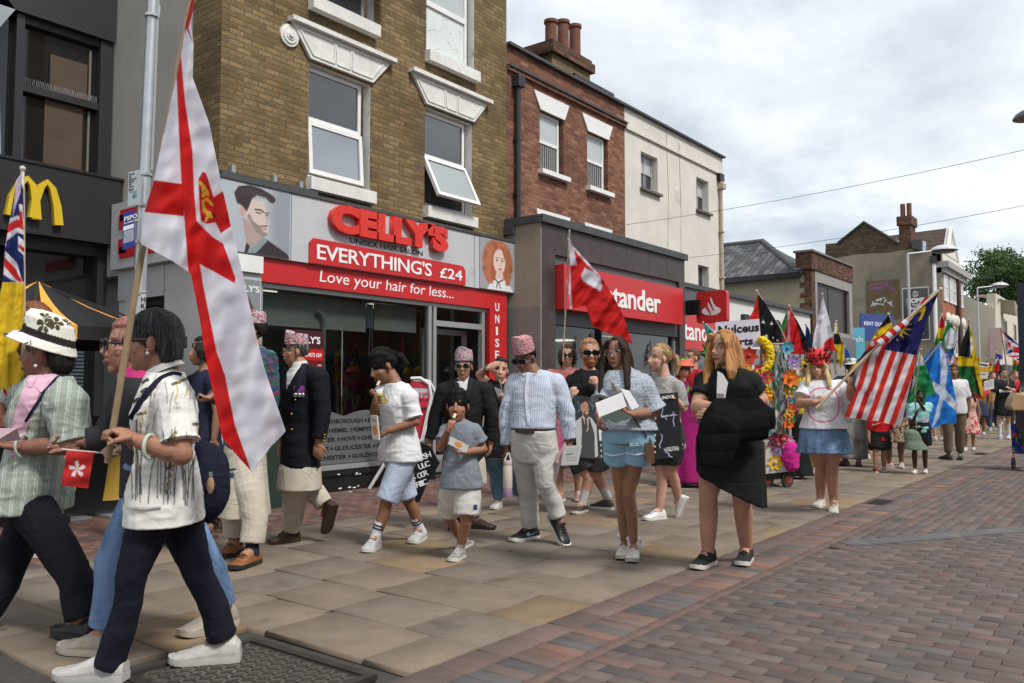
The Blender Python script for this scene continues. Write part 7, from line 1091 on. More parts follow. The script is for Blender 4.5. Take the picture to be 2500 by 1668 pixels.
    for k in range(4): q = [f(1042+k*2, 360+k*6, -.08+k*.006), f(1072+k*2, 375+k*6, -.08+k*.006), f(1102-k*2, 425+k*8, -.08+k*.006), f(1080+k*2, 488+k*8, -.08+k*.006), f(1037, 485+k*9, -.08+k*.006)]; m.loft([q, [p+FW*.003 for p in q]])
    m.make('paper', mat('white_paper', (.6, .6, .6), .6, .04), L_)
# ---------------- farther people ----------------
def gp(label, foot, hy0, yaw=10, skin=FAIR, hair=(.03, .02, .015), style='short', topc=(.1, .1, .1), bot=('trousers', (.05, .05, .06)), sl=.5, fem=0, shoe_c=(.4, .4, .4), group=None, bw=1., arms=None, hyaw=None, eyew=False, length=.2, ht=1.68, feet=True, lean=0, k=None, hem=-.1, d=None):
    fx, fy = foot; d = d or gd(fx, fy); H = (fy-hy0); Y = lambda v: fy-H*v; w = H/1.68; sx = math.cos(math.radians(yaw)); q = lambda u: fx+u*w*(.35+.65*abs(sx)); ar = arms or {}
    s = skel('N', yaw, (fx+lean, Y(.932), H*.135), (fx+lean, Y(.845)), ((q(-.2)+lean, Y(.83)), (q(.2)+lean, Y(.83))), (ar.get('er', (q(-.27)+lean, Y(.63))), ar.get('el', (q(.27)+lean, Y(.63)))), (ar.get('wr', (q(-.26), Y(.5), -.05)), ar.get('wl', (q(.26), Y(.5), -.05))), (fx, Y(.53)), ((q(-.1), Y(.285)), (q(.11), Y(.285))), ((q(-.09), Y(.05)), (q(.12), Y(.055), .06)), ((q(-.12)-3*(yaw > 30), Y(.012)), (q(.12)-3*(yaw > 30), Y(.015), -.05)), d=d, k=k, fem=fem, bw=bw, hyaw=hyaw)
    e = empty('person', A(s.P[0], s.P[1], 0), label, 'person', group); body(e, s, skin, hair, eyes=not eyew, legs=.8 if bot[0] in ('trousers', 'wide') else 1)
    if style: hairmesh(s, style, hair, length, parent=e, seed=int(fx) % 17, fringe=.065)
    if eyew: glasses(s, e, LENS, BFR, .03, .022)
    if topc is not None: top(e, s, topc if isinstance(topc, tuple) else None, (sl, sl), hem, .02, 'top', .006, colf=None if isinstance(topc, tuple) else topc)
    t, c = bot; cf = None if isinstance(c, tuple) else c; c = c if isinstance(c, tuple) else None
    if t == 'trousers': legs_(e, s, c, (1.9, 1.9), .024, colf=cf)
    if t == 'wide': legs_(e, s, c, (1.9, 1.9), .04, colf=cf, rad=[.1, .1, .1, .095, .095, .1, .105])
    if t == 'shorts': legs_(e, s, c, (.8, .8), .035, name='shorts', colf=cf, rad=[.098]*7)
    if t == 'skirt': skirt(e, s, c, .35, .62*s.k, 1.05, 1.35, 8, .07, colf=cf)
    if t == 'long': skirt(e, s, c, .4, 1.02*s.k, 1.05, 1.7, 9, .08, colf=cf)
    if feet: shoes(e, s, shoe_c, WSOLE if shoe_c[0] > .1 else BSOLE)
    return e, s
def hatmesh(s, name, prof, par, colf, m=None):
    h = s.h; R = [[s.H+(s.hs*math.cos(a)*r*(.088+.0)+s.hf*(math.sin(a)*r*.106-.01)+s.hu*u)*h for a in np.linspace(0, 2*math.pi, 30, endpoint=False)] for r, u in prof]; b = MB(); b.loft(R); return remesh(b, name, max(.005, s.vox*.7), 1, mat('printed_cloth', None, .85, .06, 8, .2, 260, attr=True, spec=.2, fold=.3), par, None, colf)
solid = lambda c: (lambda co, nn: np.tile(A(*c), (len(co), 1)))
def board(name, label, cat, P4, d, pt, letters=(), thick=.012, tilt=0):
    w = [at(*p, d+(tilt if i in (1, 2) else 0)) for i, p in enumerate(P4)]; e = empty(name, (w[2]+w[3])/2, label, cat); h, n = pt.h, pt.w; u = np.linspace(0, 1, n)[None, :, None]; v = np.linspace(0, 1, h)[:, None, None]; g = (w[0]*(1-u)+w[1]*u)*(1-v)+(w[3]*(1-u)+w[2]*u)*v; nn = nrm(np.cross(w[1]-w[0], w[3]-w[0])); surf('sheet', g, pt, PRINT, e, -thick)
    for s, u0, v0, wu, hv, mm, b in letters: o = (w[3]+(w[2]-w[3])*u0)*(1-v0)+(w[0]+(w[1]-w[0])*u0)*v0; X = w[2]-w[3]; Yv = w[0]-w[3]; z = nrm(np.cross(X, Yv)); text('lettering', s, o+z*.003, X, Yv, np.linalg.norm(X)*wu if wu else None, np.linalg.norm(Yv)*hv, mm, e, .002, b)
    return e
def far_people():
    # bearded man with the banner
    e, s = P('', 'bearded man in dark sunglasses and black t-shirt wearing a theatre banner', 'D', 12, (322, 262, 158), (312, 342), ((215, 400), (402, 395)), ((192, 560), (425, 520)), ((225, 505, -.25), (362, 440, -.22)), (300, 800), ((318, 965), (362, 955)), ((282, 1105), (418, 1060, .15)), ((222, 1160), (412, 1128, .0)), hyaw=-4, bw=1.15, armw=1.05)
    body(e, s, PALE, (.3, .12, .05), (dict(z='D', to=(228, 475), p='grip', n='away'), dict(z='D', to=(350, 415), p='grip', n='away')), beard=(.3, .1, .035), eyes=False); hairmesh(s, 'short', (.33, .17, .085), parent=e, fringe=.08); glasses(s, e, LENS, BFR, .032, .022); top(e, s, (.011, .011, .012), (.62, .62), -.1, .02, 'black_t_shirt'); legs_(e, s, (.05, .05, .055), (.7, .7), .03, name='shorts', rad=[.1]*7); socks(e, s, (.6, .6, .6), .13); shoes(e, s, mat('flame_trainer', (.05, .035, .03), .6, .8, 30), WSOLE)
    p = Paint(120, 140, (.03, .045, .06)); R_ = random.Random(4)
    for k in range(22): x, y = R_.uniform(.1, 1), R_.uniform(0, .35); p.line([(x, y), (x+R_.uniform(-.1, .1), y+R_.uniform(0, .12))], .01, (.25, .3, .34), .7)
    p.poly([(.02, .42), (.3, .3), (.52, .34), (.66, .45), (.66, .95), (.56, .98), (.5, .6), (.2, .55), (.12, .95), (.0, .8)], (.55, .55, .56)); p.poly([(.2, .35), (.46, .35), (.58, .6), (.55, 1), (.14, 1), (.2, .6)], (.07, .07, .075)); p.poly([(.24, .3), (.42, .3), (.4, .52), (.34, .58)], (.62, .62, .64)); p.poly([(.3, .36), (.37, .36), (.385, .5), (.34, .56), (.3, .5)], (.1, .05, .035)); p.ell(.33, .19, .115, .16, (.5, .26, .17)); p.poly([(.19, .16), (.2, .05), (.32, .0), (.44, .05), (.46, .12), (.36, .08), (.24, .12)], (.05, .025, .015)); p.ell(.35, .3, .09, .06, (.14, .065, .04)); p.ell(.37, .27, .05, .018, (.55, .45, .42)); p.ell(.3, .17, .02, .01, (.05, .03, .02)); p.ell(.42, .17, .02, .01, (.05, .03, .02)); p.line([(.38, .18), (.41, .23), (.38, .24)], .008, (.4, .2, .13))
    for k in range(6): p.ell(.76, .5+k*.09, .02, .02, (.75, .65, .35))
    board('theatre_banner', 'theatre banner picturing a man in waistcoat and tie, worn by the bearded man', 'banner', Wp('D', (232, 495), (415, 520), (432, 858), (252, 846)), s.d-.34, p, [('F', .72, .3, .2, .3, WHT, .03)])
    # blonde woman with the black board
    e, s = P('', 'young woman with a blonde ponytail and grey knitted top behind a black theatre board', 'D', 46, (716, 288, 150), (745, 378), ((690, 435), (822, 425)), ((660, 570, .1), (850, 570)), ((690, 640), (812, 525, -.22)), (752, 760), ((728, 950), (782, 930)), ((715, 1145), (822, 1085, .12)), ((650, 1190), (795, 1150, .02)), hyaw=76, fem=1, legw=.95)
    body(e, s, PALE, (.3, .2, .1), (None, dict(z='D', to=(785, 495), p='hold', n='L'))); hairmesh(s, 'pony', (.34, .22, .11), .2, parent=e, fringe=.085, seed=2); top(e, s, None, (.5, .95), -.1, .018, 'grey_knit_top', .005, colf=lambda co, nn: (A(.3, .29, .28)*(1+.5*vnoise(co*70, 3))[:, None])); legs_(e, s, (.03, .03, .035), (.7, .7), .03, name='shorts'); shoes(e, s, (.6, .6, .6), WSOLE, lace=(.7, .7, .7))
    p = Paint(90, 160, (.016, .017, .021)); R_ = random.Random(8)
    for x, y in ((.35, .2), (.3, .62), (.75, .3), (.4, .85)):
        q = [(x, y)]; [q.append((q[-1][0]+R_.uniform(-.05, .14), q[-1][1]+R_.uniform(.02, .06))) for _ in range(5)]; p.line(q, .012, (.2, .26, .4), .5, .6); p.line(q, .005, (.55, .6, .7), .9, .6)
    for k in range(9): p.ell(.07+.004*k, .2+k*.085, .028, .017, (.75, .55, .2)); 
    board('theatre_board', 'black theatre board with lightning streaks worn by the blonde woman', 'sign board', Wp('D', (690, 490), (818, 480), (848, 838), (670, 862)), s.d-.26, p, [('SHOCK', .3, .91, .4, .05, WHT, .03), ('BOOK NOW...', .3, .635, .5, .025, WHT, .02), ('CENTRAL', .45, .14, .4, .026, WHT, .01), ('THEATRE', .42, .1, .45, .035, WHT, .02)])
    # woman behind with the flag pole
    e, s = gp('brown haired woman in sunglasses behind the bearded man, in a pink skirt', (1385, 1222), 843, 4, FAIR, (.07, .04, .03), 'bob', (.35, .12, .12), ('skirt', (.5, .12, .2)), eyew=True, fem=1, shoe_c=(.3, .16, .12), length=.12)
    gp('auburn haired man in a red t-shirt seen over the blonde woman', (1690, 1185), 852, 70, FAIR, (.12, .055, .03), 'short', (.4, .02, .025), ('trousers', (.04, .04, .05)))
    e, s = gp('woman in a strawberry hat, green leaf collar and long magenta skirt', (1672, 1186), 880, 18, FAIR, (.5, .46, .42), 'bob', (.2, .015, .1), ('long', (.26, .008, .11)), eyew=True, fem=1, length=.08, bw=1.1)
    hatmesh(s, 'strawberry_hat', [(1.5, .03), (1.5, .04), (1.1, .08), (.9, .12), (.4, .135)], e, lambda co, nn: np.where((vnoise(co*60) > .75)[:, None], A(.7, .5, .2), A(.72, .13, .09))); m = MB(); [m.loft([[s.H+(s.hs*(.09*math.cos(a+t)*r)+s.hf*.1*math.sin(a+t)*r+s.hu*(.145-.05*r*r+dz))*s.h for t, r in ((0, 0.05), (.25, .6), (0, 1.), (-.25, .6))] for dz in (0, .012)]) for a in np.linspace(0, 2*math.pi, 6, endpoint=False)]; m.make('leaf_calyx', cloth((.06, .3, .04)), e)
    m = MB(); n = 8
    for k in range(n): a = 2*math.pi*k/n; q = lambda t, r, z: s.N+(s.l*math.cos(a+t)*r+s.f*math.sin(a+t)*r*.75)*s.k-ZU*z*s.k; m.loft([[q(-.39, .07, .02), q(.39, .07, .02), q(.36, .21, .12), q(0, .25, .3), q(-.36, .21, .12)], [q(-.39, .06, .04), q(.39, .06, .04), q(.36, .2, .13), q(0, .24, .31), q(-.36, .2, .13)]])
    m.make('leaf_collar', cloth((.27, .5, .1)), e)
    e, s = gp('person in a pineapple headdress behind the woman in black', (1738, 1165), 905, 10, FAIR, (.03, .02, .02), None, (.6, .42, .03), ('trousers', (.05, .04, .06)))
    m = MB(); m.ell(s.H+s.hu*.17*s.h, .1, .1, .12, n=16, m=10); remesh(m, 'pineapple_hat', .012, 0, cloth((.62, .43, .03)), e, lambda co, nn: co+nn*(.008*vnoise(co*40))[:, None]); m = MB(); R_ = random.Random(2)
    for k in range(26): a, t = R_.uniform(0, 6.28), R_.uniform(.2, 1.1); d_ = A(math.cos(a)*math.sin(t), math.sin(a)*math.sin(t), math.cos(t)); o = s.H+s.hu*.26*s.h; L_ = R_.uniform(.2, .36); sd = nrm(np.cross(d_, ZU+.01)); m.loft([[o-sd*.035, o+d_*L_*.5-sd*.03+ZU*.02, o+d_*L_, o+d_*L_*.5+sd*.03+ZU*.02, o+sd*.035], [q+np.cross(sd, d_)*.006 for q in (o-sd*.035, o+d_*L_*.5-sd*.03+ZU*.02, o+d_*L_, o+d_*L_*.5+sd*.03+ZU*.02, o+sd*.035)]])
    m.make('pineapple_leaves', cloth((.02, .2, .03)), e)
    # woman in the dragon fruit hat
    e, s = P('', 'blonde woman in a red spiky fruit hat, white t-shirt and denim skirt holding a flag', 'F', 14, (878, 402, 175), (905, 490), ((782, 545), (1050, 545)), ((725, 700, -.05), (1158, 700, -.05)), ((858, 690, -.3), (1138, 560, -.22)), (925, 955), ((905, 1225), (992, 1215)), ((580, 1408, 'E'), (642, 1428, 'E')), ((552, 1450, 'E'), (632, 1495, 'E')), d=8.5, hyaw=30, fem=1, bw=1.22, bd=1.2, legw=1.18, armw=1.25)
    body(e, s, (.46, .25, .17), (.3, .22, .12), (dict(z='F', to=(945, 655), p='grip', n='u'), dict(z='F', to=(1150, 470), p='grip', n='L'))); hairmesh(s, 'long', (.55, .4, .2), .2, parent=e, fringe=.07, seed=9, side=(.2, .22))
    def fruit(co, nn):
        px, py, d = proj(co); C = np.tile(A(.62, .63, .66), (len(co), 1)); x, y = zz('F', (920, 712)); r = ((np.abs(px-x)/38)**2.6+(np.abs(py-y)/41)**2.6)**(1/2.6); C[np.abs(r-1) < .045] = A(.6, .12, .25); dots = (r < .92) & (vnoise(co*90, 2) > .5); C[dots] = A(.42, .43, .46); return C
    top(e, s, None, (.66, .85), .1, .03, 'white_t_shirt', .006, colf=fruit, cuff=.02, vox=.8, flare=(.4, .05))
    den = lambda co, nn: A(.12, .2, .32)*(1+.35*vnoise(co*A(14, 14, 6), 2)+.2*vnoise(co*40, 3))[:, None]
    skirt(e, s, None, .26, .27, 1.04, 1.05, 11, .05, 'denim_skirt', colf=den); skirt(e, s, None, .05, .22, 1.08, 1.12, 13, .07, 'denim_frill', colf=den); shoes(e, s, mat('cream_trainer', (.5, .46, .4), .5, .35, 40), WSOLE, size=1.05); socks(e, s, (.6, .6, .6), .1)
    h = s.h; R = [[s.H+(s.hs*math.cos(a)*.1*r+s.hf*(math.sin(a)*.118*r-.01)+s.hu*(u+(.02*math.cos(6*a) if u < .05 else 0)))*h for a in np.linspace(0, 2*math.pi, 36, endpoint=False)] for r, u in ((1.0, .035), (1.12, .09), (1.06, .14), (.8, .19), (.3, .215))]; m = MB(); m.loft(R); R_ = random.Random(6); remesh(m, 'fruit_hat', .008, 1, cloth((.6, .045, .05)), e, wrinkle(.006, 3)); m = MB()
    for k in range(40): a = R_.uniform(0, 6.28); u = R_.choice((.06, .1, .14, .18)); r = 1.1 if u < .15 else .85; b_ = s.H+(s.hs*math.cos(a)*.1*r+s.hf*(math.sin(a)*.118*r-.01)+s.hu*u)*h; o = nrm(s.hs*math.cos(a)+s.hf*math.sin(a)+s.hu*.8); m.tube([b_, b_+o*.03, b_+o*.045+s.hu*.02], [.014, .008, .002], 5)
    m.make('hat_spikes', cloth((.16, .02, .02)), e)
    # yellow figure reaching
    e, s = gp('person in a yellow scarf and sunglasses reaching an arm to the decorated cart', (1970, 1158), 876, 8, FAIR, (.5, .36, .02), 'bob', (.62, .48, .03), ('trousers', (.62, .5, .04)), sl=0, eyew=True, fem=1, length=.1, arms=dict(er=(1930, 975, -.1), wr=(1882, 970, -.25)), shoe_c=(.4, .25, .2))
    gp('child in a black cloak behind the decorated cart', (1945, 1168), 985, 10, BROWN, (.02, .02, .02), 'short', (.012, .012, .014), ('long', (.012, .012, .014)), sl=1.9)
    e, s = gp('person in a white and green bucket hat and grey wide trousers', (2078, 1138), 878, 4, DARK, (.02, .02, .02), 'short', (.03, .03, .035), ('wide', lambda co, nn: A(.17, .17, .165)*(1+.3*vnoise(co*12))[:, None]), shoe_c=(.1, .04, .04)); hatmesh(s, 'bucket_hat', [(1.45, .03), (1.42, .04), (1.08, .06), (1.0, .12), (.5, .14)], e, lambda co, nn: pattern(co, [(.6, .6, .55), (.6, .6, .55), (.05, .2, .09)], 3, 22.))
    # child in red, child in teal, and those behind
    e, s = gp('small child in a red sports shirt and black shorts under the striped flag', (2147, 1152), 990, 2, TANS, (.02, .015, .012), 'short', (.52, .015, .02), ('shorts', (.01, .01, .012)), sl=.9, shoe_c=(.2, .02, .025), k=.74, hem=-.22); m = patch('chest_tick', [o for o in e.children if o.name.startswith('top')][0], Wp('G', (258, 1158), (268, 1166), (325, 1152), (270, 1174), (260, 1172)), WHT, .006, e, step=.8)
    gp('woman in a leopard print skirt and sandals behind the striped flag', (2184, 1143), 905, 4, BROWN, (.02, .02, .02), 'bob', (.02, .02, .02), ('skirt', lambda co, nn: pattern(co, [(.3, .2, .12), (.35, .25, .16), (.03, .025, .02)], 2, 38.)), fem=1, shoe_c=(.5, .35, .3))
    gp('woman in a black top and pink trainers half hidden behind the striped flag', (2216, 1096), 900, 4, BROWN, (.02, .02, .02), 'bob', (.012, .012, .014), ('shorts', (.012, .012, .014)), fem=1, shoe_c=(.55, .3, .4))
    gp('girl in a rainbow striped skirt behind the grey wide trousers', (2106, 1120), 930, 4, TANS, (.03, .02, .02), 'bob', (.4, .25, .3), ('skirt', lambda co, nn: np.array([(.25, .4, .6), (.55, .2, .4), (.55, .5, .2), (.2, .3, .5)])[(np.floor(co[:, 2]*14).astype(int)) % 4]), fem=1)
    e, s = gp('child in a teal t-shirt holding up a green and white flag', (2245, 1156), 952, 8, DARK, (.01, .008, .008), 'short', lambda co, nn: np.where(((vnoise(co*30) > .25) & (np.abs(co[:, 2]-.78) < .07))[:, None], A(.4, .2, .3), A(.27, .52, .53)), ('shorts', (.008, .008, .012)), sl=.7, k=.72, hem=-.16, arms=dict(er=(2224, 1042, -.1), wr=(2236, 1012, -.25), el=(2262, 1010, -.05), wl=(2238, 972, -.2)), shoe_c=(.6, .55, .55))
    c = at(2230, 1075, s.d-.15); q = empty('bucket_hat', c, 'grey green bucket hat hanging from the hand of the child in teal', 'hat'); m = MB(); m.loft([[c+RT*math.cos(a)*r+FW*math.sin(a)*r*.5+ZU*z-RT*z*.3 for a in np.linspace(0, 2*math.pi, 20, endpoint=False)] for r, z in ((.2, -.14), (.19, -.13), (.13, 0), (.12, .12), (.06, .17))]); remesh(m, 'hat_body', .012, 1, cloth((.13, .17, .13)), q, wrinkle(.006, 2))
    e, s = gp('man in a white short sleeved shirt and khaki trousers behind the blue saltire flag', (2328, 1122), 891, 10, BROWN, (.02, .018, .016), 'short', (.6, .6, .62), ('trousers', (.13, .1, .065)), sl=.85, hyaw=30, bw=1.2, shoe_c=(.03, .03, .03), hem=-.16)
    gp('woman in a red floral summer dress beside the man in khaki trousers', (2366, 1100), 948, 6, TANS, (.03, .02, .02), 'long', (.5, .3, .22), ('skirt', lambda co, nn: pattern(co, [(.6, .42, .36), (.6, .42, .36), (.5, .05, .06)], 4, 24.)), fem=1, sl=0, shoe_c=(.6, .5, .45), length=.25)
    gp('person in black trousers walking behind the blue saltire flag', (2290, 1075), 915, 4, FAIR, (.03, .02, .02), 'short', (.2, .2, .22), ('shorts', (.1, .1, .11)), shoe_c=(.55, .55, .55))
    e, s = gp('young man in a black sports shirt and shorts holding a flag pole', (2450, 1072), 901, -6, FAIR, (.02, .015, .013), 'short', (.016, .017, .022), ('shorts', (.008, .008, .01)), sl=.75, hem=-.16, hyaw=-20, shoe_c=(.5, .5, .55), arms=dict(el=(2475, 955, -.1), wl=(2464, 948, -.25))); socks(e, s, (.6, .6, .62), .28); text('shirt_lettering', 'Bauvill', at(2440, 958, s.d-.22), RT, ZU, .32, .07, WHT, e, .004, .02)
    gp('auburn haired man in a red shirt behind the young man in black', (2478, 1060), 905, 0, FAIR, (.16, .07, .03), 'short', (.45, .02, .03), ('trousers', (.04, .04, .05)), sl=.8)
    # right edge: woman with handbag and trolley
    e, s = gp('woman cut off by the right edge with a tan handbag on her bent arm', (2530, 1150), 868, 60, FAIR, (.1, .07, .05), 'bob', (.03, .03, .035), ('skirt', (.05, .05, .06)), sl=.6, fem=1, bw=1.2, arms=dict(er=(2488, 985, -.1), wr=(2520, 960, -.25)))
    b = empty('handbag', at(2492, 985, 12.7), 'tan handbag at the right edge hanging from a bent arm', 'handbag'); m = MB(); q = [at(*zz('H', p), 12.75) for p in ((760, 740), (830, 760), (840, 920), (720, 920), (690, 880), (720, 800))]; m.loft([q, [k+FW*.18 for k in q]]); remesh(m, 'bag_body', .012, 3, mat('tan_leather_bag', (.36, .24, .13), .5, .15, 6), b); m = MB(); m.tube([at(2488, 962, 12.8), at(2494, 945, 12.8), at(2503, 962, 12.8)], .012, 6); m.make('handle', mat('tan_leather_bag'), b)
    d = 13.1; b = empty('shopping_trolley', at(2490, 1150, d)*A(1, 1, 0), 'blue patterned wheeled shopping trolley at the right edge', 'shopping trolley'); m = MB(); q0 = [at(x, 1035, d+o) for x, o in ((2468, 0), (2525, 0), (2525, .35), (2468, .35))]; q1 = [at(x, 1108, d+o) for x, o in ((2471, 0), (2525, 0), (2525, .35), (2471, .35))]; m.hexa(q1+q0); R_ = random.Random(3); o = m.make('bag', mat('trolley_cloth', (.02, .04, .14), .6, .3, 9), b); p = Paint(40, 50, (.015, .03, .12)); [p.ell(R_.random(), R_.random(), .1, .07, R_.choice(((.4, .05, .03), (.03, .2, .1), (.4, .3, .05), (.03, .08, .3))), R_.uniform(0, 90)) for _ in range(26)]; w = q1[1]-q1[0]; panel('printed_front', q1[0]-FW*.012, nrm(w), nrm(q0[0]-q1[0]), np.linalg.norm(w), np.linalg.norm(q0[0]-q1[0]), p, mat('printed_cloth'), b); m = MB(); m.tube([at(2474, 1108, d), at(2474, 1140, d), at(2525, 1146, d)], .012, 6); m.tube([at(2520, 1035, d+.3), at(2530, 960, d+.3)], .012, 6); m.make('trolley_frame', STEEL, b)
    for o in (0, .4): c = at(2474, 1132, d+o); m = MB(); m.tube([c+(ZU*math.cos(a)+RT*math.sin(a)*.5+FW*math.sin(a)*.5)*.085 for a in np.linspace(0, 2*math.pi, 17)], .017, 6); m.make('wheel', mat('tyre', (.03, .03, .035), .7), b)
    # the rest of the parade, small and far
    G_ = 'far walkers of the parade'; R_ = random.Random(11); tops = [(.5, .05, .06), (.05, .12, .35), (.55, .55, .55), (.5, .4, .05), (.04, .25, .1), (.45, .15, .3), (.04, .04, .05), (.1, .35, .45)]
    for i, (x, y, h0) in enumerate(((2392, 1062, 925), (2404, 1046, 912), (2416, 1040, 918), (2424, 1052, 908), (2436, 1036, 915), (2466, 1034, 914), (2488, 1040, 908), (2376, 1050, 922), (2352, 1052, 915), (2260, 1060, 915), (2158, 1085, 915), (2125, 1090, 905), (2012, 1130, 895), (1998, 1110, 900), (2270, 1048, 918), (2300, 1044, 912), (2344, 1042, 916), (2366, 1038, 912), (2384, 1034, 917), (2428, 1030, 914), (2446, 1028, 918), (2478, 1030, 912), (2496, 1046, 905), (2190, 1066, 915))):
        w = ('red', 'blue', 'white', 'yellow', 'green', 'pink', 'black', 'turquoise')[i % 8]; gp('far walker in a %s top %s' % (w, ('among the flags at the street end', 'in the crowd behind the flags', 'deep in the crowd at the street end')[i//8 if i < 24 else 1]), (x, y), h0, R_.uniform(-20, 30), R_.choice((FAIR, TANS, BROWN)), (.03, .02, .015), R_.choice(('short', 'bob')), tops[i % 8], (R_.choice(('trousers', 'shorts')), (.05, .06, .1)), group=G_)
# ---------------- flags, cart, signs ----------------
def soft(pt, p, c, st):
    X0, Y0, c0 = pt.X, pt.Y, pt.c; acc = 0
    for dx, dy in ((-.45, -.2), (.45, .2), (.2, -.45), (-.2, .45), (0, 0)): pt.X, pt.Y, pt.c = X0+dx*st, Y0+dy*st, c0*0; pt.poly(p, (1, 1, 1)); acc = acc+pt.c[..., 0]/5
    pt.X, pt.Y, pt.c = X0, Y0, c0; pt.put(acc, c)
def pxcloth(name, poly, df, cols, m, parent, step=3., base=(1, 1, 1)):
    P = np.array(poly, float); x0, y0 = P.min(0)-step; x1, y1 = P.max(0)+step; X = np.arange(x0, x1+step, step); Y = np.arange(y0, y1+step, step); pt = Paint(len(X)-1, len(Y)-1, (0, 0, 0)); pt.X, pt.Y = np.meshgrid((X[1:]+X[:-1])/2, (Y[1:]+Y[:-1])/2); pt.poly(poly, (1, 1, 1)); ins = pt.c[..., 0] > .5; j, i = np.nonzero(ins); nx = len(X); F = np.stack([j*nx+i, (j+1)*nx+i, (j+1)*nx+i+1, j*nx+i+1], 1); used, inv = np.unique(F, return_inverse=True); F = inv.reshape(-1, 4); V2 = np.stack([X[used % nx], Y[used//nx]], 1)
    cnt = np.bincount(F.ravel(), minlength=len(V2)); bd = np.nonzero(cnt < 4)[0]; Q = V2[bd]; best = np.full(len(Q), 1e9); bp = Q.copy()
    for a, b in zip(P, np.roll(P, -1, 0)):
        t = np.clip(((Q-a)@(b-a))/max((b-a)@(b-a), 1e-9), 0, 1)[:, None]; p = a+t*(b-a); dd = np.hypot(*(Q-p).T); k = dd < best; best[k] = dd[k]; bp[k] = p[k]
    k = best < step*1.3; V2[bd[k]] = bp[k]; pt = Paint(1, 1, base); pt.X = V2[None, :, 0]; pt.Y = V2[None, :, 1]; pt.c = np.tile(A(*base), (1, len(V2), 1)); [soft(pt, p, c, step) if not callable(p) else p(pt, c) for p, c in cols]
    D = df(V2[:, 0], V2[:, 1]); V = CP+(FW+RT*((V2[:, :1]-1250)/FL)-UP*((V2[:, 1:]-834)/FL))*D[:, None]; n = len(V); V = np.concatenate([V, V+FW*.003]); C = np.tile(pt.c[0], (2, 1)); e_ = np.concatenate([F[:, [0, 1]], F[:, [1, 2]], F[:, [2, 3]], F[:, [3, 0]]]); key = {tuple(q) for q in e_.tolist()}; E_ = np.array([(a, b) for a, b in key if (b, a) not in key]); F = np.concatenate([F, F[:, ::-1]+n, np.stack([E_[:, 1], E_[:, 0], E_[:, 0]+n, E_[:, 1]+n], 1)]); return mesh(name, V, F, m, parent, C, True, sharp=70)
FLAGM = mat('flag_cloth', None, .65, .04, 6, .1, 400, attr=True, spec=.2, trans=.28)
def folds(d, ang, wl, amp, seed=0, tilt=(0, 0), c=(0, 0)):
    t = math.radians(ang)
    def f(x, y): u = (x*math.cos(t)+y*math.sin(t)); v = -x*math.sin(t)+y*math.cos(t); q = np.stack([u/wl*2, v/wl*.35, u*0+seed], 1); return d+amp*(np.sin(u/wl*6.28+1.8*vnoise(q*.5, seed))*.6+.7*vnoise(q, seed+1)+.25*vnoise(np.stack([u/wl*3+v/wl, v/wl*2.2, u*0+seed], 1), seed+2))+tilt[0]*(x-c[0])+tilt[1]*(y-c[1])
    return f
def flag(label, poly, df, cols, pole, d, r=.012, base=(1, 1, 1), step=2.5, pc=(.3, .22, .12), Z='N', group=None):
    W2 = lambda L_: [zz(Z, p) for p in L_]; pl = [at(*zz(Z, p[:2] if len(p) < 3 or not isinstance(p[-1], str) else p), d) for p in pole]; e = empty('flag', pl[0], label, 'flag', group); m = MB(); m.tube(pl, r, 8); m.make('pole', mat('pole_%d' % int(pc[0]*100), pc, .6, .2, 12), e, True); m = MB(); m.ell(pl[-1], r*1.5); m.make('finial', mat('finial', (.5, .45, .4), .4), e, True); pxcloth('flag_cloth', W2(poly), df, [(W2(p) if not callable(p) else p, c) for p, c in cols], FLAGM, e, step, base); return e
RD, WH, BK, YL, GN, NV = (.6, .02, .02), (.72, .71, .78), (.012, .012, .014), (.68, .48, .015), (.015, .2, .06), (.012, .018, .11)
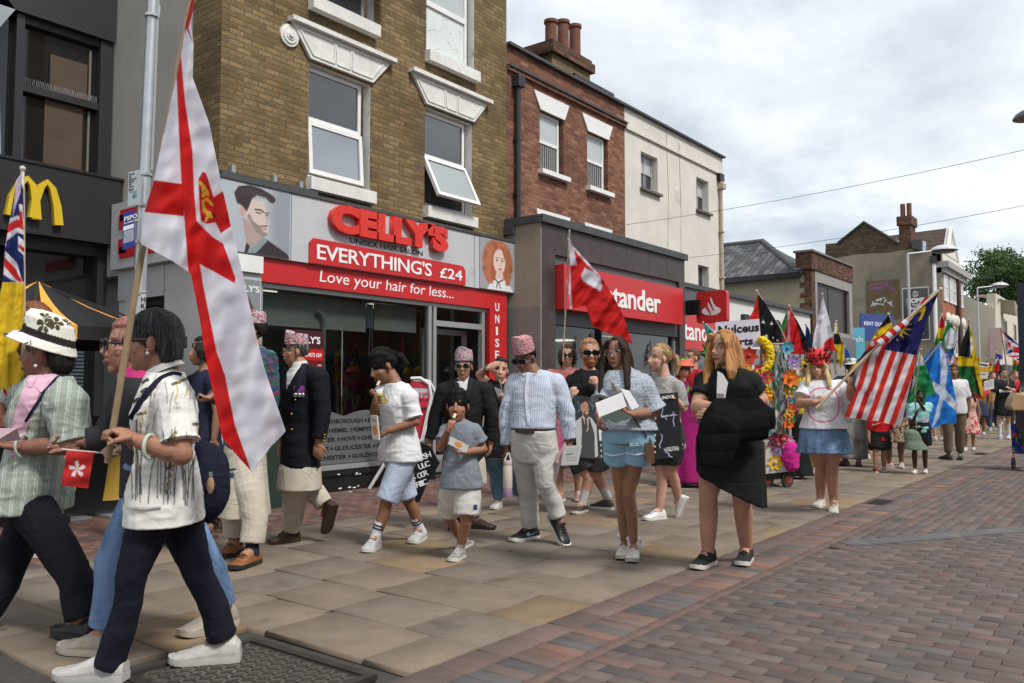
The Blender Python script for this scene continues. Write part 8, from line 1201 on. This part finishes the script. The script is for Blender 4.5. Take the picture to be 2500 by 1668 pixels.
def flags():
    d = 3.5; red = (.62, .015, .015)
    poly = [(466, -60), (474, 10), (466, 60), (472, 110), (470, 190), (510, 301), (541, 454), (564, 553), (592, 668), (620, 800), (645, 900), (697, 1053), (690, 1062), (660, 1092), (617, 1155), (575, 1108), (543, 1070), (512, 922), (498, 850), (488, 780), (472, 700), (466, 668), (420, 637), (344, 596), (346, 560), (352, 515), (375, 439), (405, 300), (431, 186), (446, 110), (452, 60), (458, 0), (450, -60)]
    ln = lambda pts, w, c: ((lambda pt, c_: [pt.put((w-np.hypot(pt.X-(x0+np.clip(((pt.X-x0)*(x1-x0)+(pt.Y-y0)*(y1-y0))/((x1-x0)**2+(y1-y0)**2), 0, 1)*(x1-x0)), pt.Y-(y0+np.clip(((pt.X-x0)*(x1-x0)+(pt.Y-y0)*(y1-y0))/((x1-x0)**2+(y1-y0)**2), 0, 1)*(y1-y0))))/1.5+.5, c_) for (x0, y0), (x1, y1) in zip(pts[:-1], pts[1:])]), c)
    gold = (.6, .36, .03)
    e = flag('tall white flag with a red cross and a small red panel of gold beasts', poly, folds(d, 12, 85, .035, 3), [([(430, -60), (500, -60), (474, 20), (460, 70), (472, 108), (455, 70), (452, 95), (452, 60)], (.42, .02, .02)), ([(462, 0), (470, 20), (458, 62), (452, 40)], (.45, .02, .03)), ([(431, 186), (441, 130), (452, 250), (470, 370), (474, 470), (480, 540), (500, 560), (520, 580), (545, 595), (575, 680), (573, 692), (520, 662), (488, 645), (496, 697), (529, 860), (549, 915), (574, 1040), (613, 1150), (617, 1158), (575, 1110), (538, 1070), (506, 922), (492, 850), (482, 780), (466, 700), (460, 668), (455, 600), (449, 520), (443, 450), (437, 330)], red), ([(375, 440), (449, 450), (449, 528), (352, 518)], (.55, .01, .01)), ([(521, 482), (546, 466), (564, 553), (539, 570), (527, 545)], red), ([(484, 438), (494, 420), (503, 422), (521, 480), (532, 542), (506, 547), (490, 540), (487, 500)], (.5, .012, .015)),
        ln([(487, 445), (497, 455), (506, 470), (496, 478)], 4, gold), ln([(497, 455), (492, 468), (508, 476)], 3, gold), ln([(495, 492), (505, 486), (518, 500)], 3.5, gold), ln([(496, 498), (498, 515), (512, 520), (516, 530)], 3.5, gold), ln([(500, 510), (508, 528), (502, 540)], 3, gold), ln([(489, 462), (491, 470)], 2, BK), ln([(520, 522), (524, 530)], 2.2, BK), ln([(495, 530), (497, 537)], 2, BK)], [(262, 1130), (345, 625), (420, 250), (478, -60)], d+.03, .014, WH, 1.7, (.28, .2, .12))
    # colonial flag at the left edge
    poly = [(55, 420), (58, 424), (56, 470), (57, 510), (59, 622), (58, 700), (58, 820), (40, 855), (64, 905), (45, 940), (28, 968), (-6, 985), (-6, 740), (5, 695), (8, 668), (13, 598), (25, 529), (40, 440)]
    bl = (.012, .022, .13)
    flag('tall flag with crossed red and white stripes over a yellow field at the left edge', poly, folds(4.6, 4, 30, .014, 6), [([(-10, 690), (10, 688), (58, 690), (70, 1000), (-10, 1000)], (.75, .53, .03)), ([(30, 470), (50, 430), (58, 470), (59, 688), (-10, 690), (13, 600)], bl), ([(22, 535), (42, 526), (60, 534), (60, 574), (42, 568), (14, 590)], WH), ([(20, 548), (42, 535), (60, 545), (60, 562), (42, 556), (15, 572)], RD), ([(46, 498), (55, 500), (59, 560), (50, 540)], WH), ([(47, 515), (54, 518), (58, 562), (47, 545)], RD), ([(12, 612), (40, 640), (56, 690), (30, 685), (8, 670)], WH), ([(11, 628), (38, 656), (55, 690), (42, 686), (10, 650)], RD), ([(44, 575), (60, 590), (60, 625), (45, 612)], WH), ([(45, 597), (60, 605), (60, 617), (46, 606)], RD), ([(40, 440), (55, 420), (50, 470), (30, 530)], (.66, .56, .66))], [(50, 1105), (58, 800), (55, 412)], 4.63, .011, pc=(.45, .38, .25), step=1.8)
    q = empty('hand_flag', at(12, 985, 4.55), 'small red hand flag beside the woman in the sun hat', 'hand flag'); pxcloth('flag_cloth', [(9, 947), (18, 962), (27, 988), (24, 1004), (8, 1000)], folds(4.58, 30, 20, .01), [([(14, 968), (20, 972), (19, 978)], WH), ([(16, 980), (24, 985), (18, 990)], WH)], FLAGM, q, 1.6, RD); m = MB(); m.tube([at(3, 1015, 4.6), at(9, 945, 4.6)], .005, 6); m.make('stick', mat('pole_45'), q)
    pet = lambda cx, cy, r: [([(cx, cy), (cx+r*math.cos(a-.35), cy+r*math.sin(a-.35)), (cx+r*1.15*math.cos(a+.1), cy+r*1.15*math.sin(a+.1)), (cx+r*.6*math.cos(a+.45), cy+r*.6*math.sin(a+.45))], (.75, .72, .72)) for a in np.linspace(0, 2*math.pi, 6)[:5]-1.57]
    q = empty('hand_flag', at(250, 1105, 3.75), 'small red hand flag with a white five petal flower on a thin stick', 'hand flag'); pxcloth('flag_cloth', Wp('A', (263, 649), (372, 655), (364, 700), (348, 798), (300, 793), (242, 785), (256, 700)), folds(3.7, 80, 60, .01, 4), pet(*zz('A', (305, 722)), 19), FLAGM, q, 1.5, (.55, .03, .03)); m = MB(); m.tube([at(*zz('A', (244, 643)), 3.72), at(*zz('A', (470, 664)), 3.85)], .004, 6); m.make('stick', mat('pale_stick', (.6, .56, .48)), q)
    # others, each at its own depth
    K = ZM['K'] = (1640, 620, .1532); ZM['L'] = (1230, 500, .2551)
    flag('red flag with a white corner and red cross flying before the bank', [(608, 312), (640, 330), (662, 392), (850, 598), (928, 688), (1000, 800), (1090, 950), (1150, 1080), (1235, 1330), (1120, 1300), (1050, 1255), (850, 1165), (800, 1010), (780, 965), (632, 1000), (618, 800), (634, 600), (622, 400)], folds(9.3, 35, 40, .05, 9), [([(600, 300), (640, 330), (662, 395), (700, 575), (622, 590), (620, 400)], WH), ([(600, 600), (636, 606), (640, 800), (652, 998), (625, 1005), (610, 800)], WH), ([(655, 385), (850, 592), (932, 690), (918, 696), (840, 622), (730, 500), (662, 415)], WH), ([(775, 605), (740, 682), (760, 732), (922, 828), (942, 790), (930, 710), (850, 640)], WH)], [(565, 1500), (628, 250)], 9.35, .008, RD, Z='L', pc=(.36, .3, .2))
    st = lambda x, y, r: (lambda pt, c: pt.poly([(lambda q: q)((zz('K', (x, y))[0]+(r if i % 2 == 0 else r*.42)*math.sin(math.pi*i/5), zz('K', (x, y))[1]-(r if i % 2 == 0 else r*.42)*math.cos(math.pi*i/5))) for i in range(10)], c), WH)
    flag('black and red flag with white stars beside the hand painted sign', [(1372, 640), (1480, 770), (1620, 1000), (1740, 1210), (1760, 1400), (1600, 1480), (1425, 1490), (1300, 1200), (1200, 1100), (1300, 900)], folds(11.2, 20, 24, .03, 2), [([(1368, 640), (1395, 1100), (1390, 1500), (1100, 1500), (1100, 1000)], RD), st(1458, 1085, 6.2), st(1593, 1110, 4.8), st(1507, 1312, 6.2), st(1612, 1330, 4.2), st(1688, 1380, 3.6)], [(1900, 1568), (1740, 1210), (1350, 590)], 11.25, .012, BK, Z='K', pc=(.38, .3, .2), step=2)
    flag('red, black and green flag with a pale stripe next to the round bank sign', [(1872, 850), (1930, 960), (2010, 1080), (2120, 1300), (2250, 1545), (2200, 1600), (1700, 1600), (1730, 1300), (1760, 1100), (1840, 900)], folds(12.2, 14, 22, .04, 5), [([(1855, 870), (1830, 1100), (1760, 1400), (1690, 1500), (1690, 1000)], GN), ([(1885, 880), (2000, 1130), (2100, 1568), (2300, 1600), (2100, 1200)], BK), ([(1850, 900), (1878, 900), (1885, 1500), (1845, 1500)], (.6, .35, .45))], [(2080, 2000), (2000, 1130), (1870, 830)], 12.25, .012, RD, Z='K', step=2)
    flag('white over red flag rising behind the spiky fruit hat', [(590, 460), (600, 500), (625, 590), (642, 690), (650, 720), (610, 720), (590, 705), (540, 720), (550, 640), (575, 540)], folds(13, 5, 25, .03, 1), [([(598, 680), (640, 648), (655, 730), (590, 730)], RD)], [(655, 830), (588, 455)], 13.05, .012, WH, Z='E', step=2)
    flag('narrow yellow, white and black flag behind the bucket hat', [(648, 585), (660, 600), (665, 640), (690, 690), (692, 760), (672, 800), (660, 740), (640, 680), (645, 620)], folds(14.5, 5, 14, .03, 8), [([(640, 640), (670, 640), (682, 690), (640, 690)], BK), ([(645, 585), (655, 590), (652, 640), (640, 640)], WH)], [(650, 830), (653, 582)], 14.55, .012, YL, Z='E', step=1.6)
    flag('small plain blue flag beside the pale blue shop board', [(692, 702), (705, 715), (732, 775), (700, 800), (686, 790)], folds(15, 5, 14, .02, 2), [], [(700, 860), (692, 700)], 15.05, .01, (.02, .1, .5), Z='E', step=1.6)
    flag('dark blue narrow flag behind the red, black and green flag', [(2140, 1130), (2190, 1200), (2240, 1400), (2260, 1568), (2150, 1450), (2130, 1300)], folds(14, 5, 14, .02, 3), [], [(2250, 1700), (2136, 1120)], 14.05, .01, (.01, .025, .1), Z='K', step=1.6)
    flag('green and blue flag with a white edge peeping over the woman in black', [(515, 1105), (600, 1150), (680, 1225), (640, 1300), (630, 1500), (570, 1500), (560, 1330)], folds(10.5, 30, 14, .02, 4), [([(520, 1110), (600, 1150), (690, 1225), (660, 1240)], (.55, .65, .75)), ([(600, 1200), (650, 1300), (630, 1400)], (.03, .12, .3))], [(700, 1750), (500, 1090)], 10.55, .008, (.03, .28, .22), Z='K', step=1.6)
    def ug(pt, c):
        x, y = (pt.X-2050)/.3061, (pt.Y-680)/.3061; v = (y-300)+.9*(x-390)*-1+0*x; s = (x*.62+y*.78); b = np.floor((y-.0*x+.55*(390-x)*-.9-300)/62).astype(int); cols = [BK, YL, RD, BK, YL, RD]
        for k in range(6): pt.put((b == k).astype(float), cols[k])
    flag('black, yellow and red striped flag beside the navy and striped flag', [(388, 290), (405, 330), (440, 420), (400, 480), (300, 560), (120, 700), (50, 760), (160, 640), (230, 540), (290, 430), (330, 370)], folds(11, 40, 20, .04, 7), [(ug, BK), (lambda pt, c: pt.put(1.2-np.hypot(pt.X-2129, pt.Y-838)/7, c), (.6, .58, .55))], [(470, 560), (388, 285)], 11.05, .012, BK, Z='G', step=1.8)
    def my(pt, c):
        x, y = (pt.X-2050)/.3061, (pt.Y-680)/.3061; u = x+(y-1130)*.36-12*np.sin((y-700)/90)*((x < 300) & (y < 900)); pt.put(np.sin((u-25)/47.5*math.pi)*3+.5, (.6, .03, .02))
        nav = ((y < 575+.17*(x-400)) & (x > 330+.0*y)).astype(float)*(x+y*.95 > 880); pt.put(nav, (.014, .016, .1))
        def P_(q, col): pt.poly([zz('G', p) for p in q], col)
        P_([(562, 318), (600, 262), (655, 225), (688, 222), (680, 265), (655, 320), (624, 345), (650, 290), (648, 262), (610, 285)], YL); P_([(478, 440), (500, 385), (535, 350), (530, 385), (500, 440), (478, 462)], YL)
        for q in (((530, 400), (585, 405), (530, 415)), ((512, 420), (560, 455), (508, 438)), ((495, 445), (515, 485), (482, 455)), ((462, 470), (465, 500), (452, 490)), ((560, 365), (590, 360), (562, 372))): P_(q, YL)
    pl = [(560, 990, 'E'), (790, 750, 'E'), (1140, 432, 'E')]
    e = flag('large flag of red and white stripes with a navy corner, yellow moon and star', [(790, 82), (795, 100), (700, 330), (615, 608), (560, 860), (492, 1168), (440, 1170), (380, 1158), (300, 1136), (205, 1130), (120, 1112), (36, 1103), (90, 980), (135, 900), (120, 850), (150, 740), (280, 560), (360, 470), (520, 345), (640, 190)], folds(8.15, 18, 45, .05, 5), [(my, WH)], pl, 8.1, .013, (.7, .68, .72), Z='G', pc=(.4, .31, .2), step=1.7)
    m = MB(); a, b = at(*zz('G', (310, 520)), 8.05), at(*zz('G', (535, 345)), 8.05)
    for k in range(7): m.tube([a+(b-a)*(k/7), a+(b-a)*((k+.98)/7)], [.03, .034], 10, RD if k % 2 else WH)
    m.make('wrapped_cloth', FLAGM, e, True)
    flag('green flag with a white band held up by the child in teal', [(640, 575), (668, 640), (690, 700), (765, 915), (690, 945), (680, 1030), (600, 1005), (540, 990), (575, 880), (600, 740)], folds(12.6, 20, 30, .05, 3), [([(630, 570), (668, 640), (672, 690), (605, 700), (600, 740)], WH), ([(590, 760), (615, 800), (570, 900), (560, 880)], WH)], [(610, 1200), (600, 900), (650, 565)], 12.5, .01, (.02, .25, .08), Z='G', step=2)
    flag('bright blue flag with a white diagonal cross', [(800, 512), (850, 620), (880, 720), (905, 850), (932, 990), (930, 1155), (830, 1160), (730, 1198), (705, 1100), (680, 940), (740, 900), (700, 780), (660, 690), (668, 640), (740, 560)], folds(13.6, 15, 32, .05, 7), [([(800, 540), (840, 600), (862, 720), (840, 900), (790, 1120), (735, 1195), (800, 940), (805, 700)], (.6, .66, .78)), ([(740, 820), (820, 860), (930, 985), (930, 1060), (820, 960), (745, 885)], (.62, .68, .8))], [(670, 680), (805, 510)], 13.55, .012, (.02, .2, .62), Z='G', step=2)
    flag('red, yellow and green flag on a white pole near the gabled building', [(815, 295), (835, 340), (840, 400), (825, 470), (800, 540), (750, 540), (775, 440), (795, 360)], folds(17, 5, 16, .04, 2), [([(770, 395), (850, 395), (850, 480), (760, 480)], YL), ([(760, 480), (850, 480), (850, 560), (740, 560)], GN)], [(740, 640), (812, 290)], 17.05, .015, RD, Z='G', step=1.5, pc=(.55, .55, .55))
    flag('green, white and blue tricolour flag next to the blue diagonal cross flag', [(865, 335), (890, 360), (945, 460), (920, 560), (885, 660), (850, 600), (810, 510), (835, 420)], folds(16.5, 10, 16, .04, 6), [([(885, 385), (950, 460), (910, 560), (840, 560), (840, 470)], WH), ([(840, 590), (910, 550), (890, 680), (850, 640)], (.03, .12, .4))], [(915, 640), (868, 330)], 16.55, .012, GN, Z='G', step=1.5)
    flag('plain white narrow flag between the tricolour and the black and green flag', [(942, 415), (945, 470), (925, 600), (900, 680), (880, 690), (905, 560), (930, 460)], folds(17.5, 5, 14, .03, 3), [([(930, 600), (945, 610), (935, 660), (900, 680)], (.5, .1, .05))], [(900, 720), (948, 375)], 17.55, .01, WH, Z='G', step=1.4)
    flag('black, green and yellow flag with a crossed pattern held high', [(1030, 370), (1060, 440), (1080, 560), (1105, 680), (1165, 1000), (1130, 960), (1050, 880), (960, 790), (935, 700), (945, 610), (985, 480)], folds(15.2, 8, 26, .05, 4), [([(930, 690), (1060, 700), (1110, 1000), (930, 900)], (.015, .14, .03)), ([(935, 615), (1060, 640), (1075, 700), (930, 700)], YL), ([(1035, 370), (1060, 430), (1110, 680), (1180, 1020), (1140, 980), (1085, 760), (1050, 600)], YL), ([(1040, 440), (1065, 560), (1020, 670), (1045, 600)], WH)], [(1018, 720), (1022, 520), (1032, 330)], 15.25, .012, BK, Z='G', step=1.6)
    flag('red, white and blue flag with a crossed pattern at the right edge', [(1288, 398), (1330, 440), (1450, 530), (1455, 675), (1400, 640), (1315, 610), (1345, 550)], folds(20, 30, 18, .05, 5), [([(1290, 400), (1460, 560), (1460, 600), (1330, 470)], (.02, .03, .16)), ([(1320, 470), (1460, 560), (1460, 580), (1380, 540)], WH), ([(1385, 545), (1460, 550), (1460, 600), (1380, 590)], RD), ([(1335, 490), (1365, 520), (1365, 550), (1345, 550)], RD), ([(1375, 560), (1382, 590), (1330, 600), (1345, 580)], (.02, .03, .16)), ([(1400, 640), (1455, 635), (1460, 680)], (.02, .03, .16)), ([(1340, 618), (1460, 610), (1460, 622), (1370, 632)], RD), ([(1285, 395), (1300, 405), (1340, 500), (1320, 470)], RD)], [(1345, 850), (1330, 700), (1285, 395)], 20.05, .015, WH, Z='G', step=1.4)
    flag('small red and black flag deep in the far crowd', [(1262, 640), (1292, 725), (1225, 755), (1240, 700)], folds(24, 5, 12, .04, 5), [([(1262, 640), (1300, 730), (1275, 730)], BK)], [(1300, 800), (1260, 636)], 24.05, .015, RD, Z='G', step=1.3)
    for lab, x, y, d_, c1, c2, h_ in (('small yellow and green flag over the far crowd', 2380, 868, 26, YL, GN, 34), ('small blue and white flag over the far crowd', 2432, 862, 27, (.02, .06, .3), WH, 30), ('small orange and green flag over the far crowd', 2474, 876, 25, (.6, .2, .02), GN, 32), ('small red and yellow flag over the far crowd', 2408, 880, 28, RD, YL, 28)): flag(lab, [(x, y), (x+14, y+8), (x+18, y+h_), (x-2, y+h_-4)], folds(d_, 5, 10, .05, int(x)), [([(x-5, y+h_/2), (x+22, y+h_/2), (x+22, y+h_+9), (x-5, y+h_+9)], c2)], [(x-5, y+80), (x, y-3)], d_+.05, .015, c1, step=1.3)
    # hand painted sign, orange placards
    p = Paint(40, 24, (.58, .56, .64)); c = zz('K', (1000, 1300)); board('hand_painted_sign', 'white hand painted sign reading Nulceus Arts above the decorated cart', 'sign', Wp('K', (695, 1092), (1395, 1035), (1428, 1478), (705, 1540)), 10.9, p, [('Nulceus', .06, .56, .9, .3, BLK, .03), ('Arts', .32, .1, .5, .28, BLK, .03)])
    p = Paint(40, 60, (.6, .58, .5)); p.poly([(0, .3), (1, .28), (1, .6), (0, .62)], (.6, .3, .05)); p.line([(.1, .15), (.8, .2)], .05, BK); p.line([(.1, .75), (.7, .72)], .04, (.2, .2, .2)); board('placard', 'orange and white placard beside the black, green and yellow flag', 'placard', Wp('G', (1115, 665), (1195, 672), (1180, 800), (1115, 800)), 19, p); p = Paint(40, 30, (.62, .58, .6)); [p.line([(.1, y), (.85, y)], .03, (.25, .25, .3)) for y in (.2, .4, .6)]; board('placard', 'pale placard with lines of writing, below the orange placard', 'placard', Wp('G', (1150, 830), (1230, 800), (1232, 880), (1155, 895)), 20, p)
    # decorated cart
    d = 10.9; R_ = random.Random(21); B = empty('decorated_cart', at(1890, 1183, d)*A(1, 1, 0), 'tall wheeled cart hung with painted fabric and paper flowers', 'cart'); p = Paint(110, 240, (.56, .55, .5)); 
    for k in range(420): p.ell(R_.random(), R_.random(), R_.uniform(.012, .06), R_.uniform(.01, .04), R_.choice(((.04, .12, .17), (.06, .2, .24), (.05, .16, .09), (.3, .05, .05), (.02, .08, .12), (.3, .36, .36), (.5, .48, .42), (.35, .3, .12))), R_.uniform(0, 180), .4)
    w = [at(*zz('F', q), d) for q in ((418, 212), (640, 212), (645, 1010), (430, 1010))]; n, h_ = p.w, p.h; u = np.linspace(0, 1, n)[None, :, None]; v = np.linspace(0, 1, h_)[:, None, None]; g = (w[0]*(1-u)+w[1]*u)*(1-v)+(w[3]*(1-u)+w[2]*u)*v+FW*.02*np.sin(u*22+v*2); surf('painted_fabric', g, p, mat('printed_cloth'), B, -.006)
    m = MB(); [m.tube([at(*zz('F', a), d+.02), at(*zz('F', b), d+.02)], .014, 8) for a, b in (((416, 205), (432, 1180)), ((642, 205), (650, 1180)), ((416, 205), (642, 205)), ((250, 215), (400, 210)), ((250, 215), (255, 1000)), ((400, 210), (410, 1000)))]; m.make('cart_frame', mat('bamboo', (.3, .25, .16), .7), B)
    q = [at(*zz('F', p_), d-.1) for p_ in ((440, 1020), (655, 1010), (655, 1265), (440, 1285))]; m = MB(); m.loft([q, [k+FW*.5 for k in q]]); m.make('cart_box', mat('cart_white', (.5, .48, .44), .7, .15, 4), B); q = [at(*zz('F', p_), d-.05) for p_ in ((440, 1286), (655, 1266), (650, 1320), (440, 1340))]; m = MB(); m.loft([q, [k+FW*.45 for k in q]]); m.make('cart_base', BLACKP, B)
    for x, o in ((620, -.05), (620, .4), (455, -.02)): c = at(*zz('F', (x, 1338)), d+o); m = MB(); m.tube([c-RT*.025*0+(ZU*math.cos(a)+FW*.4*math.sin(a)+RT*.8*math.sin(a))*.085 for a in np.linspace(0, 2*math.pi, 19)], .022, 8); wl = m.make('wheel', mat('tyre'), B, True); m = MB(); m.ell(c, .06, .02, .06, [RT, FW, UP]); m.make('hub', mat('red_hub', (.35, .08, .05), .5), wl)
    pal = [(.62, .13, .02), (.65, .45, .02), (.5, .03, .05), (.05, .25, .35), (.55, .3, .4), (.3, .2, .5), (.04, .2, .06), (.62, .3, .05), (.6, .55, .5)]
    def flower(x, y, r, col, o=0.):
        c = at(*zz('F', (x, y)), d-.06+o); m = MB(); tl = R_.uniform(-.5, .5)
        for k in range(7): a = k*.9+tl; t = RT*math.cos(a)+UP*math.sin(a); s_ = nrm(np.cross(t, FW)); m.loft([[c, c+t*r*.6-s_*r*.34-FW*r*.15, c+t*r*1.05-FW*r*.35, c+t*r*.6+s_*r*.34-FW*r*.15], [c+FW*.006, c+t*r*.6-s_*r*.34-FW*(r*.15-.006), c+t*r*1.05-FW*(r*.35-.006), c+t*r*.6+s_*r*.34-FW*(r*.15-.006)]])
        m.ell(c-FW*r*.2, r*.25, n=8, m=6); m.make('paper_flower', cloth(col), B)
    for k in range(17): flower(440+R_.uniform(-22, 28), 290+k*24 if k < 15 else 640, R_.uniform(.05, .085), pal[R_.choice((0, 1, 1, 2, 6, 5, 7))]); flower(655+R_.uniform(-28, 22), 350+k*32, R_.uniform(.05, .095), pal[R_.randrange(9)])
    for x, y, r, c in ((520, 1010, .12, (.12, .02, .04)), (575, 1000, .09, (.55, .04, .03)), (630, 1010, .08, (.5, .3, .42)), (590, 1070, .11, (.3, .25, .45)), (540, 1080, .09, (.2, .12, .25)), (515, 1190, .1, (.65, .4, .02)), (622, 235, .09, (.08, .3, .4)), (645, 490, .12, (.65, .17, .02)), (300, 300, .12, (.45, .04, .03)), (270, 380, .1, (.6, .25, .05)), (390, 420, .09, (.45, .05, .08)), (400, 480, .09, (.3, .05, .1))): flower(x, y, r, c, -.03)
    c = at(*zz('F', (652, 1150)), d-.12); m = MB(); m.ell(c, .12, .1, .2, [RT, FW, UP], 16, 10); remesh(m, 'magenta_balloon_bag', .012, 1, cloth((.5, .02, .22)), B, wrinkle(.02, 4)); c = at(*zz('F', (370, 300)), d-.06); m = MB(); m.tube([c+(RT*math.cos(a)+UP*math.sin(a)*1.25)*.17 for a in np.linspace(-1.9, 1.5, 16)], [.03]+[.055]*14+[.03], 10); remesh(m, 'yellow_crescent', .01, 0, cloth((.68, .48, .02)), B, lambda co, nn: co+nn*(.014*vnoise(co*55))[:, None])
    # salon pavement sign
    d = gd(885, 1195)-.05; e = empty('pavement_sign', at(1000, 1190, d)*A(1, 1, 0), 'white framed red pavement sign outside the salon', 'pavement sign'); f = lambda x, y, o=0.: at(*zz('C', (x, y)), d+o); m = MB(); m.tube([f(135, 1028), f(300, 760), f(470, 720), f(530, 440), f(515, 360), f(460, 322), f(400, 325)], .022, 8); m.tube([f(470, 720), f(560, 420, .15), f(520, 345, .15), f(440, 325, .1)], .02, 8); m.tube([f(330, 1000, .2), f(560, 420, .2)], .02, 8); m.make('frame', mat('white_tube', (.65, .65, .65), .4), e, True); p = Paint(60, 80, (.5, .03, .05)); p.poly([(0, .28), (1, .28), (1, .62), (0, .62)], (.5, .52, .55)); q = [f(400, 340), f(510, 345), f(520, 510), f(400, 510)]; u = np.linspace(0, 1, 60)[None, :, None]; v = np.linspace(0, 1, 80)[:, None, None]; surf('sign_face', (q[0]*(1-u)+q[1]*u)*(1-v)+(q[3]*(1-u)+q[2]*u)*v, p, PRINT, e, -.01); text('lettering', "CELLY'S", f(392, 455, -.012), RT, ZU, .25, .085, mat('red_print', (.5, .03, .05), .4), e, .003, .02); m = MB(); q = [f(200, 560), f(520, 512), f(470, 720), f(300, 930)]; m.loft([[k+FW*.03 for k in q], [k+FW*.04 for k in q]]); m.make('lower_panel', mat('red_print'), e)
    b = onZ(652, 1240); e = empty('litter_bin', b, 'dark green litter bin half hidden by the flag in front of the salon', 'bin'); m = MB(); x0, z1 = b[0], 1.02; m.box((b[0]-.2, b[1]-.1, 0), (b[0]+.12, b[1]+.25, .92)); m.make('bin_body', mat('bin_green', (.02, .035, .025), .5), e); m = MB(); m.box((b[0]-.23, b[1]-.13, .92), (b[0]+.15, b[1]+.28, 1.0)); m.make('bin_lid', mat('bin_green'), e)
    R2 = random.Random(3); m = None
    for k, (px, py) in enumerate(((845, 1196), (855, 1202))): g = onZ(px, py, .004); m = MB(); m.loft([[g+A(a*.03, b_*.02, .003) for a, b_ in ((-1, -1), (1, -.6), (.8, 1), (-.7, .8))], [g+A(a*.03, b_*.02, .006) for a, b_ in ((-1, -1), (1, -.6), (.8, 1), (-.7, .8))]]); tag(m.make('paper_scrap', WHT), ('left scrap of white paper by the salon front', 'right scrap of white paper by the salon front', 'scrap of white paper on the brick street', 'scrap of white paper on the slabs')[k], 'litter')
near_people(); mid_people(); far_people(); flags()
